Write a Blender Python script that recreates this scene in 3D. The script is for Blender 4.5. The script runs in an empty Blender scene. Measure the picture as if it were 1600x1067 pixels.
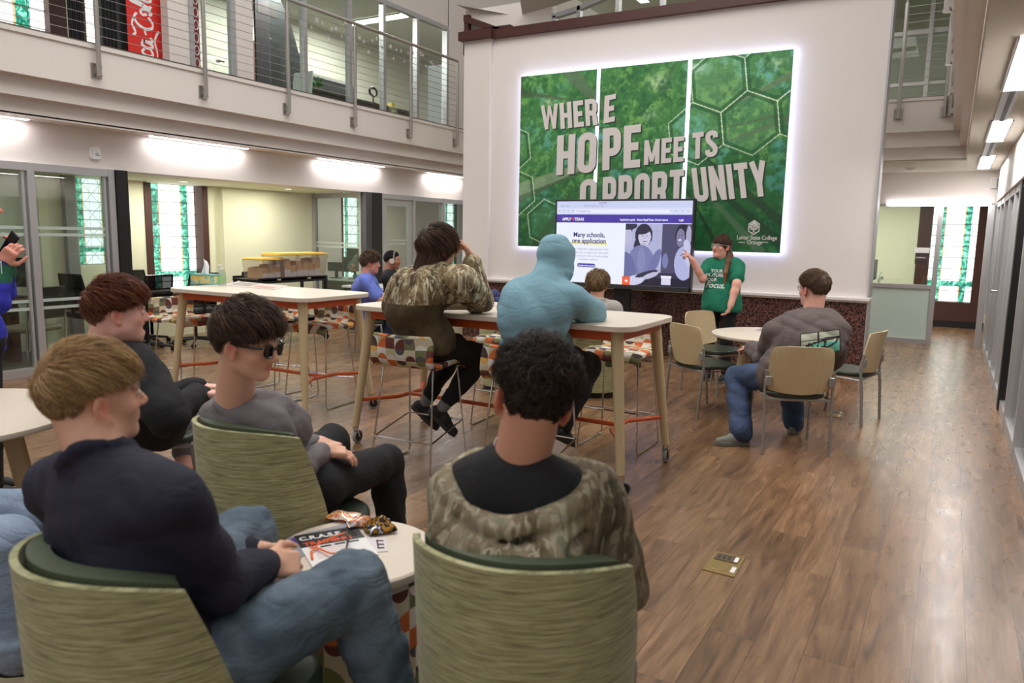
import bpy, bmesh, math, random
import numpy as np
from mathutils import Vector, Matrix
random.seed(7); np.random.seed(7)
scene = bpy.context.scene
COL = scene.collection
PI = math.pi

# ---------------------------------------------------------------- camera, world, exposure
H = 1.55                       # eye height
FPX = 1170.47                  # focal length in pixels of the 1600 px frame
_yaw, _pitch, _roll = math.radians(-30.137), math.radians(-8.1134), math.radians(1.071)
_cy, _sy = math.cos(_yaw), math.sin(_yaw)
FW = np.array([_sy*math.cos(_pitch), _cy*math.cos(_pitch), math.sin(_pitch)])
_r = np.array([_cy, -_sy, 0.0]); _u = np.cross(_r, FW)
RT = math.cos(_roll)*_r + math.sin(_roll)*_u
UP = -math.sin(_roll)*_r + math.cos(_roll)*_u
CAMP = np.array([0, 0, H])
cam_data = bpy.data.cameras.new('camera'); cam = bpy.data.objects.new('camera', cam_data); COL.objects.link(cam)
cam_data.sensor_width = 36; cam_data.lens = FPX/1600*36
cam.matrix_world = Matrix(((RT[0], UP[0], -FW[0], 0), (RT[1], UP[1], -FW[1], 0), (RT[2], UP[2], -FW[2], H), (0, 0, 0, 1)))
cam_data.dof.use_dof = True; cam_data.dof.focus_distance = 5.6; cam_data.dof.aperture_fstop = 3.2
cam_data.clip_start = 0.05; cam_data.clip_end = 200
scene.camera = cam

world = bpy.data.worlds.new('world'); scene.world = world; world.use_nodes = True
wn = world.node_tree.nodes; wl = world.node_tree.links
bg = wn['Background']
tc = wn.new('ShaderNodeTexCoord'); sp = wn.new('ShaderNodeSeparateXYZ'); rp = wn.new('ShaderNodeValToRGB')
wl.new(tc.outputs['Generated'], sp.inputs[0]); wl.new(sp.outputs['Z'], rp.inputs[0]); wl.new(rp.outputs[0], bg.inputs[0])
rp.color_ramp.elements[0].position = 0.0; rp.color_ramp.elements[0].color = (0.30, 0.29, 0.28, 1)
rp.color_ramp.elements[1].position = 0.7; rp.color_ramp.elements[1].color = (1.0, 0.985, 0.96, 1)
bg.inputs[1].default_value = 0.8
vs = scene.view_settings
vs.view_transform = 'Standard'; vs.look = 'None'; vs.gamma = 1; vs.use_curve_mapping = False; vs.exposure = 0.0
scene.display_settings.display_device = 'sRGB'

def area(name, loc, sx, sy, power, col=(1, 0.97, 0.92), rot=(0, 0, 0), spread=PI):
    l = bpy.data.lights.new(name, 'AREA'); l.shape = 'RECTANGLE'; l.size = sx; l.size_y = sy; l.energy = power; l.color = col; l.spread = spread
    o = bpy.data.objects.new(name, l); o.location = loc; o.rotation_euler = rot; COL.objects.link(o); return o
# high lamps of the atrium
area('atrium_lamp', (-4.2, 5.0, 7.6), 4.0, 6.0, 330)
area('atrium_lamp', (-3.5, 0.5, 7.6), 4.0, 3.0, 60)

# ---------------------------------------------------------------- measuring helpers
def ray(x, y): return RT*((x-800)/FPX) - UP*((y-533.5)/FPX) + FW
def Zp(x, y, z): d = ray(x, y); return CAMP + d*(z-H)/d[2]
def Yp(x, y, Y): d = ray(x, y); return CAMP + d*Y/d[1]
def Xp(x, y, X): d = ray(x, y); return CAMP + d*X/d[0]
def at(x, y, D): return CAMP + ray(x, y)*D
def J(x, y, par, L, s=1):
    """point on the sight line (x,y) at distance L from par, the far (s=1) or near (s=-1) one"""
    d = ray(x, y); m = par - CAMP
    a = d@d; b = -2*(d@m); c = m@m - L*L
    q = b*b - 4*a*c
    t = (-b + s*math.sqrt(q))/(2*a) if q > 0 else -b/(2*a)
    return CAMP + d*t

def lin(c):
    return tuple(((v/255)/12.92 if v/255 <= 0.04045 else (((v/255)+0.055)/1.055)**2.4) for v in c)

# ---------------------------------------------------------------- materials
MT = {}
def nd(nt, typ, ins=None, **kw):
    n = nt.nodes.new(typ)
    for k, v in kw.items(): setattr(n, k, v)
    if ins:
        for k, v in ins.items():
            s = n.inputs[k]
            if hasattr(v, 'is_output') or isinstance(v, bpy.types.NodeSocket): nt.links.new(v, s)
            else: s.default_value = v
    return n
def mat(name, col=(200, 200, 200), rough=0.6, metal=0.0, noise=0.0, nscale=20, bump=0.0, bscale=60, coat=0, spec=0.5, emit=0, ecol=None, sheen=0, stretch=(1, 1, 1), sss=0, trans=0, alpha=1):
    if name in MT: return MT[name]
    m = bpy.data.materials.new(name); m.use_nodes = True; nt = m.node_tree
    b = nt.nodes['Principled BSDF']
    c = (*lin(col), 1)
    b.inputs['Base Color'].default_value = c; b.inputs['Roughness'].default_value = rough; b.inputs['Metallic'].default_value = metal
    b.inputs['Specular IOR Level'].default_value = spec
    b.inputs['Coat Weight'].default_value = coat
    if sheen: b.inputs['Sheen Weight'].default_value = sheen; b.inputs['Sheen Roughness'].default_value = 0.5
    if sss: b.inputs['Subsurface Weight'].default_value = sss; b.inputs['Subsurface Scale'].default_value = 0.01; b.inputs['Subsurface Radius'].default_value = (1, .35, .2)
    if trans: b.inputs['Transmission Weight'].default_value = trans
    if alpha < 1: b.inputs['Alpha'].default_value = alpha
    if emit: b.inputs['Emission Color'].default_value = (*lin(ecol or col), 1); b.inputs['Emission Strength'].default_value = emit
    t = nd(nt, 'ShaderNodeTexCoord'); mp = nd(nt, 'ShaderNodeMapping', {0: t.outputs['Object'], 'Scale': stretch})
    if noise:
        n = nd(nt, 'ShaderNodeTexNoise', {'Vector': mp.outputs[0], 'Scale': nscale, 'Detail': 4.0})
        mx = nd(nt, 'ShaderNodeMixRGB', {1: tuple(v*(1-noise) for v in c[:3])+(1,), 2: tuple(min(1, v*(1+noise)) for v in c[:3])+(1,), 0: n.outputs[0]})
        nt.links.new(mx.outputs[0], b.inputs['Base Color'])
    if bump:
        n2 = nd(nt, 'ShaderNodeTexNoise', {'Vector': mp.outputs[0], 'Scale': bscale, 'Detail': 3.0})
        bp = nd(nt, 'ShaderNodeBump', {'Height': n2.outputs[0], 'Strength': bump, 'Distance': 0.01})
        nt.links.new(bp.outputs[0], b.inputs['Normal'])
    MT[name] = m; return m
def bsdf(m): return m.node_tree.nodes['Principled BSDF']

# ---------------------------------------------------------------- mesh collector
class G:
    def __init__(s): s.v = []; s.f = []; s.uv = []; s.mi = []; s.hasuv = False
    def add(s, vs, fs, uvs=None, mi=0):
        o = len(s.v); s.v.extend([tuple(float(c) for c in p) for p in vs])
        for i, f in enumerate(fs):
            s.f.append([a+o for a in f]); s.mi.append(mi)
            if uvs is not None: s.uv.append([uvs[a] for a in f]); s.hasuv = True
            else: s.uv.append([(0, 0)]*len(f))
        return s
    def box(s, x0, x1, y0, y1, z0, z1, mi=0):
        v = [(x0, y0, z0), (x1, y0, z0), (x1, y1, z0), (x0, y1, z0), (x0, y0, z1), (x1, y0, z1), (x1, y1, z1), (x0, y1, z1)]
        return s.add(v, [(3, 2, 1, 0), (4, 5, 6, 7), (0, 1, 5, 4), (1, 2, 6, 5), (2, 3, 7, 6), (3, 0, 4, 7)], mi=mi)
    def obox(s, c, ax, ay, az, hx, hy, hz, mi=0):
        c = np.array(c); ax, ay, az = [np.array(a, float)/np.linalg.norm(a) for a in (ax, ay, az)]
        v = [c+ax*sx*hx+ay*sy*hy+az*sz*hz for sz in (-1, 1) for sx, sy in ((-1, -1), (1, -1), (1, 1), (-1, 1))]
        return s.add(v, [(3, 2, 1, 0), (4, 5, 6, 7), (0, 1, 5, 4), (1, 2, 6, 5), (2, 3, 7, 6), (3, 0, 4, 7)], mi=mi)
    def prism(s, pts, axis, a0, a1, mi=0):
        """polygon pts (2D) extruded along an axis ('x','y','z')"""
        n = len(pts)
        def P(p, a): return {'x': (a, p[0], p[1]), 'y': (p[0], a, p[1]), 'z': (p[0], p[1], a)}[axis]
        v = [P(p, a0) for p in pts]+[P(p, a1) for p in pts]
        f = [tuple(range(n))[::-1], tuple(range(n, 2*n))]+[(i, (i+1) % n, n+(i+1) % n, n+i) for i in range(n)]
        return s.add(v, f, mi=mi)
    def tube(s, pts, r, seg=8, closed=False, caps=True, mi=0, r2=None, flat=1.0):
        P = [np.array(p, float) for p in pts]; n = len(P)
        rings = []; prev = None
        for i in range(n):
            if closed: t = P[(i+1) % n]-P[i-1]
            else: t = P[min(i+1, n-1)]-P[max(i-1, 0)]
            t = t/(np.linalg.norm(t)+1e-9)
            if prev is None:
                a = np.array([0, 0, 1.0]) if abs(t[2]) < 0.9 else np.array([1.0, 0, 0])
                u = np.cross(a, t); u /= np.linalg.norm(u)
            else:
                u = prev-t*(prev@t); u /= np.linalg.norm(u)+1e-9
            prev = u; w = np.cross(t, u)
            if isinstance(r, (list, tuple, np.ndarray)): rr = r[i]
            else: rr = r if r2 is None else r+(r2-r)*i/(n-1)
            rings.append([P[i]+(u*math.cos(2*PI*k/seg)+w*math.sin(2*PI*k/seg)*flat)*rr for k in range(seg)])
        v = [p for R_ in rings for p in R_]; f = []
        for i in range(n if closed else n-1):
            j = (i+1) % n
            for k in range(seg):
                f.append((i*seg+k, i*seg+(k+1) % seg, j*seg+(k+1) % seg, j*seg+k))
        if not closed and caps: f += [tuple(range(seg))[::-1], tuple((n-1)*seg+k for k in range(seg))]
        return s.add(v, f, mi=mi)
    def lathe(s, prof, c=(0, 0, 0), seg=32, axis='z', uvm=None, mi=0, arc=None):
        """profile [(r,z)...] turned about the axis; uv in metres"""
        a0, a1 = arc or (0, 2*PI); n = len(prof); m = seg+1; v = []; uv = []
        Ls = [0]
        for i in range(1, n): Ls.append(Ls[-1]+math.hypot(prof[i][0]-prof[i-1][0], prof[i][1]-prof[i-1][1]))
        rm = max(p[0] for p in prof)
        for k in range(m):
            a = a0+(a1-a0)*k/seg; ca, sa = math.cos(a), math.sin(a)
            for i, (r, z) in enumerate(prof):
                p = {'z': (r*ca, r*sa, z), 'y': (r*ca, z, r*sa), 'x': (z, r*ca, r*sa)}[axis]
                v.append((c[0]+p[0], c[1]+p[1], c[2]+p[2])); uv.append((a*rm, Ls[i]))
        f = [(k*n+i, (k+1)*n+i, (k+1)*n+i+1, k*n+i+1) for k in range(seg) for i in range(n-1)]
        return s.add(v, f, uv, mi=mi)
    def sheet(s, fn, nu, nv, th=0.0, mi=0):
        """fn(u,v)->(point, uv); closed slab when th>0"""
        P = [[fn(i/nu, j/nv) for j in range(nv+1)] for i in range(nu+1)]
        A = np.array([[p[0] for p in r] for r in P], float); U = [p[1] for r in P for p in r]
        du = np.gradient(A, axis=0); dv = np.gradient(A, axis=1); N = np.cross(du, dv); N /= np.linalg.norm(N, axis=2, keepdims=True)+1e-9
        m = nv+1; f = [(i*m+j, (i+1)*m+j, (i+1)*m+j+1, i*m+j+1) for i in range(nu) for j in range(nv)]
        if not th: return s.add(A.reshape(-1, 3), f, U, mi=mi)
        top = (A+N*th/2).reshape(-1, 3); bot = (A-N*th/2).reshape(-1, 3); K = len(top)
        F = f+[tuple(K+a for a in q[::-1]) for q in f]
        bd = [(i*m) for i in range(nu+1)]+[nu*m+j for j in range(1, nv+1)]+[i*m+nv for i in range(nu-1, -1, -1)]+[j for j in range(nv-1, 0, -1)]
        for a, b in zip(bd, bd[1:]+bd[:1]): F.append((b, a, K+a, K+b))
        return s.add(list(top)+list(bot), F, U+U, mi=mi)

def smooth(me, ang=40):
    me.polygons.foreach_set('use_smooth', [True]*len(me.polygons))
    try: me.set_sharp_from_angle(angle=math.radians(ang))
    except Exception: pass
def link(name, data, parent=None, loc=None):
    o = bpy.data.objects.new(name, data); COL.objects.link(o)
    if loc is not None: o.location = loc
    if parent is not None: o.parent = parent
    return o
def obj(name, g, m, parent=None, sm=True, bevel=0, loc=None, label=None, world_coords=False, seg=2, ang=40):
    """one mesh object out of a collector; with world_coords the vertices are shifted into the parent's frame"""
    me = bpy.data.meshes.new(name); v = np.array(g.v, float)
    if world_coords and parent is not None:
        base = Vector((0, 0, 0)); p = parent
        while p is not None: base += p.location; p = p.parent
        v = v-np.array(base)
    if loc is not None and world_coords: v = v-np.array(loc)
    me.from_pydata(v.tolist(), [], g.f)
    if g.hasuv:
        ul = me.uv_layers.new(name='uv'); ul.data.foreach_set('uv', [c for fu in g.uv for p in fu for c in p])
    for mm in (m if isinstance(m, (list, tuple)) else [m]): me.materials.append(mm)
    if any(g.mi): me.polygons.foreach_set('material_index', g.mi)
    bm = bmesh.new(); bm.from_mesh(me)
    if bevel: bmesh.ops.remove_doubles(bm, verts=bm.verts, dist=1e-5)
    bmesh.ops.recalc_face_normals(bm, faces=bm.faces)
    bm.to_mesh(me); bm.free()
    if sm: smooth(me, ang)
    o = link(name, me, parent, loc)
    if bevel:
        md = o.modifiers.new('bevel', 'BEVEL'); md.width = bevel; md.segments = seg; md.limit_method = 'ANGLE'; md.angle_limit = math.radians(35)
    if label: o['label'] = label
    return o
def tag(o, label, cat, group=None):
    o['label'] = label; o['category'] = cat
    if group: o['group'] = group
    return o
def struct(name, g, m, parent=None, **k):
    o = obj(name, g, m, parent, **k)
    if parent is None: o['kind'] = 'structure'
    return o
def thing(name, label, cat, loc=(0, 0, 0), rz=0, group=None):
    o = bpy.data.objects.new(name, None); COL.objects.link(o); o.location = loc; o.rotation_euler = (0, 0, rz); o.empty_display_size = 0.1
    return tag(o, label, cat, group)
def dup(root, loc, rz, label, group=None):
    r = root.copy(); COL.objects.link(r); r.location = loc; r.rotation_euler = (0, 0, rz); r['label'] = label
    if group: r['group'] = group
    def kids(src, dst):
        for ch in [o for o in list(COL.objects) if o.parent == src]:
            c = ch.copy(); COL.objects.link(c); c.parent = dst; kids(ch, c)
    kids(root, r); return r
def arcpts(c, r, a0, a1, n): return [(c[0]+r*math.cos(a0+(a1-a0)*i/n), c[1]+r*math.sin(a0+(a1-a0)*i/n)) for i in range(n+1)]
def rrect(w, d, r, n=6, cx=0, cy=0):
    p = []
    for (sx, sy, a) in ((1, 1, 0), (-1, 1, PI/2), (-1, -1, PI), (1, -1, 1.5*PI)):
        p += arcpts((cx+sx*(w/2-r), cy+sy*(d/2-r)), r, a, a+PI/2, n)
    return p
def text(name, s, size, m, parent, loc, rot, ext=0.0005, bold=0.0, sx=1.0, align='LEFT', shear=0, sp=1.0, ls=1.0):
    c = bpy.data.curves.new(name, 'FONT'); c.body = s; c.size = size; c.extrude = ext; c.offset = bold; c.align_x = align; c.shear = shear; c.space_character = sp; c.space_line = ls; c.resolution_u = 3
    t = bpy.data.objects.new(name, c); COL.objects.link(t); bpy.context.view_layer.update()
    me = bpy.data.meshes.new_from_object(t.evaluated_get(bpy.context.evaluated_depsgraph_get())); bpy.data.objects.remove(t)
    if sx != 1: me.transform(Matrix.Diagonal((sx, 1, 1, 1)))
    me.materials.clear(); me.materials.append(m); me.name = name
    o = link(name, me, parent); o.location = loc; o.rotation_euler = rot; return o
def colorgrid(name, W, Hh, img, m, parent, P0, DU, DV):
    """flat panel whose print is a fine grid of coloured faces; img[h,w,3] linear, row 0 at the bottom"""
    h, w, _ = img.shape
    xs = np.arange(w+1)/w; ys = np.arange(h+1)/h
    P0, DU, DV = map(np.array, (P0, DU, DV))
    V = (P0[None, None]+ys[:, None, None]*DV[None, None]+xs[None, :, None]*DU[None, None]).reshape(-1, 3)
    i = np.arange(h)[:, None]*(w+1)+np.arange(w)[None]; F = np.stack([i, i+1, i+w+2, i+w+1], -1).reshape(-1, 4)
    me = bpy.data.meshes.new(name); me.vertices.add(len(V)); me.vertices.foreach_set('co', V.ravel())
    me.loops.add(F.size); me.loops.foreach_set('vertex_index', F.ravel().astype(np.int32))
    me.polygons.add(len(F)); me.polygons.foreach_set('loop_start', np.arange(len(F), dtype=np.int32)*4)
    me.update(calc_edges=True)
    ca = me.color_attributes.new('print', 'FLOAT_COLOR', 'CORNER')
    c = np.concatenate([img.reshape(-1, 3), np.ones((h*w, 1))], 1).repeat(4, axis=0)
    ca.data.foreach_set('color', c.astype(np.float32).ravel())
    me.materials.append(m); return link(name, me, parent)
# ================================================================ MATERIALS OF THE SHELL
def fresnel_glass(name, tint=(241, 247, 243), refl=1.0, rough=0.0, diffuse=0.0, dcol=(215, 225, 220)):
    m = bpy.data.materials.new(name); m.use_nodes = True; nt = m.node_tree; nt.nodes.clear()
    tr = nd(nt, 'ShaderNodeBsdfTransparent', {0: (*lin(tint), 1)}); gl = nd(nt, 'ShaderNodeBsdfGlossy', {'Roughness': rough, 'Color': (refl, refl, refl, 1)})
    lw = nd(nt, 'ShaderNodeLayerWeight', {0: 0.5}); p5 = nd(nt, 'ShaderNodeMath', {0: lw.outputs['Facing'], 1: 4.0}, operation='POWER'); fr = nd(nt, 'ShaderNodeMapRange', {0: p5.outputs[0], 'To Min': 0.035, 'To Max': 0.75})
    mx = nd(nt, 'ShaderNodeMixShader', {0: fr.outputs[0], 1: tr.outputs[0], 2: gl.outputs[0]})
    out = nd(nt, 'ShaderNodeOutputMaterial'); last = mx
    if diffuse:
        df = nd(nt, 'ShaderNodeBsdfDiffuse', {0: (*lin(dcol), 1)}); last = nd(nt, 'ShaderNodeMixShader', {0: diffuse, 1: mx.outputs[0], 2: df.outputs[0]})
    nt.links.new(last.outputs[0], out.inputs[0]); MT[name] = m; return m
glass = fresnel_glass('clear_glass')
frost = fresnel_glass('frosted_band', diffuse=0.55)
frostpane = fresnel_glass('frosted_pane', diffuse=0.93, dcol=(205, 222, 214))
wall_m = mat('wall_paint', (222, 214, 208), 0.75, bump=0.03, bscale=300)
wall_w = mat('wall_paint_bright', (226, 218, 214), 0.7, bump=0.02, bscale=300)
cream_m = mat('cream_paint', (232, 232, 205), 0.8)
soffit_m = mat('soffit_paint', (214, 208, 196), 0.8)
ceil_m = mat('ceiling_paint', (206, 202, 190), 0.85, noise=0.03, nscale=3)
alu = mat('aluminium', (186, 184, 186), 0.38, 0.55)
blk = mat('black_paint', (22, 21, 22), 0.45)
steel = mat('brushed_steel', (190, 184, 178), 0.28, 0.95, stretch=(1, 1, 20), bump=0.05, bscale=200)
brownm = mat('brown_stain', (72, 34, 28), 0.4, noise=0.25, nscale=6, stretch=(1, 1, 8))
wood_d = mat('dark_wood', (74, 42, 34), 0.55, noise=0.35, nscale=9, stretch=(6, 6, 0.6))
led_m = mat('led_strip', (255, 255, 255), 0.5, emit=9, ecol=(250, 248, 255))
led_halo = mat('led_halo', (255, 255, 255), 0.5, emit=9, ecol=(205, 212, 255))
led_warm = mat('led_lens', (255, 255, 255), 0.5, emit=6, ecol=(255, 250, 240))
grey_m = mat('grey_panel', (150, 148, 150), 0.7)
carpet_m = mat('carpet_grey', (95, 92, 86), 0.95, noise=0.3, nscale=40)

def granite():
    m = mat('granite', (96, 62, 56), 0.22); nt = m.node_tree; b = bsdf(m)
    t = nd(nt, 'ShaderNodeTexCoord')
    v = nd(nt, 'ShaderNodeTexVoronoi', {'Vector': t.outputs['Object'], 'Scale': 85.0})
    r = nd(nt, 'ShaderNodeValToRGB', {0: v.outputs['Color']}); e = r.color_ramp; e.interpolation = 'CONSTANT'
    e.elements[0].color = (*lin((46, 36, 36)), 1); e.elements[1].position = 0.36; e.elements[1].color = (*lin((122, 82, 74)), 1)
    e.elements.new(0.58).color = (*lin((96, 60, 54)), 1); e.elements.new(0.78).color = (*lin((148, 112, 104)), 1)
    n = nd(nt, 'ShaderNodeTexNoise', {'Vector': t.outputs['Object'], 'Scale': 1.2, 'Detail': 3.0}); mx = nd(nt, 'ShaderNodeMixRGB', {0: 0.35, 1: r.outputs[0], 2: n.outputs[0]}, blend_type='MULTIPLY')
    nt.links.new(mx.outputs[0], b.inputs['Base Color']); return m
granite_m = granite()

def floor_mat():
    m = mat('vinyl_planks', (140, 105, 78), 0.3); nt = m.node_tree; b = bsdf(m)
    t = nd(nt, 'ShaderNodeTexCoord')
    mp = nd(nt, 'ShaderNodeMapping', {0: t.outputs['Object'], 'Rotation': (0, 0, PI/2)})
    br = nd(nt, 'ShaderNodeTexBrick', {'Vector': mp.outputs[0], 'Color1': (0, 0, 0, 1), 'Color2': (1, 1, 1, 1), 'Mortar': (0.5, 0.5, 0.5, 1), 'Scale': 1.0, 'Mortar Size': 0.0012, 'Mortar Smooth': 0.3, 'Brick Width': 1.2, 'Row Height': 0.178, 'Bias': 0.0}, offset=0.37, offset_frequency=2, squash=1.0)
    # per plank offset of the grain
    sc = nd(nt, 'ShaderNodeVectorMath', {0: br.outputs['Color'], 1: (13.0, 7.0, 31.0)}, operation='MULTIPLY')
    ad = nd(nt, 'ShaderNodeVectorMath', {0: t.outputs['Object'], 1: sc.outputs[0]}, operation='ADD')
    g1m = nd(nt, 'ShaderNodeMapping', {0: ad.outputs[0], 'Scale': (9.0, 0.9, 1.0)})
    g1 = nd(nt, 'ShaderNodeTexNoise', {'Vector': g1m.outputs[0], 'Scale': 1.6, 'Detail': 6.0, 'Roughness': 0.62, 'Distortion': 1.4})
    g2m = nd(nt, 'ShaderNodeMapping', {0: ad.outputs[0], 'Scale': (60.0, 2.4, 1.0)})
    g2 = nd(nt, 'ShaderNodeTexNoise', {'Vector': g2m.outputs[0], 'Scale': 1.8, 'Detail': 3.0})
    r1 = nd(nt, 'ShaderNodeValToRGB', {0: g1.outputs[0]}); e = r1.color_ramp
    e.elements[0].position = 0.30; e.elements[0].color = (*lin((106, 78, 56)), 1); e.elements[1].position = 0.72; e.elements[1].color = (*lin((170, 132, 98)), 1); e.elements.new(0.47).color = (*lin((140, 105, 76)), 1)
    r2 = nd(nt, 'ShaderNodeValToRGB', {0: g2.outputs[0]}); r2.color_ramp.elements[0].position = .32; r2.color_ramp.elements[0].color = (.62, .60, .58, 1); r2.color_ramp.elements[1].position = .6; r2.color_ramp.elements[1].color = (1, 1, 1, 1)
    mul = nd(nt, 'ShaderNodeMixRGB', {0: 0.6, 1: r1.outputs[0], 2: r2.outputs[0]}, blend_type='MULTIPLY')
    rb = nd(nt, 'ShaderNodeValToRGB', {0: br.outputs['Color']}); rb.color_ramp.elements[0].color = (0.70, 0.69, 0.68, 1); rb.color_ramp.elements[1].color = (1.0, 1.0, 1.0, 1)
    m2 = nd(nt, 'ShaderNodeMixRGB', {0: 1.0, 1: mul.outputs[0], 2: rb.outputs[0]}, blend_type='MULTIPLY')
    m3 = nd(nt, 'ShaderNodeMixRGB', {0: br.outputs['Fac'], 1: m2.outputs[0], 2: (*lin((62, 42, 30)), 1)})
    nt.links.new(m3.outputs[0], b.inputs['Base Color'])
    rm = nd(nt, 'ShaderNodeMapping', {0: t.outputs['Object'], 'Scale': (14.0, 5.0, 1.0)})
    n3 = nd(nt, 'ShaderNodeTexNoise', {'Vector': rm.outputs[0], 'Scale': 1.0, 'Detail': 0.5})
    rr = nd(nt, 'ShaderNodeMapRange', {0: n3.outputs[0], 'To Min': 0.23, 'To Max': 0.34}); nt.links.new(rr.outputs[0], b.inputs['Roughness'])
    bp = nd(nt, 'ShaderNodeBump', {'Height': n3.outputs[0], 'Strength': 0.035, 'Distance': 0.002}); bp2 = nd(nt, 'ShaderNodeBump', {'Height': g2.outputs[0], 'Strength': 0.25, 'Distance': 0.0008, 'Normal': bp.outputs[0]})
    nt.links.new(bp2.outputs[0], b.inputs['Normal']); b.inputs['Specular IOR Level'].default_value = 0.55
    return m
floor_m = floor_mat()

def stained(name, seed, strength=2.2, kind=0):
    """leaded window lit from outside: bands by u, lead lines, marbled greens; uv in 0..1"""
    m = bpy.data.materials.new(name); m.use_nodes = True; nt = m.node_tree; b = bsdf(m)
    uv = nd(nt, 'ShaderNodeUVMap'); s = nd(nt, 'ShaderNodeSeparateXYZ', {0: uv.outputs[0]})
    t = nd(nt, 'ShaderNodeTexCoord')
    n = nd(nt, 'ShaderNodeTexNoise', {'Vector': t.outputs['Object'], 'Scale': 9.0, 'Detail': 5.0, 'Distortion': 1.5})
    gr = nd(nt, 'ShaderNodeValToRGB', {0: n.outputs[0]}); e = gr.color_ramp
    e.elements[0].position = .36; e.elements[0].color = (*lin((6, 92, 78)), 1); e.elements[1].position = .64; e.elements[1].color = (*lin((150, 235, 200)), 1); e.elements.new(.5).color = (*lin((40, 160, 130)), 1)
    bd = nd(nt, 'ShaderNodeValToRGB', {0: s.outputs['X']}); q = bd.color_ramp; q.interpolation = 'CONSTANT'
    W = (1.5, 1.5, 1.45, 1); Gm = (0, 0, 0, 1); O = (0.75, 0.42, 0.22, 1); LB = (1.0, 1.2, 1.15, 1)
    stops = [(0, W), (.13, Gm), (.27, O), (.295, W), (.70, O), (.725, Gm), (.86, W)] if kind == 0 else [(0, Gm), (.14, LB), (.2, Gm), (.36, O), (.39, LB), (.88, O), (.91, Gm)]
    q.elements[0].position = 0; q.elements[0].color = stops[0][1]; q.elements[1].position = stops[1][0]; q.elements[1].color = stops[1][1]
    for p, c in stops[2:]: q.elements.new(p).color = c
    sm = nd(nt, 'ShaderNodeSeparateColor', {0: bd.outputs[0]})
    isg = nd(nt, 'ShaderNodeMath', {0: sm.outputs[0], 1: 0.01}, operation='LESS_THAN')
    c1 = nd(nt, 'ShaderNodeMixRGB', {0: isg.outputs[0], 1: bd.outputs[0], 2: gr.outputs[0]})
    # lower medallion band turns green with a pale border
    lowb = nd(nt, 'ShaderNodeMath', {0: s.outputs['Y'], 1: 0.20}, operation='LESS_THAN'); up = nd(nt, 'ShaderNodeMath', {0: s.outputs['Y'], 1: 0.145}, operation='GREATER_THAN'); both = nd(nt, 'ShaderNodeMath', {0: lowb.outputs[0], 1: up.outputs[0]}, operation='MULTIPLY')
    c2 = nd(nt, 'ShaderNodeMixRGB', {0: both.outputs[0], 1: c1.outputs[0], 2: gr.outputs[0]})
    # lead lines: horizontal came every 1/8, vertical at the bands
    brk = nd(nt, 'ShaderNodeTexBrick', {'Vector': uv.outputs[0], 'Color1': (1, 1, 1, 1), 'Color2': (1, 1, 1, 1), 'Mortar': (0.05, 0.06, 0.05, 1), 'Scale': 1.0, 'Mortar Size': 0.005, 'Brick Width': 0.28, 'Row Height': 0.105}, offset=0.0)
    c3 = nd(nt, 'ShaderNodeMixRGB', {0: 0.85, 1: c2.outputs[0], 2: brk.outputs[0]}, blend_type='MULTIPLY')
    if kind == 1:   # crossing diagonals in the pale lights
        fx = nd(nt, 'ShaderNodeMath', {0: s.outputs['X'], 1: -0.39}, operation='ADD'); fx = nd(nt, 'ShaderNodeMath', {0: fx.outputs[0], 1: 0.49}, operation='DIVIDE')
        fy = nd(nt, 'ShaderNodeMath', {0: s.outputs['Y'], 1: 0.235}, operation='DIVIDE'); fy = nd(nt, 'ShaderNodeMath', {0: fy.outputs[0]}, operation='FRACT')
        d1 = nd(nt, 'ShaderNodeMath', {0: fx.outputs[0], 1: fy.outputs[0]}, operation='SUBTRACT'); d1 = nd(nt, 'ShaderNodeMath', {0: d1.outputs[0]}, operation='ABSOLUTE')
        d2 = nd(nt, 'ShaderNodeMath', {0: fx.outputs[0], 1: fy.outputs[0]}, operation='ADD'); d2 = nd(nt, 'ShaderNodeMath', {0: d2.outputs[0], 1: 1.0}, operation='SUBTRACT'); d2 = nd(nt, 'ShaderNodeMath', {0: d2.outputs[0]}, operation='ABSOLUTE')
        mn = nd(nt, 'ShaderNodeMath', {0: d1.outputs[0], 1: d2.outputs[0]}, operation='MINIMUM'); ln = nd(nt, 'ShaderNodeMath', {0: mn.outputs[0], 1: 0.018}, operation='LESS_THAN')
        inb = nd(nt, 'ShaderNodeMath', {0: isg.outputs[0], 1: 1.0}, operation='SUBTRACT'); inb = nd(nt, 'ShaderNodeMath', {0: inb.outputs[0]}, operation='ABSOLUTE'); ln = nd(nt, 'ShaderNodeMath', {0: ln.outputs[0], 1: inb.outputs[0]}, operation='MULTIPLY')
        c3 = nd(nt, 'ShaderNodeMixRGB', {0: ln.outputs[0], 1: c3.outputs[0], 2: (.25, .3, .28, 1)})
    b.inputs['Base Color'].default_value = (.1, .1, .1, 1); b.inputs['Roughness'].default_value = 0.2
    nt.links.new(c3.outputs[0], b.inputs['Emission Color']); b.inputs['Emission Strength'].default_value = strength
    return m
st_m = stained('stained_glass', 1, 1.7); st_m2 = stained('stained_glass_cross', 2, 1.15, 1)
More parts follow.
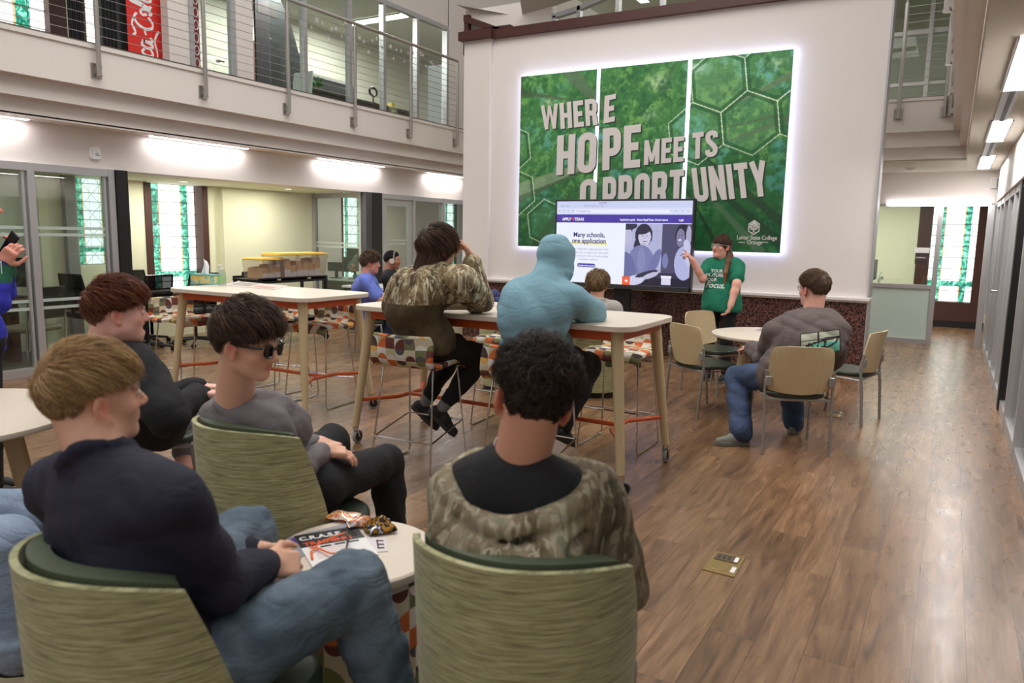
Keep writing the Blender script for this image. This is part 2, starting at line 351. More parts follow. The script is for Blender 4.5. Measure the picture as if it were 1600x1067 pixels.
def window(n, plane, c, a0, a1, z0, z1, m, jamb=0.14, depth=0.22, sgn=1, sill=True):
    """leaded window in a wall; plane 'x' or 'y' at coordinate c, room on the +sgn side; wooden reveal"""
    g = G()
    def P(a, z, d=0): return (c-sgn*d, a, z) if plane == 'x' else (a, c-sgn*d, z)
    g.add([P(a0, z0, -.01), P(a1, z0, -.01), P(a1, z1, -.01), P(a0, z1, -.01)], [(0, 1, 2, 3)], [(0, 0), (1, 0), (1, 1), (0, 1)])
    w = struct('window_%d' % n, g, m, sm=False)
    f = G()
    for (p, q, r, s) in ((a0-jamb, a0, z0, z1), (a1, a1+jamb, z0, z1), (a0-jamb, a1+jamb, z0-jamb*1.6, z0)):
        if plane == 'x': f.box(min(c, c+sgn*depth), max(c, c+sgn*depth), p, q, r, s)
        else: f.box(p, q, min(c, c+sgn*depth), max(c, c+sgn*depth), r, s)
    obj('window_frame', f, wood_d, w)
    return w

# ================================================================ THE SHELL
XW = -8.16        # long glazed wall on the left
YF = 9.506        # white feature wall
g = G(); g.box(-13, 3.2, -4.5, 18, -0.08, 0); struct('floor', g, floor_m, sm=False)

# feature wall with granite wainscot, rail, pilaster and brown coping
g = G(); g.box(-6.39, -5.93, YF-.045, YF+.25, 0.9, 4.33); g.box(-5.93, -0.79, YF, YF+.25, 0.9, 4.31)
wf = struct('wall_back', g, wall_w, bevel=.006)
g = G(); g.box(-6.39, -0.80, YF-.02, YF+.25, 0, 0.87); struct('wall_back_wainscot', g, granite_m)
g = G(); g.box(-6.42, -0.77, YF-.075, YF+.27, 0.865, 0.905); g.box(-6.42, -0.78, YF-.055, YF+.26, 0.845, 0.865); struct('trim_1', g, wall_w, bevel=.006)
g = G(); g.box(-0.795, -0.775, YF-.03, YF+.26, 0, 4.31); struct('trim_2', g, alu)
g = G(); g.box(-6.44, -5.88, YF-.13, YF+.3, 4.31, 4.43); g.box(-5.9, -0.74, YF-.07, YF+.3, 4.30, 4.42); struct('trim_3', g, brownm)

# ---- left side: header, stepped balcony edge
g = G(); g.box(XW-.25, XW, -2, 14, 2.18, 2.66); struct('wall_left_header', g, wall_m)
g = G()
g.box(-9.0, -7.70, -2, 11.9, 2.96, 3.36); g.box(-9.0, -7.80, -2, 11.9, 2.775, 2.96); g.box(-9.0, -7.90, -2, 11.9, 2.60, 2.775)
struct('wall_left_balcony', g, wall_m)
g = G(); g.box(-9.0, -7.685, -2, 11.9, 3.335, 3.38); struct('trim_4', g, wall_m)
g = G(); g.box(-12, -7.71, -2, 16, 3.38, 3.40); struct('floor_upper', g, mat('upper_floor', (70, 50, 40), .5))
g = G(); g.box(-8.145, -7.90, -2, 11.9, 2.615, 2.63); struct('ceiling_left_slot', g, soffit_m)
for i, (a, b) in enumerate(((1.2, 2.65), (2.9, 4.2), (5.54, 6.90), (8.2, 9.63), (10.85, 12.0))):
    lt = thing('linear_light', ['slim linear light strip above the glass rooms, beyond the left edge', 'slim linear light strip above the glass rooms, at the left edge of the photo', 'slim linear light strip above the dark alcove post, second along the balcony underside', 'slim linear light strip above the alcove with the storage bins', 'slim linear light strip nearest the white feature wall'][i], 'light', (-8.06, (a+b)/2, 2.60))
    g = G(); g.box(-.035, .035, a-(a+b)/2, b-(a+b)/2, -.012, .0); obj('lens', g, led_m, lt)
    g = G(); g.box(-.05, -.035, a-(a+b)/2, b-(a+b)/2, -.006, .02); g.box(.035, .05, a-(a+b)/2, b-(a+b)/2, -.006, .02); obj('light_housing', g, alu, lt)
    area('strip_lamp', (-8.05, (a+b)/2, 2.585), 0.07, b-a, 6, (1, .96, .95))

# thermostat-like alarm box on the header
t = thing('alarm_unit', 'small white alarm unit with a dark display on the header over the left glass wall', 'alarm', (XW+.0, 4.92, 2.345))
g = G(); g.prism([(y, z) for y, z in rrect(.105, .135, .03)], 'x', .0, .035); obj('casing', g, mat('white_plastic', (235, 233, 232), .4), t, bevel=.004)
g = G()
for k in range(7): g.box(.035, .037, .005+.012*(k % 4)-.01, .012+.012*(k % 4)-.01, -.03+.016*(k//4), -.02+.016*(k//4))
for k in range(4): g.box(.035, .037, -.042, -.036, .03-.018*k, .036-.018*k)
obj('display', g, mat('grey_print', (90, 88, 90), .5), t)

# ---- left glass wall of the conference room (near) and office (far)
def glass_bay(name, y0, y1, z0=0.06, z1=2.10, n=1, bands=True):
    pass
fr = G()
for y in (2.2, 4.22, 5.07): fr.box(XW-.05, XW+.05, y-.035, y+.035, 0, 2.18)
fr.box(XW-.046, XW+.046, -1, 5.1, 2.10, 2.178); fr.box(XW-.046, XW+.046, -1, 5.1, 0.002, .09)
for y in (5.0, 4.15): fr.box(XW-.02, XW+.03, y-.012, y+.012, .09, 2.1)
wlf = struct('wall_left', fr, alu)
g = G()
g.box(XW-.008, XW+.004, -1, 4.18, .09, 2.1); g.box(XW-.008, XW+.004, 4.25, 5.04, .09, 2.1); obj('glass_pane', g, glass, wlf, sm=False)
g = G()
for z in (1.53, 1.46, .78, .70): g.box(XW+.0045, XW+.0055, -1, 4.14, z-.016, z+.016); g.box(XW+.0045, XW+.0055, 4.27, 5.0, z-.016, z+.016)
obj('frosted_band', g, frost, wlf, sm=False)
g = G(); g.box(XW-.06, XW+.07, 5.112, 5.25, 0, 2.18); struct('column_black', g, blk)
g = G(); g.box(XW-.06, XW+.06, 9.42, 9.65, 0, 2.18); struct('column_black_far', g, blk)
g = G(); g.box(XW-.04, XW+.05, 9.27, 9.42, 0, 2.18); struct('trim_5', g, mat('dark_grey', (70, 70, 72), .5))
# far glazing: door, sidelights
fr = G()
for y in (9.68, 10.52, 11.40, 12.25): fr.box(XW-.05, XW+.05, y-.03, y+.03, 0, 2.18)
fr.box(XW-.046, XW+.046, 9.68, 12.4, 2.10, 2.178); fr.box(XW-.04, XW+.04, 10.5, 12.4, 0, .09)
wl2 = struct('wall_left_far', fr, alu)
g = G(); g.box(XW-.008, XW+.004, 10.55, 11.37, .09, 2.1); g.box(XW-.008, XW+.004, 11.43, 12.2, .09, 2.1); obj('glass_pane', g, glass, wl2, sm=False)
g = G()
for (a, b) in ((9.72, 9.80), (10.36, 10.50)): g.box(XW-.025, XW+.025, a, b, .02, 2.09)
g.box(XW-.023, XW+.023, 9.73, 10.49, 1.98, 2.088); g.box(XW-.023, XW+.023, 9.73, 10.49, .022, .22)
d1 = struct('door_1', g, alu, bevel=.003)
g = G(); g.box(XW-.006, XW+.004, 9.80, 10.36, .2, 2.0); obj('door_glass', g, glass, d1, sm=False)
g = G()
for z in (1.42, 1.36): g.box(XW+.0045, XW+.0055, 9.80, 10.36, z-.012, z+.012)
obj('frosted_band', g, frost, d1, sm=False)

# ---- rooms behind the left wall
XB = -9.58
g = G(); g.box(XB-.3, XB-.1, 5.1, 5.57, 0, 2.2); g.box(XB-.3, XB-.1, 6.04, 6.55, 0, 2.2); g.box(XB-.3, XB-.1, 5.5, 6.1, 0, 1.06); g.box(XB-.3, XB-.1, 7.50, 9.7, 0, 2.2); g.box(XB-.3, XB-.1, 6.5, 7.6, 0, 0.62)
g.box(XB-.1, XB, 7.72, 9.7, 0, 2.2); struct('wall_alcove_back', g, cream_m)
g = G(); g.box(XB-.3, XW-.25, -2, 9.3, 2.18, 2.24); struct('ceiling_alcove', g, cream_m)
g = G(); g.box(-12, XW-.2, 9.3, 14, 2.4, 2.46); struct('ceiling_office', g, cream_m)
window(1, 'x', XB-.28, 6.60, 7.42, 0.62, 2.17, st_m, jamb=.10, depth=.2)
# divider between the conference room and the alcove
g = G(); g.box(XB-.3, XW-.1, 5.13, 5.2, 0, 2.2); struct('wall_conference_side', g, wall_m) if False else None
# conference room
g = G(); g.box(XB-.35, XB-.2, -2, 5.1, 0, 2.2); struct('wall_conference_back', g, mat('pale_green_wall', (206, 210, 194), .8))
g = G(); g.box(XB-.1, XB-.02, 5.38, 5.52, 0, 2.2); struct('wall_conference_fin', g, grey_m)
window(2, 'x', XB-.28, 5.57, 6.04, 1.06, 2.17, st_m2, jamb=.03, depth=.1)
g = G(); g.box(-10.6, XW-.06, -2, 5.1, 2.16, 2.2); struct('ceiling_conference', g, mat('tile_ceiling', (205, 210, 200), .9))
g = G(); g.box(-10.4, XW-.06, -2, 5.1, .001, .006); struct('floor_conference', g, carpet_m)
# glass partition at the far end of the alcove
fr = G()
PA, PB = np.array([XW-.06, 9.30]), np.array([XB, 9.58]); dv = PB-PA; L = np.linalg.norm(dv); dv /= L; pn = np.array([-dv[1], dv[0]])
def seg(gg, a, b, z0, z1, w=.03):
    c = PA+dv*(a+b)/2; gg.obox((c[0], c[1], (z0+z1)/2), (dv[0], dv[1], 0), (pn[0], pn[1], 0), (0, 0, 1), (b-a)/2, w, (z1-z0)/2)
seg(fr, 0, .06, 0, 2.18); seg(fr, L-.1, L-.02, 0, 2.18); seg(fr, 0.01, L-.03, 2.10, 2.178, .027); seg(fr, 0.01, L-.03, 0.002, .1, .027)
wp = struct('wall_partition', fr, alu)
g = G(); seg(g, .06, L-.1, .1, 2.1, .005); obj('glass_pane', g, glass, wp, sm=False)
g = G(); seg(g, .06, L-.1, 1.34, 1.37, .006); seg(g, .06, L-.1, 1.28, 1.31, .006); obj('frosted_band', g, frost, wp, sm=False)
# office behind
g = G(); g.box(-10.9, -10.8, 9.5, 11.62, 0, 2.4); g.box(-10.9, -10.8, 12.2, 15.2, 0, 2.4); g.box(-10.9, -10.8, 11.6, 12.3, 0, .5); struct('wall_office_back', g, wall_m)
window(3, 'x', -10.87, 11.64, 12.18, .55, 2.35, st_m2, jamb=.05, depth=.08)
window(4, 'x', -10.87, 15.22, 15.7, .5, 2.35, st_m2, jamb=.05, depth=.06)
g = G(); g.box(-11, XW-.2, 16.0, 16.1, 0, 2.4); struct('wall_office_end', g, wall_m)
for i, (x, y, zz) in enumerate(((-9.0, 6.63, 2.18), (-8.83, 8.33, 2.18))):
    t = thing('recessed_downlight', ['round recessed ceiling light before the stained window alcove', 'round recessed ceiling light over the storage bins'][i], 'light', (x, y, zz))
    g = G(); g.lathe([(0, -.004), (.06, -.004)], seg=24); obj('lens', g, led_warm, t)
    g = G(); g.lathe([(.06, -.004), (.06, -.008), (.075, -.006), (.078, 0)], seg=24); obj('trim_ring', g, alu, t)
    area('downlight_lamp', (x, y, zz-.02), .12, .12, 14, (1, .97, .86))
area('alcove_lamp', (-8.9, 7.2, 2.17), 1.0, 3.0, 17, (1, .98, .86))
area('office_lamp', (-9.5, 11.5, 2.38), 1.6, 2.6, 30, (1, 1, .96))
area('conference_lamp', (-9.3, 3.6, 2.15), .5, 2.0, 7, (1, 1, .96))

# ---- upper floor behind the left railing
XU = -8.9
fr = G()
for y in (8.77, 9.78, 10.64, 11.59, 12.54): fr.box(XU-.05, XU+.05, y-.035, y+.035, 3.4, 5.5)
fr.box(XU-.046, XU+.046, 8.1, 12.56, 5.46, 5.538); fr.box(XU-.04, XU+.04, 7.0, 12.57, 3.4, 3.46)
for y in (6.75, 7.42): fr.box(XU-.05, XU+.05, y-.03, y+.03, 3.4, 5.5)
wu = struct('wall_upper_glazing', fr, alu)
g = G(); g.box(XU-.006, XU+.006, 8.1, 12.5, 3.46, 5.46); g.box(XU-.006, XU+.006, 6.78, 7.39, 3.46, 5.46); obj('glass_pane', g, glass, wu, sm=False)
g = G(); g.box(XU-.12, XU+.06, 7.45, 7.74, 3.4, 7); g.box(XU-.12, XU+.02, 12.58, 16, 3.4, 8); g.box(XU-.12, XU+.02, 6.42, 6.72, 3.4, 7); g.box(XU-.12, XU+.02, 8.0, 12.6, 5.54, 8)
struct('wall_upper_left', g, wall_m)
g = G(); g.box(-12.0, -11.9, -2, 16, 3.4, 6.2); struct('wall_upper_outer', g, mat('upper_wall', (226, 222, 208), .8))
g = G(); g.box(-12, XU-.06, 3.2, 16, 5.75, 5.8); struct('ceiling_upper', g, mat('upper_ceiling', (190, 190, 178), .9))
for i, yy in enumerate((9.9, 12.1)):
    t = thing('ceiling_light', ['long rectangular ceiling light inside the upper office, nearer', 'long rectangular ceiling light inside the upper office, farther'][i], 'light', (-10.3, yy, 5.74))
    g = G(); g.box(-.7, .7, -.13, .13, -.02, 0); obj('lens', g, led_warm, t)
    g = G(); g.box(-.73, .73, -.16, -.13, -.025, 0); g.box(-.73, .73, .13, .16, -.025, 0); obj('light_frame', g, alu, t)
    area('upper_lamp', (-10.3, yy, 5.70), 1.3, .25, 110, (1, 1, .97))
# ================================================================ RIGHT SIDE: corridor, balcony, reception
g = G()
for (e, z0, z1) in ((0, 2.96, 3.38), (.08, 2.775, 2.96), (.16, 2.622, 2.775)):
    g.box(-1.6, 3, 11.2+e, 13.2, z0, z1); g.box(-.12+e, 3, 1.2, 11.2+e, z0, z1)
struct('wall_right_balcony', g, wall_m)
g = G(); g.box(-1.6, -.135, 11.185, 11.2, 3.345, 3.385); g.box(-.135, -.12, 1.2, 11.2, 3.345, 3.385); struct('trim_6', g, wall_m)
g = G(); g.box(-1.6, 3, 11.25, 14, 3.38, 3.40); g.box(-.08, 3, 1.2, 11.25, 3.38, 3.40); struct('floor_upper_right', g, mat('upper_floor', (70, 50, 40), .5))
g = G(); g.box(.05, 3, 1.21, 11.38, 2.60, 2.618); g.box(-1.7, 3, 11.38, 13.3, 2.60, 2.618); struct('ceiling_right', g, ceil_m)
# header band over the right hand glazing, with a rounded far corner
g = G(); g.prism([(.475, .5), (.475, 12.55)]+arcpts((.475+.22, 12.55), .22, PI, PI/2, 6)[1:]+[(3, 12.77), (3, .5)], 'z', 2.13, 2.62); struct('wall_right_header', g, wall_w)
fr = G()
for y in (4.6, 6.4, 7.5, 8.62, 9.3, 10.2, 11.1, 12.0, 12.9): fr.box(.50, .60, y-.035, y+.035, 0, 2.13)
fr.box(.504, .596, 1, 13, 2.06, 2.128); fr.box(.504, .596, 1, 13, 0.002, .10)
for y in (9.38, 10.28, 11.18): fr.box(.515, .585, y-.02, y+.02, 0, 2.06)
wr = struct('wall_right_glazing', fr, alu)
g = G(); g.box(.545, .555, 1, 12.9, .1, 2.06); obj('glass_pane', g, glass, wr, sm=False)
g = G(); g.tube([(.44, 10.5, .98), (.44, 10.5, 1.02)], .012); g.tube([(.50, 10.42, 1.0), (.44, 10.42, 1.0), (.44, 10.56, 1.0)], .011); obj('handle', g, steel, wr, label='steel lever handle')
g = G(); g.box(.49, .64, 8.26, 8.42, 0, 2.13); struct('column_black_right', g, blk)
g = G(); g.box(1.9, 2.0, 1, 13, 0, 2.2); struct('wall_right_room', g, grey_m)
g = G(); g.box(.6, 2.0, 1, 13, 2.13, 2.16); struct('ceiling_right_room', g, ceil_m)
# end wall over the reception, reception glazing, frame
YR = 13.1
g = G(); g.box(-2.2, .75, YR, YR+.15, 2.13, 2.62); struct('wall_end_header', g, wall_m)
fr = G(); fr.box(-.235, -.165, YR-.05, YR+.05, 0, 2.13); fr.box(-2.2, -.2, YR-.04, YR+.05, .845, .905); fr.box(-2.2, -.2, YR-.038, YR+.038, 0, .07); fr.box(-2.2, .6, YR-.038, YR+.038, 2.09, 2.128); fr.box(.40, .48, YR-.05, YR+.05, 0, 2.13)
wx = struct('wall_reception', fr, alu)
g = G(); g.box(-2.2, -.235, YR-.01, YR+.01, .07, .845); obj('frosted_glass', g, frostpane, wx, sm=False)
g = G(); g.box(-2.2, -.235, YR-.005, YR+.005, .905, 2.09); obj('glass_pane', g, glass, wx, sm=False)
g = G(); g.box(-2.3, -.3, YR+.1, YR+.75, .80, .84); dk = obj('reception_counter', g, mat('white_laminate', (228, 226, 222), .4)); tag(dk, 'white reception counter top behind the frosted glass front', 'counter')
g = G(); g.box(-2.3, -.35, YR+.15, YR+.7, 0, .80); obj('counter_base', g, wall_m, dk)
t = thing('linear_light', 'long thin light strip over the reception opening', 'light', (-.25, YR-.03, 2.135))
g = G(); g.box(-.69, .68, -.03, .0, -.018, 0.004); obj('lens', g, led_m, t)
g = G(); g.box(-.70, -.69, -.03, .0, -.02, 0.006); g.box(.68, .69, -.03, 0, -.02, .006); obj('light_housing', g, alu, t)
area('strip_lamp', (-.25, YR-.1, 2.11), 1.3, .05, 10)
# far end
YE = 16.0
g = G(); g.box(-4, -.5, YE, YE+.2, 0, 2.7); g.box(.62, 3, YE, YE+.2, 0, 2.7); g.box(-.5, .62, YE, YE+.2, 0, .28); struct('wall_far', g, cream_m)
window(5, 'y', YE+.15, -.36, .36, .47, 2.4, st_m, jamb=.22, depth=.17, sgn=-1)
g = G(); g.box(-.3, .6, YE-.03, YE, 0, .12); struct('baseboard_far', g, blk)
g = G(); g.box(-4, 3, YR+.15, YE+.2, 2.5, 2.55); struct('ceiling_far', g, ceil_m)
area('reception_lamp', (-.9, 14.5, 2.45), 1.5, .8, 42, (1, .98, .92)); area('reception_lamp', (-2.6, 14.5, 2.45), 1.5, .8, 40, (1, .98, .92))
# plaque on the reception glass
t = thing('sign_plaque', 'dark brown room sign with a white header taped on the reception glass', 'sign', (-.40, YR-.012, 1.37))
g = G(); g.box(-.085, .085, -.008, 0, -.15, .02); obj('sign_panel', g, mat('plaque_brown', (66, 52, 50), .5), t)
g = G(); g.box(-.10, .10, -.010, 0, .02, .10); obj('paper_header', g, mat('paper', (236, 234, 232), .7), t)
text('lettering', 'Conference', .034, mat('white_print', (235, 235, 235), .6), t, (-.075, -.0085, -.06), (PI/2, 0, 0), bold=.0006, sx=.8)
# monitor seen above the counter
t = thing('computer_monitor', 'black monitor and white stand on the reception counter', 'monitor', (-1.06, YR+.35, .84))
g = G(); g.box(-.02, .02, -.25, .25, .10, .42); obj('screen', g, blk, t, bevel=.006)
g = G(); g.obox((.07, 0, .12), (1, 0, -.25), (0, 1, 0), (.25, 0, 1), .006, .07, .12); g.box(-.05, .12, -.09, .09, 0, .012); obj('stand', g, mat('white_plastic', (235, 233, 232), .4), t, bevel=.003)
g = G(); g.tube([(.1+.03*math.cos(a), .05*math.sin(a), .10+.05*math.sin(a*1.3)) for a in np.linspace(0, 7, 30)], .004, 5); obj('cable', g, blk, t)
# ceiling lights along the corridor
proto = None
for i, (a, b) in enumerate(((4.75, 6.3), (7.81, 9.33), (10.89, 12.59))):
    loc = (.275, (a+b)/2, 2.60); lb = ['white panel light in the corridor ceiling, nearest, at the right edge of the photo', 'white panel light in the corridor ceiling, middle one of the row of three', 'white panel light in the corridor ceiling, farthest of the row, near the end wall'][i]
    t = thing('ceiling_light', lb, 'light', loc, group='corridor ceiling lights')
    g = G(); g.box(-.07, .07, -(b-a)/2, (b-a)/2, -.014, -.004); obj('lens', g, led_m, t)
    g = G(); g.box(-.085, -.07, -(b-a)/2, (b-a)/2, -.016, 0); g.box(.07, .085, -(b-a)/2, (b-a)/2, -.016, 0); obj('light_frame', g, alu, t)
    area('panel_lamp', (.275, (a+b)/2, 2.575), .14, b-a, 22, (1, .98, .94))
for i, (a, b) in enumerate(((6.3, 7.81), (9.33, 10.89))):
    g = G(); g.box(.255-.05, .255+.05, a, b, 2.590, 2.602); o = struct('ceiling_track_%d' % (i+1), g, alu)
    g = G(); g.box(.25, .28, a, b, 2.585, 2.5905); obj('slot', g, blk, o)
# speaker
t = thing('wall_speaker', 'small white speaker box high on the end wall of the corridor', 'speaker', (.43, YR-.02, 2.42))
g = G(); g.box(-.04, .04, -.07, .02, -.075, .075); obj('casing', g, mat('white_plastic', (235, 233, 232), .4), t, bevel=.008)
g = G(); g.box(-.032, .032, -.072, -.069, -.06, .06); obj('grille', g, mat('grille_grey', (200, 198, 195), .6), t)
# smoke detector
t = thing('smoke_detector', 'flat round detector on the corridor ceiling beside the white wall', 'detector', (-.62, 12.3, 2.60))
g = G(); g.lathe([(0, -.03), (.05, -.03), (.065, -.01), (.07, 0)], seg=24); obj('casing', g, ceil_m, t)
g = G(); g.lathe([(0, -.034), (.015, -.034), (.015, -.03)], seg=12); obj('sensor', g, grey_m, t)

# upper gallery behind the feature wall and behind the right railing
g = G(); g.box(-6.9, -5.35-.03, 10.25, 10.4, 3.4, 5.0); struct('wall_gallery_side', g, wall_m)
g = G(); g.add([(-6.95, 10.05, 5.05), (-5.9, 10.3, 4.80), (-5.9, 16, 4.80), (-6.95, 16, 5.05)], [(0, 1, 2, 3)]); g.add([(-5.9, 10.3, 4.80), (-4.6, 10.2, 4.97), (-4.4, 8.6, 5.6), (-5.2, 8.6, 5.6)], [(0, 1, 2, 3)]); struct('ceiling_gallery', g, ceil_m, sm=False)
t = G(); t.box(-6.84, -6.76, 10.12, 10.2, 4.45, 4.90); t.add([(-6.84, 10.1, 4.90), (-6.05, 10.1, 4.58), (-6.05, 10.1, 4.50), (-6.84, 10.1, 4.80), (-6.84, 10.2, 4.90), (-6.05, 10.2, 4.58), (-6.05, 10.2, 4.50), (-6.84, 10.2, 4.80)], [(0, 1, 2, 3), (7, 6, 5, 4), (0, 4, 5, 1), (1, 5, 6, 2), (2, 6, 7, 3), (3, 7, 4, 0)]); t.box(-6.84, -6, 10.1, 10.2, 4.3, 4.66); struct('trim_7', t, brownm, sm=False)
# arched gallery glazing
fr = G(); gl = G()
P = [(-5.35, 4.86), (-5.0, 4.86), (-4.6, 5.05), (-4.05, 5.2), (-3.4, 5.25), (-2.6, 5.25)]
P = [(-5.35, 4.74), (-4.95, 4.80), (-4.35, 4.95), (-3.7, 5.12), (-3.0, 5.25), (-2.0, 5.35), (-1.0, 5.4)]
for (a, za), (b, zb) in zip(P, P[1:]):
    fr.obox(((a+b)/2, 10.3, (za+zb)/2), (b-a, 0, zb-za), (0, 1, 0), (-(zb-za), 0, b-a), math.hypot(b-a, zb-za)/2+.02, .05, .03); fr.box(a-.028, a+.028, 10.25, 10.35, 3.4, za)
fr.box(-5.35, -.7, 10.25, 10.35, 4.66, 4.70) if False else None
wg = struct('wall_gallery_glazing', fr, alu)
for (a, za), (b, zb) in zip(P, P[1:]): gl.add([(a, 10.3, 3.6), (b, 10.3, 3.6), (b, 10.3, zb), (a, 10.3, za)], [(0, 1, 2, 3)])
obj('glass_pane', gl, glass, wg, sm=False)
g = G(); g.box(-9, 3, 16.0, 16.1, 3.4, 8); struct('wall_gallery_back', g, mat('upper_wall', (208, 206, 192), .8))
g = G(); g.box(-6, 3, 10.4, 16, 5.6, 5.65); struct('ceiling_gallery_back', g, mat('upper_ceiling', (190, 190, 178), .9))
t = thing('ceiling_light', 'bright ceiling light seen through the arched gallery glazing above the feature wall', 'light', (-4.95, 12.2, 5.59))
g = G(); g.box(-.08, .08, -.7, .7, -.03, 0); obj('lens', g, led_warm, t)
g = G(); g.box(-.1, -.08, -.7, .7, -.035, 0); g.box(.08, .1, -.7, .7, -.035, 0); obj('light_frame', g, alu, t)
area('gallery_lamp', (-3.5, 12.6, 5.5), 4, 1.5, 60, (1, 1, .96))
t = thing('exit_sign', 'red and white sign hanging from the gallery ceiling over the feature wall', 'sign', (-5.0, 9.3, 4.985))
g = G(); g.box(-.14, .14, -.02, .02, -.09, 0.01); obj('sign_panel', g, mat('sign_white', (236, 226, 224), .5), t)
text('lettering', 'EXIT', .1, mat('sign_red', (214, 60, 60), .5), t, (-.12, -.021, -.078), (PI/2, 0, 0), bold=.003)
# glazed bridge rail behind the right balcony
fr = G(); fr.box(-2.2, 3, 13.9, 13.98, 4.80, 4.86); fr.box(-2.2, 3, 13.9, 13.98, 4.02, 4.07); fr.box(-2.2, 3, 13.9, 13.98, 3.4, 3.6); fr.box(-.62, -.56, 13.88, 14, 3.4, 5.6)
wq = struct('wall_gallery_right', fr, mat('white_frame', (232, 230, 226), .5))
g = G(); g.box(-2.2, 3, 13.935, 13.945, 3.4, 5.6); obj('glass_pane', g, glass, wq, sm=False)
g = G(); g.box(-.35, .1, 15.2, 15.3, 3.4, 4.55); struct('door_2', g, wood_d)
# ================================================================ BACKLIT ARTWORK IN THREE PANELS
def vnoise(h, w, ch, cw, seed, octs=5, pers=.55):
    r = np.random.RandomState(seed); out = np.zeros((h, w)); amp = 1; tot = 0
    for o in range(octs):
        a = r.rand(int(ch*2**o)+2, int(cw*2**o)+2)
        yy = np.linspace(0, a.shape[0]-1.001, h); xx = np.linspace(0, a.shape[1]-1.001, w)
        y0 = yy.astype(int); x0 = xx.astype(int); fy = (yy-y0)[:, None]; fx = (xx-x0)[None]
        fy = fy*fy*(3-2*fy); fx = fx*fx*(3-2*fx)
        out += amp*(a[y0][:, x0]*(1-fy)*(1-fx)+a[y0+1][:, x0]*fy*(1-fx)+a[y0][:, x0+1]*(1-fy)*fx+a[y0+1][:, x0+1]*fy*fx); tot += amp; amp *= pers
    return out/tot
def srgb(img): return np.where(img/255 <= .04045, img/255/12.92, ((img/255+.055)/1.055)**2.4)
AX0, AX1, AZ0, AZ1 = -5.40, -1.785, 1.39, 3.73
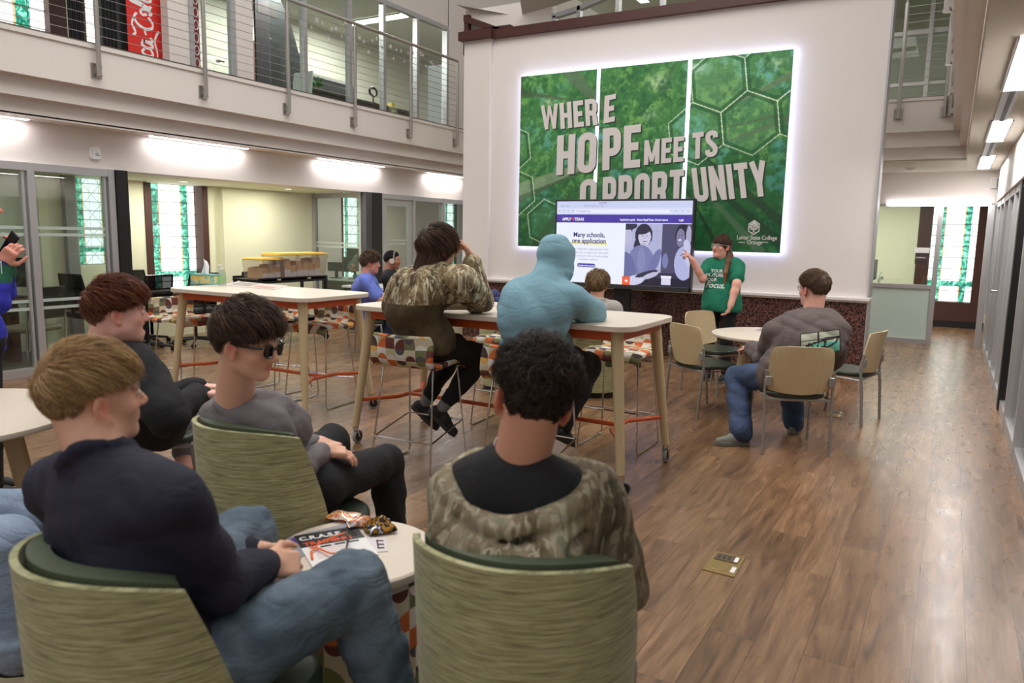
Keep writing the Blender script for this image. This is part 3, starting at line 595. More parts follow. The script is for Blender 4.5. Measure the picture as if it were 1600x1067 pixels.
def paint_art(h=250, w=386):
    X = np.linspace(AX0, AX1, w)[None]+np.zeros((h, 1)); Z = np.linspace(AZ0, AZ1, h)[:, None]+np.zeros((1, w))
    u = (X-AX0)/(AX1-AX0); v = (Z-AZ0)/(AZ1-AZ0)
    n1 = vnoise(h, w, 5, 8, 1); n2 = vnoise(h, w, 26, 40, 2, 3, .7); n3 = vnoise(h, w, 3, 5, 3, 3); n4 = vnoise(h, w, 30, 46, 9, 3, .8)
    def mix(a, b, t): return a*(1-t[..., None])+np.array(b, float)*t[..., None]
    img = np.zeros((h, w, 3))+np.array([58, 108, 62])
    img = mix(img, (112, 160, 88), np.clip((n2-.45)*4, 0, 1)*.8)
    img = mix(img, (36, 82, 52), np.clip((.50-n4)*5, 0, 1)*.8)
    img = mix(img, (84, 150, 158), np.clip((n1-.54)*9, 0, 1)*np.clip((n2-.38)*4, 0, 1)*.75)
    img = mix(img, (70, 120, 70), np.clip((n3-.5)*5, 0, 1)*.4)
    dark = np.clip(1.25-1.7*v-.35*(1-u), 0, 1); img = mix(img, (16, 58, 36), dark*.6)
    def trunk(a, b, w0, w1, c, al=.8):
        a = np.array(a); b = np.array(b); d = b-a; L = d@d
        t = np.clip(((X-a[0])*d[0]+(Z-a[1])*d[1])/L, 0, 1)
        dist = np.hypot(X-a[0]-t*d[0], Z-a[1]-t*d[1])+(n2-.5)*.02
        ww = w0+(w1-w0)*t; m = np.clip((ww-dist)/.02, 0, 1)*al
        nonlocal img; sh = np.clip(.5+dist/ww*.0, 0, 1); img = mix(img, c, m)
    tr = (58, 76, 56); lt = (122, 138, 112)
    trunk((-5.4, 2.15), (-4.0, 2.62), .13, .03, lt, .75); trunk((-5.4, 2.05), (-4.2, 2.5), .05, .01, tr)
    trunk((-5.4, 3.52), (-4.3, 3.30), .05, .012, (66, 84, 62)); trunk((-4.65, 3.73), (-3.9, 3.0), .11, .02, (84, 104, 80), .8)
    trunk((-5.1, 1.39), (-4.6, 2.1), .09, .02, (44, 70, 48)); trunk((-4.0, 1.39), (-3.9, 2.2), .06, .015, tr)
    trunk((-1.78, 1.75), (-3.0, 2.75), .07, .015, (40, 62, 44)); trunk((-1.78, 1.5), (-2.9, 2.4), .08, .015, (34, 58, 40)); trunk((-2.0, 1.39), (-2.95, 2.35), .07, .012, (84, 104, 84), .6); trunk((-2.5, 1.39), (-3.05, 2.3), .05, .01, (32, 54, 38))
    trunk((-1.78, 2.95), (-3.0, 2.55), .05, .01, (70, 90, 66)); trunk((-1.78, 3.45), (-2.7, 3.05), .05, .012, (92, 108, 80)); trunk((-3.2, 3.7), (-3.55, 2.9), .025, .006, (70, 90, 66)); trunk((-1.9, 3.0), (-3.3, 2.75), .03, .008, tr)
    r = np.random.RandomState(5)
    for k in range(46):
        a = np.array([r.uniform(AX0, AX1), r.uniform(2.0, AZ1)]); th = r.uniform(0, 2*PI); L = r.uniform(.2, .6); b = a+L*np.array([math.cos(th), math.sin(th)]); trunk(a, b, .010, .003, (48, 70, 48), .7)
    for (cx, cz, s) in ((-4.95, 3.35, .12), (-3.4, 3.5, .2), (-3.5, 3.1, .12), (-2.9, 3.62, .16), (-1.95, 3.6, .12), (-4.55, 1.9, .2)):
        img = mix(img, (214, 224, 196), np.clip(1-np.hypot((X-cx)*.7, Z-cz)/s, 0, 1)**1.5*.6*np.clip(n2*2-.4, 0, 1))
    R = .385
    def hexagon(cx, cz, R, rot, fill):
        k = np.arange(6); A = rot+k*PI/3; d = np.full(X.shape, -9.)
        for a in A: d = np.maximum(d, (X-cx)*math.cos(a)+(Z-cz)*math.sin(a)-R*math.cos(PI/6))
        nonlocal img
        img = mix(img, (150, 190, 150), (d < 0)*fill)
        img = mix(img, (30, 74, 44), (np.abs(d+.03) < .02)*.55)
        img = mix(img, (205, 218, 190), (np.abs(d) < .0055)*.7)
    c1 = Yp(1172, 192, YF-.09); rot = math.radians(8)
    def off(k, m=1.0): a = rot+k*PI/3; return (c1[0]+R*1.732*m*math.cos(a), c1[2]+R*1.732*m*math.sin(a))
    hexagon(c1[0], c1[2], R, rot, .22)
    for k, f in ((1, .12), (2, .25), (0, .1), (3, .16)): hexagon(*off(k), R, rot, f)
    hexagon(-5.55, 2.75, .35, rot, .12); hexagon(-5.45, 2.15, .33, rot, .15); hexagon(-4.95, 1.72, .33, rot, .12)
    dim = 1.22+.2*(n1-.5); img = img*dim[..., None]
    return srgb(np.clip(img, 0, 255))
print_m = bpy.data.materials.new('printed_panel'); print_m.use_nodes = True; _nt = print_m.node_tree
_a = nd(_nt, 'ShaderNodeAttribute', attribute_name='print'); _nt.links.new(_a.outputs['Color'], bsdf(print_m).inputs['Base Color']); bsdf(print_m).inputs['Roughness'].default_value = .32; bsdf(print_m).inputs['Specular IOR Level'].default_value = .35
ART = paint_art()
letter_m = mat('printed_lettering', (222, 214, 212), .5); shade_m = mat('printed_letter_edge', (24, 52, 34), .5)
gaps = [AX0, -4.253, -4.198, -3.028, -2.972, AX1]
panels = []
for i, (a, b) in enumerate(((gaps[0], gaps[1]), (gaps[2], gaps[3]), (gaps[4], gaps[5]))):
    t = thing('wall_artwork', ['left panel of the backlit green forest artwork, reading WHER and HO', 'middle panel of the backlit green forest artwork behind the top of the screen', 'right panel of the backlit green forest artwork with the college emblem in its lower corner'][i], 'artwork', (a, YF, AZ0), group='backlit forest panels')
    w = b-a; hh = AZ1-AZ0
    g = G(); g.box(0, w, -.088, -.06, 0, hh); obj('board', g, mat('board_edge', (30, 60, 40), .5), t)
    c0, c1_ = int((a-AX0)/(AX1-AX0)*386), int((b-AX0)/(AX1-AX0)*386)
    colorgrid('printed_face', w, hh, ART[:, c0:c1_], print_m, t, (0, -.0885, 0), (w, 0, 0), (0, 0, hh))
    g = G(); q = .012
    g.box(q, w-q, -.06, -.02, q, q+.012); g.box(q, w-q, -.06, -.02, hh-q-.012, hh-q); g.box(q, q+.012, -.06, -.02, q, hh-q); g.box(w-q-.012, w-q, -.06, -.02, q, hh-q)
    obj('led_strip', g, led_halo, t, sm=False)
    panels.append(t)

# ---- condensed headline letters as thick strokes
def stroke(gg, pts, t, closed=False):
    P = [np.array(p, float) for p in pts]; n = len(P); L = []; R_ = []
    for i in range(n):
        if closed: d0 = P[i]-P[i-1]; d1 = P[(i+1) % n]-P[i]
        else: d0 = P[i]-P[i-1] if i else P[1]-P[0]; d1 = P[i+1]-P[i] if i < n-1 else P[-1]-P[-2]
        d0 = d0/np.linalg.norm(d0); d1 = d1/np.linalg.norm(d1); n0 = np.array([-d0[1], d0[0]]); n1 = np.array([-d1[1], d1[0]]); m = n0+n1; m /= np.linalg.norm(m); s = min(1/max(m@n0, .2), 2.2)
        L.append(P[i]+m*s*t/2); R_.append(P[i]-m*s*t/2)
    for i in range(n if closed else n-1):
        j = (i+1) % n; gg.append([R_[i], R_[j], L[j], L[i]])
T = .185
def glyph(c):
    q = []; t = T; h = 1-t/2; l = t/2
    def S(p, cl=False, tt=None): stroke(q, p, tt or t, cl)
    A = lambda cx, cy, r, a0, a1, n=5: arcpts((cx, cy), r, math.radians(a0), math.radians(a1), n)
    if c == 'I': w = t; S([(l, 0), (l, 1)])
    elif c == 'H': w = .5; S([(l, 0), (l, 1)]); S([(w-l, 0), (w-l, 1)]); S([(t, .5), (w-t, .5)])
    elif c == 'E': w = .42; S([(l, 0), (l, 1)]); S([(t, l), (w, l)]); S([(t, h), (w, h)]); S([(t, .5), (w-.05, .5)])
    elif c == 'T': w = .44; S([(w/2, 0), (w/2, 1-t)]); S([(0, h), (w, h)])
    elif c == 'O': w = .5; r = .14; S(A(w-l-r, h-r, r, 0, 90)+A(l+r, h-r, r, 90, 180)+A(l+r, l+r, r, 180, 270)+A(w-l-r, l+r, r, 270, 360), True)
    elif c == 'U': w = .5; r = .14; S([(l, 1)]+A(l+r, l+r, r, 180, 270)+A(w-l-r, l+r, r, 270, 360)+[(w-l, 1)])
    elif c == 'P': w = .47; r = .13; S([(l, 0), (l, 1)]); S([(t, h)]+A(w-l-r, h-r, r, 90, 0)+A(w-l-r, .42+r, r, 0, -90)+[(t, .42)])
    elif c == 'R': w = .49; r = .12; S([(l, 0), (l, 1)]); S([(t, h)]+A(w-l-r, h-r, r, 90, 0)+A(w-l-r-.01, .47+r, r, 0, -90)+[(t, .47)]); S([(w-l-.06, .44), (w-l-.03, .34), (w-l, 0)])
    elif c == 'N': w = .52; S([(l, 0), (l, 1)]); S([(w-l, 0), (w-l, 1)]); S([(l+.01, .98), (w-l-.01, .02)], tt=t*.9)
    elif c == 'M': w = .64; S([(l, 0), (l, 1)]); S([(w-l, 0), (w-l, 1)]); S([(l+.02, .97), (w/2, .12)], tt=t*.75); S([(w/2, .12), (w-l-.02, .97)], tt=t*.75)
    elif c == 'W': w = .74; S([(l*.8, 1), (.21, .05)], tt=t*.85); S([(.21, .05), (w/2, .95)], tt=t*.6); S([(w/2, .95), (w-.21, .05)], tt=t*.6); S([(w-.21, .05), (w-l*.8, 1)], tt=t*.85)
    elif c == 'Y': w = .5; S([(w/2, 0), (w/2, .42)]); S([(l*.8, 1), (w/2, .38)], tt=t*.95); S([(w-l*.8, 1), (w/2, .38)], tt=t*.95)
    elif c == 'S': w = .48; r = .13; S([(w-l, .72)]+A(w-l-r, h-r, r, 0, 90)+A(l+r, h-r, r, 90, 180)+[(l, .70), (l+.05, .60), (w-l-.05, .40), (w-l, .30)]+A(w-l-r, l+r, r, 0, -90)+A(l+r, l+r, r, 270, 180)+[(l, .28)])
    return q, w
def word(s, pTL, pBL, pR, panel):
    """word from the pixel of its upper left, lower left and lower right corners on the wall plane"""
    Yk = YF-.0885; a = Yp(*pTL, Yk); b = Yp(*pBL, Yk); c = Yp(*pR, Yk)
    ex = np.array([c[0]-b[0], c[2]-b[2]]); ey = np.array([a[0]-b[0], a[2]-b[2]])
    gl = [glyph(k) for k in s]; gap = .075; tot = sum(w for _, w in gl)+gap*(len(s)-1)
    for depth, m, dx, dy, nm in ((.0004, shade_m, .018, -.016, 'letter_shading'), (.0009, letter_m, 0, 0, 'lettering')):
        g = G(); x = 0; ky = 0
        for q, w in gl:
            for quad in q:
                v = []; ky += 1
                for p in quad:
                    pp = np.array([b[0], b[2]])+ex*((p[0]+x)/tot)+ey*p[1]; v.append((pp[0]+dx, Yk-depth-ky*.00001, pp[1]+dy))
                g.add(v, [(0, 1, 2, 3)])
            x += w+gap
        obj(nm, g, m, panel, sm=False, world_coords=True)
word('WHER', (845, 165), (847, 205), (934, 195), panels[0]); word('E', (945, 150), (943, 193), (960.5, 189.5), panels[1])
word('HO', (871, 212), (869, 274), (930.5, 269), panels[0]); word('PE', (942, 201), (941, 266.5), (1000, 261), panels[1])
word('MEE', (1007, 219.5), (1006, 258), (1068, 252), panels[1]); word('TS', (1082, 208), (1081, 249), (1121, 244), panels[2])
word('OPP', (907, 282), (904, 328), (969, 330), panels[0]) if False else None
word('OP', (907, 281), (903, 334), (930, 333), panels[0]) if False else None
word('O', (907, 281), (905, 334), (931, 332), panels[0]); word('PPORT', (942, 277), (941, 332), (1067, 322), panels[1]); word('UNITY', (1080, 263), (1086, 316), (1201, 306), panels[2])

# college emblem and name on the right panel
Yk = YF-.0898; pc = Yp(1178, 355.5, Yk); S_ = .074
g = G(); q = []
hexp = [(pc[0]+S_*.95*math.cos(PI/2+k*PI/3), pc[2]+S_*1.15*math.sin(PI/2+k*PI/3)) for k in range(6)]; stroke(q, hexp, .012, True)
for quad in q: g.add([(p[0], Yk, p[1]) for p in quad], [(0, 1, 2, 3)])
for (dx, dz, r) in ((0, .045, .022), (-.025, .022, .022), (.025, .022, .022), (-.034, -.005, .02), (.034, -.005, .02), (0, .0, .026), (-.02, -.025, .02), (.02, -.025, .02)):
    g.add([(pc[0]+dx+r*math.cos(a), Yk, pc[2]+.012+dz+r*math.sin(a)*.8) for a in np.linspace(0, 2*PI, 9)[:-1]], [tuple(range(8))])
g.add([(pc[0]-.008, Yk, pc[2]-.055), (pc[0]+.008, Yk, pc[2]-.055), (pc[0]+.006, Yk, pc[2]), (pc[0]-.006, Yk, pc[2])], [(0, 1, 2, 3)]); g.add([(pc[0]-.04, Yk, pc[2]-.060), (pc[0]+.04, Yk, pc[2]-.060), (pc[0]+.04, Yk, pc[2]-.054), (pc[0]-.04, Yk, pc[2]-.054)], [(0, 1, 2, 3)])
em = obj('emblem', g, letter_m, panels[2], sm=False, world_coords=True)
a = Yp(1151, 373.8, Yk); lo = [a[0]-gaps[4], Yk-YF, a[2]-AZ0]
text('lettering', 'Lamar State College', .073, letter_m, panels[2], lo, (PI/2, 0, 0), bold=.0009, sx=.80)
a = Yp(1167, 381.2, Yk); text('lettering', 'Orange', .07, letter_m, panels[2], [a[0]-gaps[4], Yk-YF, a[2]-AZ0], (PI/2, 0, 0), bold=.0009, sx=.85)
g = G()
for x0, x1 in ((1154, 1164), (1190, 1200)):
    p = Yp(x0, 378.5, Yk); r_ = Yp(x1, 379, Yk); g.add([(p[0], Yk, p[2]-.004), (r_[0], Yk, p[2]-.004), (r_[0], Yk, p[2]+.004), (p[0], Yk, p[2]+.004)], [(0, 1, 2, 3)])
obj('rule', g, letter_m, panels[2], sm=False, world_coords=True)

# ================================================================ THE BIG SCREEN ON ITS STAND
TY = 8.80; TX0, TX1, TZ0, TZ1 = -4.49, -2.66, .905, 2.01
def paint_screen(h=150, w=260):
    u = np.linspace(0, 1, w)[None]+np.zeros((h, 1)); v = np.linspace(0, 1, h)[:, None]+np.zeros((1, w))
    img = np.zeros((h, w, 3))+np.array([236, 240, 255.])
    def m(mask, c, al=1.0):
        k = mask.astype(float)*al; nonlocal img; img = img*(1-k[..., None])+np.array(c, float)*k[..., None]
    m(v > .84, (214, 220, 246)); m(v > .925, (202, 208, 240)); m((v < .905) & (v > .865) & (u > .14) & (u < .86), (232, 236, 252))
    m((v < .84) & (v > .74), (74, 58, 160))
    ph = (u > .535) & (v < .735)
    n = vnoise(h, w, 10, 16, 4, 3)
    m(ph, (176, 178, 214)); 
    def el(cu, cv, ru, rv, c, al=1, rot=0):
        du, dv = (u-cu)*1.66, v-cv; a = math.radians(rot); x = du*math.cos(a)+dv*math.sin(a); y = -du*math.sin(a)+dv*math.cos(a); m(ph & ((x/ru)**2+(y/rv)**2 < 1), c, al)
    for k in range(6): m(ph & (u < .8) & (np.abs(v-.12*k-.05) < .003), (150, 152, 190), .6)
    for k in range(9): m(ph & (u < .8) & (np.abs(u-.54-.045*k) < .0015), (156, 158, 196), .4)
    m(ph & (u > .80), (96, 94, 128)); m(ph & (u > .80), (60, 58, 88), .6); m(ph & (u > .80) & (np.sin(u*300+n*14) > .2), (78, 76, 108), .7); m(ph & (v < .16), (52, 50, 74)); m(ph & (v < .10) & (u > .6), (34, 32, 52))
    el(.545, .67, .07, .09, (60, 60, 86)); el(.55, .60, .06, .12, (188, 186, 216), 1, 10); el(.56, .71, .1, .05, (52, 50, 74))           # man at left
    el(.67, .60, .105, .135, (44, 42, 66)); el(.625, .50, .035, .09, (44, 42, 66), 1, -15); el(.677, .575, .075, .105, (200, 198, 228)); el(.665, .66, .09, .05, (44, 42, 66), 1, 12)
    el(.662, .59, .010, .006, (40, 38, 58)); el(.690, .59, .010, .006, (40, 38, 58)); el(.680, .535, .026, .010, (240, 240, 252)); el(.680, .527, .03, .006, (96, 90, 120)); el(.678, .56, .007, .016, (168, 164, 196))
    el(.67, .44, .05, .07, (186, 184, 214)); el(.655, .27, .16, .21, (120, 124, 172)); el(.57, .20, .08, .2, (104, 108, 158), 1, 15); el(.755, .28, .05, .17, (112, 116, 166), 1, -20); el(.66, .30, .05, .15, (140, 144, 190), .6)
    el(.62, .06, .12, .06, (206, 206, 234), 1, 15); el(.70, .14, .14, .028, (50, 48, 72), 1, 18); el(.73, .12, .10, .03, (190, 188, 216), 1, 22)
    el(.945, .60, .085, .14, (38, 36, 56)); el(.93, .575, .048, .105, (130, 124, 160)); el(.925, .55, .02, .008, (232, 232, 250)); el(.918, .60, .008, .005, (24, 22, 40)); el(.938, .605, .008, .005, (24, 22, 40)); el(.985, .60, .03, .12, (170, 168, 200)); el(.96, .28, .11, .2, (176, 180, 222)); el(.985, .4, .05, .16, (196, 198, 232), 1, 10)
    el(.83, .30, .035, .09, (120, 124, 176)); m(ph & (u > .81) & (u < .875) & (v > .02) & (v < .12), (214, 214, 236)); m(ph & (u > .805) & (u < .88) & (v > .10) & (v < .125), (236, 236, 250))
    m((u > .525) & (u < .582) & (v < .095), (240, 96, 48)); 
    return srgb(np.clip(img, 0, 255))
scr_m = bpy.data.materials.new('lit_screen'); scr_m.use_nodes = True; _nt = scr_m.node_tree; _a = nd(_nt, 'ShaderNodeAttribute', attribute_name='print')
bsdf(scr_m).inputs['Base Color'].default_value = (.02, .02, .02, 1); bsdf(scr_m).inputs['Roughness'].default_value = .15; _nt.links.new(_a.outputs['Color'], bsdf(scr_m).inputs['Emission Color']); bsdf(scr_m).inputs['Emission Strength'].default_value = 1.0
tv = thing('presentation_screen', 'large display on a black rolling stand showing a college application web page', 'screen', ((TX0+TX1)/2, TY, 0))
hw = (TX1-TX0)/2; pl = mat('black_plastic', (26, 26, 28), .35)
g = G(); g.box(-hw, hw, 0, .09, TZ0, TZ1); obj('housing', g, pl, tv, bevel=.01)
g = G(); g.box(-hw, hw, -.012, .002, TZ0, TZ0+.055); g.box(-hw, hw, -.012, .002, TZ1-.022, TZ1); g.box(-hw, -hw+.02, -.012, .002, TZ0, TZ1); g.box(hw-.02, hw, -.012, .002, TZ0, TZ1); obj('bezel', g, mat('bezel_grey', (70, 70, 74), .35, .4), tv, bevel=.003)
sx0, sx1, sz0, sz1 = -hw+.022, hw-.022, TZ0+.055, TZ1-.024; sw, sh = sx1-sx0, sz1-sz0
colorgrid('screen_image', sw, sh, paint_screen(), scr_m, tv, (sx0, -.004, sz0), (sw, 0, 0), (0, 0, sh))
def em(name, c): return mat(name, (10, 10, 10), .5, emit=1, ecol=c)
ink, wht, gry, pur, yel = em('screen_ink', (44, 36, 104)), em('screen_white', (250, 250, 255)), em('screen_grey', (150, 152, 180)), em('screen_purple', (66, 56, 160)), em('screen_yellow', (238, 226, 90))
def scr(s, u, v, size, m, bold=0, sx=1, align='LEFT'): return text('screen_text', s, size, m, tv, (sx0+u*sw, -.0052, sz0+v*sh), (PI/2, 0, 0), bold=bold, sx=sx, align=align, ext=.0003)
scr('APPLY', .045, .765, .050, wht, .0014, .9); scr('TEXAS', .142, .765, .050, wht, .0014, .9)
scr('Application guide', .49, .768, .036, wht, .0006, .80); scr('About ApplyTexas', .615, .768, .036, wht, .0006, .80); scr('School search', .745, .768, .036, wht, .0006, .80); scr('Login', .91, .768, .036, wht, .0006, .80)
scr('Many schools,', .26, .565, .084, ink, .0018, .92, 'CENTER'); scr('one application', .26, .49, .084, ink, .0018, .92, 'CENTER')
for k, s in enumerate(('Apply to college with a single application. With', 'ApplyTexas, you can apply to any Texas public', 'university and many Texas community colleges', 'and private universities.')): scr(s, .26, .405-.042*k, .036, gry, 0, .8, 'CENTER')
scr('Apply Texas', .03, .935, .032, gry, 0, .8); scr('100 DFF applications Texas', .21, .935, .032, gry, 0, .8); scr('applytexas.org', .17, .872, .034, gry, 0, .85); scr('5:37 PM', .33, .965, .034, ink, 0, .9)
g = G(); g.add([(sx0+sw*(.12+.28*a), -.0050, sz0+sh*(.475+.022*b)) for a, b in ((0, 0), (1, 0), (1, 1), (0, 1))], [(0, 1, 2, 3)]); obj('screen_underline', g, yel, tv, sm=False)
g = G(); g.add([(sx0+sw*.245+x, -.0050, sz0+sh*.215+z) for x, z in rrect(.25, .048, .023, 4)], [tuple(range(20 if False else len(rrect(.25, .048, .023, 4))))]); obj('screen_button', g, pur, tv, sm=False)
scr('Create a free account', .245, .203, .030, wht, .0006, .85, 'CENTER')
star = [(sx0+sw*.130+r*math.sin(k*PI/5), -.0050, sz0+sh*.785+r*math.cos(k*PI/5)) for k in range(10) for r in ((.024 if k % 2 == 0 else .010),)]
g = G(); g.add(star, [tuple(range(10))]); obj('screen_star', g, em('screen_red', (230, 60, 60)), tv, sm=False)
tex = [(-.4, .1), (-.15, .1), (-.15, .4), (.1, .4), (.1, .15), (.45, .08), (.42, -.12), (.2, -.25), (.05, -.45), (-.1, -.2), (-.25, -.15)]
g = G(); g.add([(sx0+sw*.553+x*.05, -.0050, sz0+sh*.047+z*.05) for x, z in tex], [tuple(range(len(tex)))]); obj('screen_map', g, wht, tv, sm=False)
g = G()
for u in (.02, .055, .09, .125, .16): g.add([(sx0+sw*u+.008*math.cos(a), -.005, sz0+sh*.885+.008*math.sin(a)) for a in np.linspace(0, 2*PI, 7)[:-1]], [tuple(range(6))])
for u in (.85, .89, .93, .97): g.add([(sx0+sw*u+.007*math.cos(a), -.005, sz0+sh*.885+.009*math.sin(a)) for a in np.linspace(0, 2*PI, 7)[:-1]], [tuple(range(6))])
obj('screen_icons', g, gry, tv, sm=False)
g = G(); g.box(-.11, .11, .10, .16, .12, 1.5); obj('column', g, pl, tv)
g = G(); g.box(-.35, .35, .09, .11, 1.2, 1.7); obj('bracket', g, pl, tv)
g = G()
for sx in (-1, 1): g.tube([(sx*.10, .13, .12), (sx*.42, -.32, .085)], .026, 6); g.tube([(sx*.10, .13, .12), (sx*.42, .50, .085)], .026, 6)
g.box(-.45, .45, .06, .20, .09, .13); obj('base', g, pl, tv)
for sx in (-1, 1):
    for y in (-.34, .50):
        g = G(); g.lathe([(0, -.02), (.035, -.02), (.035, .02), (0, .02)], (sx*.43, y, .036), 14, 'x'); obj('caster', g, pl, tv)
# ================================================================ FURNITURE MATERIALS
birch = mat('birch_wood', (204, 182, 142), .45, noise=.10, nscale=7, stretch=(12, 12, 1), coat=.1)
lam = mat('white_ash_laminate', (222, 208, 192), .38, noise=.05, nscale=5, stretch=(2, 26, 1))
lam_edge = mat('laminate_edge', (186, 170, 148), .5)
orange_m = mat('orange_paint', (206, 92, 40), .4)
chrome = mat('chrome', (210, 208, 206), .12, 1.0)
silver = mat('silver_paint', (172, 170, 168), .35, .6)
vinyl = mat('green_vinyl', (48, 56, 44), .42, bump=.05, bscale=400)
vinyl_l = mat('green_vinyl_light', (84, 94, 74), .45, bump=.05, bscale=400)
rubber = mat('grey_rubber', (140, 142, 142), .5); blackp = mat('black_plastic', (26, 26, 28), .35)
def textile():
    m = mat('green_striated_textile', (150, 148, 105), .9, sheen=.2); nt = m.node_tree; b = bsdf(m)
    t = nd(nt, 'ShaderNodeTexCoord'); mp = nd(nt, 'ShaderNodeMapping', {0: t.outputs['Object'], 'Scale': (8, 8, 230)})
    n = nd(nt, 'ShaderNodeTexNoise', {'Vector': mp.outputs[0], 'Scale': 1.3, 'Detail': 4.0, 'Roughness': .65, 'Distortion': .6})
    r = nd(nt, 'ShaderNodeValToRGB', {0: n.outputs[0]}); e = r.color_ramp
    e.elements[0].position = .36; e.elements[0].color = (*lin((118, 113, 78)), 1); e.elements[1].position = .66; e.elements[1].color = (*lin((194, 190, 150)), 1); e.elements.new(.48).color = (*lin((158, 155, 112)), 1); e.elements.new(.56).color = (*lin((176, 174, 130)), 1)
    nt.links.new(r.outputs[0], b.inputs['Base Color']); bp = nd(nt, 'ShaderNodeBump', {'Height': n.outputs[0], 'Strength': .4, 'Distance': .003}); nt.links.new(bp.outputs[0], b.inputs['Normal']); return m
tex_m = textile()
def retro(name='retro_print_fabric', tile=.072, dim=1.0):
    """rows of half discs and leaf shapes in orange, plum, olive and grey on cream; uv in metres"""
    m = mat(name, (200, 190, 165), .85); nt = m.node_tree; b = bsdf(m)
    def M(op, a, c=None, d=None):
        ins = {0: a}
        if c is not None: ins[1] = c
        if d is not None: ins[2] = d
        return nd(nt, 'ShaderNodeMath', ins, operation=op).outputs[0]
    uv = nd(nt, 'ShaderNodeUVMap'); sc = nd(nt, 'ShaderNodeVectorMath', {0: uv.outputs[0], 'Scale': 1/tile}, operation='SCALE'); s = nd(nt, 'ShaderNodeSeparateXYZ', {0: sc.outputs[0]})
    fx, fy = M('FRACT', s.outputs[0]), M('FRACT', s.outputs[1]); ix, iy = M('FLOOR', s.outputs[0]), M('FLOOR', s.outputs[1])
    cid = nd(nt, 'ShaderNodeCombineXYZ', {0: ix, 1: iy}); w1 = nd(nt, 'ShaderNodeTexWhiteNoise', {0: cid.outputs[0]}, noise_dimensions='2D'); sp = nd(nt, 'ShaderNodeSeparateColor', {0: w1.outputs['Color']})
    par = M('MODULO', M('ADD', ix, 100), 2.0); flip = M('GREATER_THAN', sp.outputs[0], .5)
    qy = M('ABSOLUTE', M('SUBTRACT', flip, fy))
    d1 = M('SQRT', M('ADD', M('POWER', M('SUBTRACT', fx, .5), 2), M('POWER', qy, 2))); semi = M('LESS_THAN', d1, .49)
    qx = M('ABSOLUTE', M('SUBTRACT', par, fx)); d2 = M('SQRT', M('ADD', M('POWER', qx, 2), M('POWER', qy, 2))); quart = M('LESS_THAN', d2, .97)
    pick = M('GREATER_THAN', sp.outputs[1], .45)
    shp = M('ADD', M('MULTIPLY', pick, semi), M('MULTIPLY', M('SUBTRACT', 1.0, pick), quart))
    def ramp(f, cols):
        r = nd(nt, 'ShaderNodeValToRGB', {0: f}); e = r.color_ramp; e.interpolation = 'CONSTANT'; n = len(cols)
        e.elements[0].color = (*lin(cols[0]), 1); e.elements[1].position = 1/n; e.elements[1].color = (*lin(cols[1]), 1)
        for i in range(2, n): e.elements.new(i/n).color = (*lin(cols[i]), 1)
        return r.outputs[0]
    fg = ramp(sp.outputs[2], [(206, 108, 52), (104, 54, 48), (88, 84, 92), (122, 122, 78), (210, 158, 80), (206, 108, 52), (226, 220, 210), (74, 56, 54)])
    w2 = nd(nt, 'ShaderNodeTexWhiteNoise', {0: nd(nt, 'ShaderNodeVectorMath', {0: cid.outputs[0], 1: (37, 11, 5)}, operation='ADD').outputs[0]}, noise_dimensions='2D')
    bgc = ramp(w2.outputs['Value'], [(200, 188, 158), (208, 198, 170), (196, 186, 156), (202, 190, 160), (222, 216, 206), (110, 62, 54), (200, 188, 158), (120, 118, 84)])
    mx = nd(nt, 'ShaderNodeMixRGB', {0: shp, 1: bgc, 2: fg}); nt.links.new(mx.outputs[0], b.inputs['Base Color'])
    t = nd(nt, 'ShaderNodeTexCoord'); n = nd(nt, 'ShaderNodeTexNoise', {'Vector': t.outputs['Object'], 'Scale': 900.0}); bp = nd(nt, 'ShaderNodeBump', {'Height': n.outputs[0], 'Strength': .15, 'Distance': .001}); nt.links.new(bp.outputs[0], b.inputs['Normal'])
    return m
retro_m = retro(); retro_s = retro('retro_print_small', .052)

def caster(parent, x, y, r=.05, rz=0.0, name='caster'):
    """swivel caster: fork (part) > wheel (sub-part)"""
    c, s = math.cos(rz), math.sin(rz)
    def T(p): return (x+p[0]*c-p[1]*s, y+p[0]*s+p[1]*c, p[2])
    g = G(); g.tube([T((0, 0, r*2+.035)), T((0, 0, r*2+.012))], .024, 12)
    for q in (-1, 1): g.tube([T((q*.012, 0, r*2+.014)), T((q*.020, .012, r*1.5)), T((q*.020, .022, r))], .006, 6)
    f = obj(name, g, chrome, parent)
    g = G(); R_ = r; g.lathe([(0, -.012), (R_*.72, -.012), (R_*.72, -.014), (R_*.9, -.013), (R_, -.006), (R_, .006), (R_*.9, .013), (R_*.72, .014), (R_*.72, .012), (0, .012)], (0, 0, 0), 22, 'x')
    g.v = [T((p[0], p[1]+.022, p[2]+r)) for p in g.v]; obj('wheel', g, rubber, f)
    g = G(); g.lathe([(0, -.0145), (R_*.68, -.0145), (R_*.68, .0145), (0, .0145)], (0, 0, 0), 18, 'x'); g.v = [T((p[0], p[1]+.022, p[2]+r)) for p in g.v]; obj('hub', g, blackp, f)

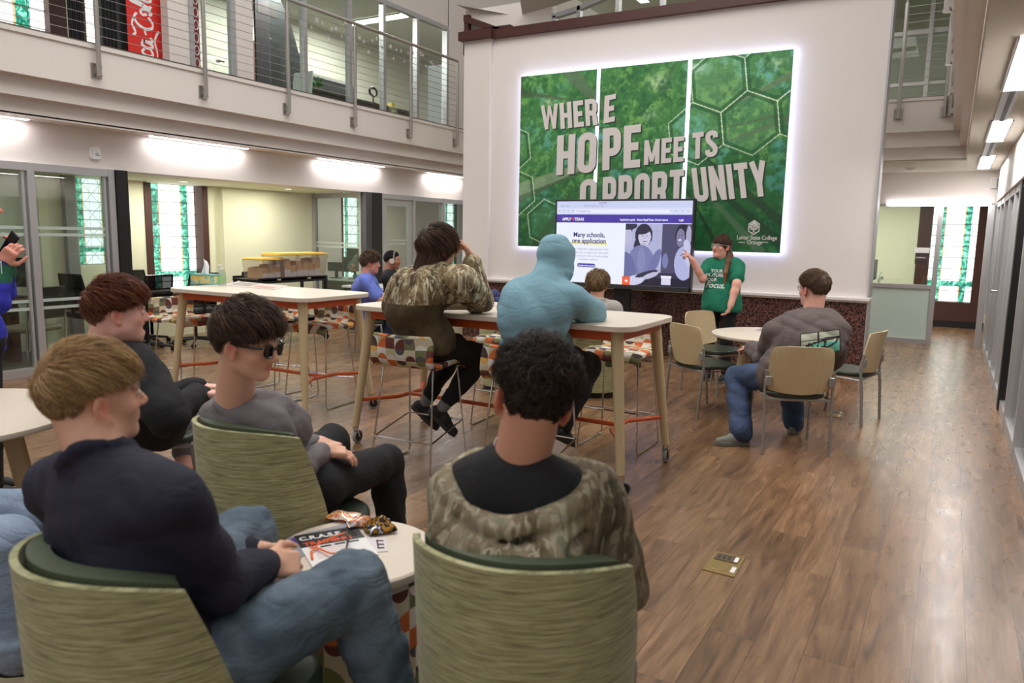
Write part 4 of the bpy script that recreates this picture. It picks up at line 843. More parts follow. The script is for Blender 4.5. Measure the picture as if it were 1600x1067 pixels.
# ================================================================ HIGH TABLES
def high_table(label, x0, x1, y0, y1, ztop=1.03):
    cx, cy = (x0+x1)/2, (y0+y1)/2; w, d = x1-x0, y1-y0
    t = thing('high_table', label, 'table', (cx, cy, 0), 0, 'high tables on casters')
    g = G(); g.prism(rrect(w, d, .13, 8), 'z', ztop-.036, ztop); obj('tabletop', g, lam, t, bevel=.005)
    g = G(); a, b = w/2-.09, d/2-.08
    for (p, q, r, s) in ((-a, a, -b, -b+.03), (-a, a, b-.03, b), (-a, -a+.03, -b, b), (a-.03, a, -b, b)): g.box(p, q, r, s, ztop-.098, ztop-.036)
    obj('apron', g, orange_m, t)
    tops = []
    for sx in (-1, 1):
        for sy in (-1, 1):
            P0 = np.array([sx*(w/2-.12), sy*(d/2-.11), ztop-.036]); P1 = np.array([sx*(w/2-.03), sy*(d/2-.03), .135])
            g = G(); g.tube([P0, P1], [.040, .026], 16, flat=1.0); obj('leg', g, birch, t)
            caster(t, P1[0], P1[1], .05, rz=random.uniform(-.9, .9)); tops.append((sx, sy, P0, P1))
    fz = .33
    def legp(sx, sy): f = (ztop-.036-fz)/(ztop-.036-.135); return np.array([sx*(w/2-.12+.09*f), sy*(d/2-.11+.08*f), fz])
    for sx in (-1, 1):
        A, B = legp(sx, -1), legp(sx, 1); i = np.array([-sx*.20, 0, 0]); m1 = A+(B-A)*.32+i*.8; m2 = A+(B-A)*.68+i*.8
        g = G(); g.tube([A, A+(m1-A)*.92, m1, m2, B+(m2-B)*.92, B], .015, 10); obj('footrail', g, orange_m, t)
    mA = legp(-1, -1)*.5+legp(-1, 1)*.5+np.array([.16, 0, 0]); mB = legp(1, -1)*.5+legp(1, 1)*.5+np.array([-.16, 0, 0])
    g = G(); g.tube([mA, mB], .015, 10); obj('footrail', g, orange_m, t)
    return t
high_table('high table with an orange apron carrying the tissue box and hand sanitizer', -6.0, -4.30, 4.18, 5.02)
high_table('high table with an orange apron at which the person in the blue hood leans', -3.72, -1.57, 4.05, 4.93)

# ================================================================ BAR STOOLS
def bar_stool():
    t = thing('bar_stool', '', 'stool', (0, 0, 0), 0, 'patterned bar stools')
    Lp = [(.235, .0), (.225, .03), (.19, .055), (.06, .06), (-.10, .045), (-.175, .045), (-.215, .075), (-.232, .13), (-.24, .20), (-.245, .245)]
    Ls = [0]
    for p, q in zip(Lp, Lp[1:]): Ls.append(Ls[-1]+math.hypot(q[0]-p[0], q[1]-p[1]))
    def prof(v):
        s = v*Ls[-1]
        for i in range(len(Lp)-1):
            if s <= Ls[i+1]+1e-9:
                f = (s-Ls[i])/(Ls[i+1]-Ls[i]); return Lp[i][0]+(Lp[i+1][0]-Lp[i][0])*f, Lp[i][1]+(Lp[i+1][1]-Lp[i][1])*f, s
    def fn(u, v):
        y, z, s = prof(v); x = (u-.5)*2; ed = 1-.10*max(0, (v-.86)/.14)**2; wd = .235*(1-.06*(1-min(1, v/.1))**2)*ed
        back = max(0, min(1, (z-.06)/.12)); yy = y+back*.05*x*x; zz = z+.012*x*x*(1-back)-.02*abs(x)**6*(1-back)
        return (x*wd, yy, .665+zz), (u*.47, s)
    g = G(); g.sheet(fn, 14, 26, .034); sh = obj('seat_shell', g, retro_m, t, ang=60)
    sh.modifiers.new('bevel', 'BEVEL').width = .008
    g = G()
    for sx in (-1, 1):
        top_b, top_f = (sx*.19, -.13, .70), (sx*.19, .16, .705)
        bb, bf = (sx*.235, -.235, .007), (sx*.235, .235, .007)
        g.tube([(sx*.12, -.10, .700), top_b, (sx*.232, -.225, .045), (sx*.235, -.215, .012), (sx*.235, -.18, .007), (sx*.235, .18, .007), (sx*.235, .215, .012), (sx*.232, .225, .045), top_f, (sx*.12, .13, .705)], .0062, 8)
    obj('frame', g, chrome, t)
    g = G()
    def fp(sx, sy, z): f = (z-.045)/(.70-.045); return (sx*(.232-.042*f), sy*(.225-.085*f), z)
    g.tube([fp(-1, 1, .30), fp(1, 1, .30)], .0055, 8); g.tube([fp(-1, -1, .22), fp(1, -1, .22)], .0055, 8)
    for sx in (-1, 1): g.tube([fp(sx, -1, .22), fp(sx, 1, .30)], .0055, 8)
    obj('footrest', g, chrome, t)
    return t
stool = bar_stool(); _n = [0]
def put_stool(x, y, rz, label):
    if _n[0] == 0: stool.location = (x, y, 0); stool.rotation_euler = (0, 0, rz); stool['label'] = label
    else: dup(stool, (x, y, 0), rz, label)
    _n[0] += 1
put_stool(-2.98, 3.92, .06, 'patterned bar stool under the person in the camouflage pullover')
put_stool(-2.14, 3.93, .0, 'patterned bar stool under the person in the blue hood')
put_stool(-2.05, 5.15, PI, 'patterned bar stool behind the table, its back showing beneath the blue hooded person')
put_stool(-3.05, 5.22, PI+.1, 'patterned bar stool on the far side between the camouflage and blue-hooded sitters')
put_stool(-6.16, 4.50, -PI/2, 'empty patterned bar stool in front of the redheaded boy')
put_stool(-4.85, 4.92, PI+.08, 'patterned bar stool behind the tissue box table, nearest its right end')
put_stool(-5.60, 5.08, PI-.05, 'patterned bar stool behind the tissue box table, above the head with dark glasses')

# ================================================================ TUB CHAIRS
def tub_chair(hi=True, rim=.85, R=.262):
    t = thing('tub_chair', '', 'chair', (0, 0, 0), 0)
    zs = .43
    def shell(th, z0, z1f, rr, lip, nu=48, nv=14):
        def fn(u, v):
            a = (u-.5)*2; z = z0+(rim-z0)*v
            ext = math.radians(100)-math.radians(28)*max(0, (z-zs)/(rim-zs))**1.2 if z > zs else math.radians(100)
            ang = -PI/2+a*ext; r_ = rr-.012*(1-v)+.010*max(0, (z-zs)/(rim-zs))
            dip = .035*abs(a)**3*v
            return (r_*math.cos(ang), r_*math.sin(ang)*1.04, z-dip), (ang*rr, z)
        g = G(); g.sheet(fn, nu, nv, th); return g
    o = obj('backrest', shell(.016, .06, 0, R+.006, 0), tex_m, t, ang=60)
    # inner vinyl face and rolled rim
    def fn(u, v):
        a = (u-.5)*2; z = zs-.04+(rim+.008-zs+.04)*v; ext = math.radians(99)-math.radians(28)*max(0, (z-zs)/(rim-zs))**1.2 if z > zs else math.radians(99)
        ang = -PI/2+a*ext*.995; r_ = R-.034+.006*v; return (r_*math.cos(ang), r_*math.sin(ang)*1.04, z-.035*abs(a)**3*v), (0, 0)
    g = G(); g.sheet(fn, 40, 10, .046); obj('back_cushion', g, vinyl_l, t, ang=60)
    # seat
    out = []
    for k in range(48):
        a = 2*PI*k/48; c, s = math.cos(a), math.sin(a); n_ = 3.2; rr = (abs(c/.262)**n_+abs(s/.30)**n_)**(-1/n_); out.append((rr*c, rr*s+.055))
    g = G(); g.prism(out, 'z', zs-.125, zs); obj('seat', g, vinyl, t, bevel=.022, seg=3)
    g = G(); g.prism([(x*.965, (y-.055)*.965+.055) for x, y in out], 'z', .055, zs-.125); obj('base', g, tex_m, t, bevel=.01)
    g = G(); g.prism([(x*.90, (y-.055)*.90+.055) for x, y in out], 'z', .0, .055); obj('plinth', g, blk, t)
    return t
tc1 = tub_chair()
def tub_at(o, x, y, rz, label): o.location = (x, y, 0); o.rotation_euler = (0, 0, rz); o['label'] = label; return o
tub_at(tc1, -1.55, 1.04, -.12, 'striated green tub chair at the lower left under the boy in navy')
dup(tc1, (-2.215, 1.99, 0), -.10, 'striated green tub chair under the boy in the grey shirt and dark glasses')
dup(tc1, (-.845, 1.56, 0), .22, 'striated green tub chair in the centre foreground under the curly haired boy')
dup(tc1, (-2.96, 6.75, 0), .15, 'striated green tub chair near the screen under the blond child')
tb = tub_chair(rim=.68); tub_at(tb, -3.80, 6.45, .5, 'low green tub chair glimpsed behind the high table under the camouflage arm')

# ================================================================ DRUM TABLE
t = thing('drum_table', 'round drum side table with a pale top and retro patterned fabric sides', 'table', (-1.665, 1.835, 0))
g = G(); g.lathe([(.248, .06), (.255, .10), (.257, .38), (.25, .44)], seg=64); obj('drum', g, retro_m, t)
g = G(); g.lathe([(0, .44), (.262, .44), (.274, .448), (.277, .46), (.275, .474), (.268, .480), (0, .480)], seg=64); obj('tabletop', g, lam, t)
g = G(); g.lathe([(0, 0), (.235, 0), (.235, .06), (0, .06)], seg=32); obj('plinth', g, blk, t)

# ================================================================ ROUND TABLES
def round_table(name, label, x, y, r, z, legs, cast=True, rot=0.0, legr=.032):
    t = thing(name, label, 'table', (x, y, 0), rot)
    g = G(); g.lathe([(0, z-.034), (r-.02, z-.034), (r-.004, z-.026), (r, z-.016), (r-.002, z-.004), (r-.01, z), (0, z)], seg=72); obj('tabletop', g, lam, t)
    for k in range(legs):
        a = 2*PI*(k+.5)/legs; g = G(); g.tube([(r*.52*math.cos(a), r*.52*math.sin(a), z-.034), (r*.72*math.cos(a), r*.72*math.sin(a), .13 if cast else 0)], [.042, legr-.006], 12); obj('leg', g, birch, t)
        if cast: caster(t, r*.72*math.cos(a), r*.72*math.sin(a), .042, rz=a)
    g = G(); g.lathe([(0, z-.075), (r*.55, z-.075), (r*.55, z-.034), (0, z-.034)], seg=24); obj('apron', g, grey_m, t)
    return t
rt = round_table('round_table', 'low round table on casters beside the man in the brown hoodie', -1.36, 7.02, .52, .70, 4, rot=.12)
wt = round_table('round_table', 'white round table at the left edge behind the blond boy', -3.80, 1.50, .58, .72, 4, cast=False, rot=-.12, legr=.045)

# ================================================================ GUEST CHAIRS
def guest_chair(arms=False):
    t = thing('guest_chair', '', 'chair', (0, 0, 0), 0)
    out = []
    for k in range(40):
        a = 2*PI*k/40; c, s = math.cos(a), math.sin(a); n_ = 4; rr = (abs(c/.225)**n_+abs(s/.225)**n_)**(-1/n_); out.append((rr*c*(1-.06*(s < 0)), rr*s))
    g = G(); g.prism(out, 'z', .415, .455); obj('seat', g, vinyl, t, bevel=.014, seg=3)
    def fn(u, v):
        x = (u-.5)*2; z = .475+.33*v; wd = .232*(1-.05*v)*(1-.10*(abs(v-.5)*2)**7); bow = .05*(1-x*x)
        return (x*wd, -.205-bow-.06*(v-.3), z-.025*(1-x*x)*(1-v)-.012*abs(x)**4*v), (0, 0)
    g = G(); g.sheet(fn, 18, 12, .013); obj('backrest', g, birch, t, ang=60)
    for sx in (-1, 1):
        g = G(); g.tube([(sx*.235, -.245, 0), (sx*.237, -.225, .30), (sx*.238, -.205, .47), (sx*.238, -.225, .62)], .0125, 10, flat=.8); obj('leg', g, silver, t)
        g = G(); g.tube([(sx*.225, .225, 0), (sx*.225, .205, .25), (sx*.222, .19, .41)], .0125, 10, flat=.8); obj('leg', g, silver, t)
        g = G(); g.obox((sx*.222, -.232, .545), (1, 0, 0), (0, 1, 0), (0, 0, 1), .022, .008, .035); obj('bracket', g, silver, t, bevel=.006)
    g = G(); g.tube([(-.235, -.205, .405), (-.222, .19, .405), (.222, .19, .405), (.235, -.205, .405)], .011, 8, closed=True); obj('seat_frame', g, silver, t)
    return t
gc = guest_chair()
# man's chair: rear legs at the measured floor points
A_, B_ = Zp(1190, 710, 0), Zp(1296, 714, 0); mid = (A_+B_)/2; d_ = B_-A_; rz0 = math.atan2(d_[1], d_[0]); fx, fy = -math.sin(rz0), math.cos(rz0)
mx_, my_ = mid[0]+fx*.245, mid[1]+fy*.245
def guest_at(o, x, y, rz, label, dup_=True):
    if dup_: return dup(o, (x, y, 0), rz, label)
    o.location = (x, y, 0); o.rotation_euler = (0, 0, rz); o['label'] = label
guest_at(gc, mx_, my_, rz0, 'birch backed guest chair under the man in the brown hoodie', False)
guest_at(gc, -1.83, 6.62, -.62, 'empty birch guest chair left of the low round table, nearer one')
guest_at(gc, -1.98, 7.55, -2.0, 'empty birch guest chair at the far side of the low round table')
guest_at(gc, -.72, 7.05, 1.35, 'empty birch guest chair right of the man in the brown hoodie')
guest_at(gc, -3.70, 2.46, -.58, 'guest chair with a black seat under the redheaded boy')
gk = dup(gc, (-6.35, 7.3, 0), -1.05, 'guest chair with a black seat under the boy in the periwinkle shirt')
def strip_back(o):
    for ch in [c for c in list(COL.objects) if c.parent == o]:
        if ch.name.startswith(('backrest', 'bracket')): bpy.data.objects.remove(ch)
# ================================================================ RAILINGS
def railing(name, label, pts_xy, zrail, zbot, side, ncable=12, cap=True, mounts=True):
    """posts at the given points; side = unit vector toward the slab face"""
    t = thing(name, label, 'railing', (pts_xy[0][0], pts_xy[0][1], 0))
    sx, sy = side
    for (x, y) in pts_xy:
        g = G(); g.tube([(x, y, zbot), (x, y, zrail-.05)], .024, 14); g.tube([(x, y, zrail-.05), (x, y, zrail-.005)], .012, 8); p = obj('post', g, steel, t, world_coords=True)
        g = G(); c = (x+sx*.052, y+sy*.052, zbot+.055); g.obox(c, (abs(sy), abs(sx), 0), (sx, sy, 0), (0, 0, 1), .055, .006, .07); g.obox((x+sx*.03, y+sy*.03, zbot+.055), (abs(sy), abs(sx), 0), (sx, sy, 0), (0, 0, 1), .022, .022, .035)
        g.tube([(x, y, zbot-.004), (x, y, zbot+.012)], .029, 14); g.tube([(x, y, zbot+.085), (x, y, zbot+.10)], .029, 14); obj('mount_plate', g, steel, p, world_coords=True)
    a, b = pts_xy[0], pts_xy[-1]
    g = G(); g.tube([(a[0], a[1], zrail), (b[0], b[1], zrail)], .024, 14); obj('handrail', g, steel, t, world_coords=True)
    for k in range(ncable):
        z = zbot+.30+(zrail-.10-zbot-.30)*k/(ncable-1)
        g = G(); g.tube([(a[0], a[1], z), (b[0], b[1], z)], .0035, 5); obj('cable', g, steel, t, world_coords=True)
    return t
xr = -7.64
railing('balcony_railing', 'steel railing with taut cables along the balcony over the left glass rooms', [(xr, y) for y in (-.3, .97, 2.24, 3.50, 4.71, 5.98, 7.25, 8.52, 9.82, 11.12)], 4.49, 3.07, (-1, 0))
railing('balcony_railing', 'short steel railing at the upper right beyond the white wall end', [(-.76, 11.14), (-.235, 11.14)], 4.6, 3.13, (0, 1))
railing('balcony_railing', 'steel railing seen end on at the upper right beside the corridor ceiling', [(-.175, 11.10), (-.175, 9.6), (-.175, 8.0), (-.175, 6.2)], 4.6, 3.13, (1, 0))
# ================================================================ PEOPLE: smooth blended volumes turned into one continuous surface
def nrm(v):
    v = np.asarray(v, float); return v/(np.linalg.norm(v)+1e-12) if v.ndim == 1 else v/(np.linalg.norm(v, axis=1)[:, None]+1e-12)
class SDF:
    def __init__(s): s.p = []
    def cap(s, a, b, r1, r2=None, k=.02, op='u'):
        a = np.array(a, float); b = np.array(b, float); r2 = r1 if r2 is None else r2; R_ = max(r1, r2)
        s.p.append(('cap', (a, b, r1, r2), k, op, np.minimum(a, b)-R_, np.maximum(a, b)+R_)); return s
    def ell(s, c, rad, rot=None, k=.02, op='u'):
        c = np.array(c, float); rad = np.array(rad, float); rot = np.eye(3) if rot is None else np.array(rot, float)   # rows of rot = local axes
        e = np.sqrt(((rot*rad[:, None])**2).sum(0)); s.p.append(('ell', (c, rad, rot), k, op, c-e, c+e)); return s
    def box(s, c, half, rot=None, rr=.01, k=.02, op='u'):
        c = np.array(c, float); half = np.array(half, float); rot = np.eye(3) if rot is None else np.array(rot, float); e = (np.abs(rot)*half[:, None]).sum(0)
        s.p.append(('box', (c, half, rot, rr), k, op, c-e, c+e)); return s
    def path(s, pts, r, k=.01, op='u'):
        rs = r if isinstance(r, (list, tuple, np.ndarray)) else [r]*len(pts)
        for i in range(len(pts)-1): s.cap(pts[i], pts[i+1], rs[i], rs[i+1], k, op)
        return s
    def mesh(s, vox, lo=None, hi=None, disp=None):
        L = np.min([p[4] for p in s.p if p[3] == 'u'], axis=0)-3*vox-.02; U = np.max([p[5] for p in s.p if p[3] == 'u'], axis=0)+3*vox+.02
        if lo is not None: L = np.maximum(L, lo); U = np.minimum(U, hi)
        n = np.maximum(2, np.ceil((U-L)/vox).astype(int)+1); ax = [L[i]+vox*np.arange(n[i]) for i in range(3)]
        D = np.full(n, .5, np.float32)
        for typ, q, k, op, pl, ph in s.p:
            m = k+3*vox+.01; i0 = [int(np.searchsorted(ax[i], pl[i]-m)) for i in range(3)]; i1 = [int(np.searchsorted(ax[i], ph[i]+m)) for i in range(3)]
            if any(a >= b for a, b in zip(i0, i1)): continue
            sl = tuple(slice(a, b) for a, b in zip(i0, i1)); X, Y, Z = np.meshgrid(*[ax[i][sl[i]].astype(np.float32) for i in range(3)], indexing='ij', sparse=True)
            if typ == 'cap':
                a, b, r1, r2 = q; ab = b-a; LL = ab@ab+1e-9; t = np.clip(((X-a[0])*ab[0]+(Y-a[1])*ab[1]+(Z-a[2])*ab[2])/LL, 0, 1)
                d = np.sqrt((X-a[0]-t*ab[0])**2+(Y-a[1]-t*ab[1])**2+(Z-a[2]-t*ab[2])**2)-(r1+(r2-r1)*t)
            else:
                c, rad, rot = q[:3]; dx, dy, dz = X-c[0], Y-c[1], Z-c[2]; l = [dx*rot[i][0]+dy*rot[i][1]+dz*rot[i][2] for i in range(3)]
                if typ == 'ell':
                    k0 = np.sqrt((l[0]/rad[0])**2+(l[1]/rad[1])**2+(l[2]/rad[2])**2)+1e-6; k1 = np.sqrt((l[0]/rad[0]**2)**2+(l[1]/rad[1]**2)**2+(l[2]/rad[2]**2)**2)+1e-6; d = k0*(k0-1)/k1
                else:
                    rr = q[3]; e = [np.abs(l[i])-(rad[i]-rr) for i in range(3)]; d = np.sqrt(sum(np.maximum(v, 0)**2 for v in e))+np.minimum(np.maximum(np.maximum(e[0], e[1]), e[2]), 0)-rr
            A = D[sl]
            if op == 'u': h = np.clip(.5+.5*(A-d)/k, 0, 1); D[sl] = A*(1-h)+d*h-k*h*(1-h)
            else: d = -d; h = np.clip(.5-.5*(A-d)/k, 0, 1); D[sl] = A*(1-h)+d*h+k*h*(1-h)
        if disp is not None:
            X, Y, Z = np.meshgrid(*ax, indexing='ij', sparse=True); near = np.abs(D) < .06; D = D+np.where(near, disp(X, Y, Z), 0)
        return surface_net(D, L, vox)
def surface_net(D, L, vox):
    S = D < 0; c = np.stack([S[i:S.shape[0]-1+i, j:S.shape[1]-1+j, k:S.shape[2]-1+k] for i in (0, 1) for j in (0, 1) for k in (0, 1)]); sm_ = c.sum(0); act = (sm_ > 0) & (sm_ < 8)
    idx = -np.ones(act.shape, np.int64); I = np.argwhere(act); idx[act] = np.arange(len(I)); acc = np.zeros((len(I), 3)); cnt = np.zeros(len(I))
    co = [(i, j, k) for i in (0, 1) for j in (0, 1) for k in (0, 1)]
    val = {q: D[I[:, 0]+q[0], I[:, 1]+q[1], I[:, 2]+q[2]].astype(float) for q in co}
    for a in co:
        for d in range(3):
            if a[d] == 0:
                b = list(a); b[d] = 1; b = tuple(b); va, vb = val[a], val[b]; m = (va < 0) != (vb < 0); t = np.where(m, va/(va-vb+1e-12), 0)
                p = np.zeros((len(I), 3)); p += a; p[:, d] += t; acc[m] += p[m]; cnt[m] += 1
    V = L+(I+acc/np.maximum(cnt, 1)[:, None])*vox; F = []
    for d in range(3):
        e = [slice(None)]*3; f = [slice(None)]*3; e[d] = slice(0, -1); f[d] = slice(1, None); s0, s1 = S[tuple(e)], S[tuple(f)]; cr = np.argwhere(s0 != s1)
        u, v = [(1, 2), (2, 0), (0, 1)][d]; ok = (cr[:, u] > 0) & (cr[:, v] > 0) & (cr[:, u] < D.shape[u]-1) & (cr[:, v] < D.shape[v]-1); cr = cr[ok]
        def g(du, dv): q = cr.copy(); q[:, u] -= du; q[:, v] -= dv; return idx[q[:, 0], q[:, 1], q[:, 2]]
        q = np.stack([g(1, 1), g(0, 1), g(0, 0), g(1, 0)], 1); fl = ~s0[cr[:, 0], cr[:, 1], cr[:, 2]]; q[fl] = q[fl][:, ::-1]; q = q[(q >= 0).all(1)]; F.append(q)
    return V, np.concatenate(F)
def npmesh(name, V, F, m, parent=None, mi=None, col=None, colname='tint', smooth_it=1, relax=0):
    V = np.asarray(V, float)
    if relax:
        E = np.concatenate([F[:, [0, 1]], F[:, [1, 2]], F[:, [2, 3]], F[:, [3, 0]]])
        for _ in range(relax):
            acc = np.zeros_like(V); cn = np.zeros(len(V)); np.add.at(acc, E[:, 0], V[E[:, 1]]); np.add.at(acc, E[:, 1], V[E[:, 0]]); np.add.at(cn, E[:, 0], 1); np.add.at(cn, E[:, 1], 1); V = V*.5+.5*acc/np.maximum(cn, 1)[:, None]
    base = np.zeros(3); p = parent
    while p is not None: base += np.array(p.location); p = p.parent
    me = bpy.data.meshes.new(name); me.vertices.add(len(V)); me.vertices.foreach_set('co', (V-base).astype(np.float32).ravel()); n = F.shape[1]
    me.loops.add(F.size); me.loops.foreach_set('vertex_index', F.ravel().astype(np.int32)); me.polygons.add(len(F)); me.polygons.foreach_set('loop_start', np.arange(len(F), dtype=np.int32)*n)
    for mm in (m if isinstance(m, (list, tuple)) else [m]): me.materials.append(mm)
    if mi is not None: me.polygons.foreach_set('material_index', mi.astype(np.int32))
    me.update(calc_edges=True)
    if smooth_it: me.polygons.foreach_set('use_smooth', [True]*len(F))
    if col is not None:
        ca = me.color_attributes.new(colname, 'FLOAT_COLOR', 'POINT'); c = np.concatenate([col, np.ones((len(col), 1))], 1); ca.data.foreach_set('color', c.astype(np.float32).ravel())
    return link(name, me, parent)
def folds(seed, amp=.004, freq=22, along=(0, 0, 1)):
    freq = freq*2.6; amp = amp*.95
    r = np.random.RandomState(seed); ks = [(nrm(r.normal(size=3)+np.array(along)*1.2)*freq*r.uniform(.6, 1.5), nrm(r.normal(size=3))*freq*.55, r.uniform(0, 6, 2)) for _ in range(4)]
    def f(X, Y, Z):
        o = 0
        for a, b, ph in ks:
            w = np.sin(b[0]*X+b[1]*Y+b[2]*Z+ph[1])*1.6; o = o+(1-2*np.abs(np.sin(.5*(a[0]*X+a[1]*Y+a[2]*Z+ph[0]+w))))
        return (amp*o/2.2).astype(np.float32)
    return f

# ---------------------------------------------------------------- skin, hair and cloth materials
def attr_mat(name, attr, rough, sss=0, bump=0, bscale=200, spec=.4, sheen=0):
    m = mat(name, (200, 200, 200), rough, spec=spec, sss=sss, bump=bump, bscale=bscale, sheen=sheen); a = nd(m.node_tree, 'ShaderNodeAttribute', attribute_name=attr); m.node_tree.links.new(a.outputs['Color'], bsdf(m).inputs['Base Color']); return m
skin_m = attr_mat('skin', 'tint', .52, sss=.08, bump=.06, bscale=500)
hair_m = attr_mat('hair', 'tint', .5, spec=.35)
eye_m = mat('eye', (60, 50, 45), .15)
def creases(m, strength=.28, scale=7.0, base=None):
    """soft creases of worn cloth as a bump"""
    nt = m.node_tree; b = bsdf(m); t = nd(nt, 'ShaderNodeTexCoord'); mp = nd(nt, 'ShaderNodeMapping', {0: t.outputs['Object'], 'Scale': (1, 1, 1.6), 'Rotation': (.4, .3, .2)})
    n = nd(nt, 'ShaderNodeTexNoise', {'Vector': mp.outputs[0], 'Scale': scale, 'Detail': 2.5, 'Roughness': .45, 'Distortion': 1.2}); a = nd(nt, 'ShaderNodeMath', {0: n.outputs[0], 1: .5}, operation='SUBTRACT'); a = nd(nt, 'ShaderNodeMath', {0: a.outputs[0]}, operation='ABSOLUTE'); a = nd(nt, 'ShaderNodeMath', {0: a.outputs[0], 1: .85}, operation='POWER')
    bp = nd(nt, 'ShaderNodeBump', {'Height': a.outputs[0], 'Strength': strength, 'Distance': .03})
    l = b.inputs['Normal'].links
    if l: nt.links.new(l[0].from_socket, bp.inputs['Normal'])
    nt.links.new(bp.outputs[0], b.inputs['Normal']); return m
def cloth(name, col, noise=.12, rough=.88, nscale=25, bump=.25, bscale=700, sheen=0.0, stretch=(1, 1, 1)):
    if name in MT: return MT[name]
    return creases(mat(name, col, rough, noise=noise, nscale=nscale, bump=bump, bscale=bscale, sheen=sheen, stretch=stretch))
def denim(name, c1, c2):
    m = mat(name, c1, .85); nt = m.node_tree; t = nd(nt, 'ShaderNodeTexCoord')
    n = nd(nt, 'ShaderNodeTexNoise', {'Vector': t.outputs['Object'], 'Scale': 6.0, 'Detail': 5.0}); n2 = nd(nt, 'ShaderNodeTexNoise', {'Vector': t.outputs['Object'], 'Scale': 260.0, 'Detail': 2.0})
    r = nd(nt, 'ShaderNodeValToRGB', {0: n.outputs[0]}); r.color_ramp.elements[0].position = .38; r.color_ramp.elements[0].color = (*lin(c1), 1); r.color_ramp.elements[1].position = .66; r.color_ramp.elements[1].color = (*lin(c2), 1)
    mx = nd(nt, 'ShaderNodeMixRGB', {0: .35, 1: r.outputs[0], 2: n2.outputs[0]}, blend_type='OVERLAY'); nt.links.new(mx.outputs[0], bsdf(m).inputs['Base Color'])
    bp = nd(nt, 'ShaderNodeBump', {'Height': n2.outputs[0], 'Strength': .3, 'Distance': .001}); nt.links.new(bp.outputs[0], bsdf(m).inputs['Normal']); return creases(m, .35, 9)
def camo(name, cols, scale=9, stretch=(1, 1, .35), dist=2.2):
    m = mat(name, cols[0], .85); nt = m.node_tree; t = nd(nt, 'ShaderNodeTexCoord'); mp = nd(nt, 'ShaderNodeMapping', {0: t.outputs['Object'], 'Scale': stretch, 'Rotation': (.3, .5, .4)})
    n = nd(nt, 'ShaderNodeTexNoise', {'Vector': mp.outputs[0], 'Scale': float(scale), 'Detail': 6.0, 'Roughness': .68, 'Distortion': float(dist)})
    r = nd(nt, 'ShaderNodeValToRGB', {0: n.outputs[0]}); e = r.color_ramp; k = len(cols); e.elements[0].position = .30; e.elements[0].color = (*lin(cols[0]), 1); e.elements[1].position = .72; e.elements[1].color = (*lin(cols[-1]), 1)
    for i in range(1, k-1): e.elements.new(.30+.42*i/(k-1)).color = (*lin(cols[i]), 1)
    mp2 = nd(nt, 'ShaderNodeMapping', {0: t.outputs['Object'], 'Scale': (16, 16, 3.2), 'Rotation': (.5, -.6, .2)}); n2 = nd(nt, 'ShaderNodeTexNoise', {'Vector': mp2.outputs[0], 'Scale': 2.2, 'Detail': 2.0, 'Distortion': 1.0})
    rr = nd(nt, 'ShaderNodeValToRGB', {0: n2.outputs[0]}); q = rr.color_ramp; q.elements[0].position = .545; q.elements[0].color = (0, 0, 0, 1); q.elements[1].position = .58; q.elements[1].color = (1, 1, 1, 1)
    mx = nd(nt, 'ShaderNodeMixRGB', {0: rr.outputs[0], 1: r.outputs[0], 2: (*lin(cols[-1]), 1)})
    n3 = nd(nt, 'ShaderNodeTexNoise', {'Vector': mp.outputs[0], 'Scale': 3.2, 'Detail': 2.0}); r3 = nd(nt, 'ShaderNodeValToRGB', {0: n3.outputs[0]}); r3.color_ramp.elements[0].position = .36; r3.color_ramp.elements[0].color = (.5, .48, .44, 1); r3.color_ramp.elements[1].position = .56; r3.color_ramp.elements[1].color = (1, 1, 1, 1)
    m2 = nd(nt, 'ShaderNodeMixRGB', {0: .85, 1: mx.outputs[0], 2: r3.outputs[0]}, blend_type='MULTIPLY')
    nt.links.new(m2.outputs[0], bsdf(m).inputs['Base Color']); return creases(m)

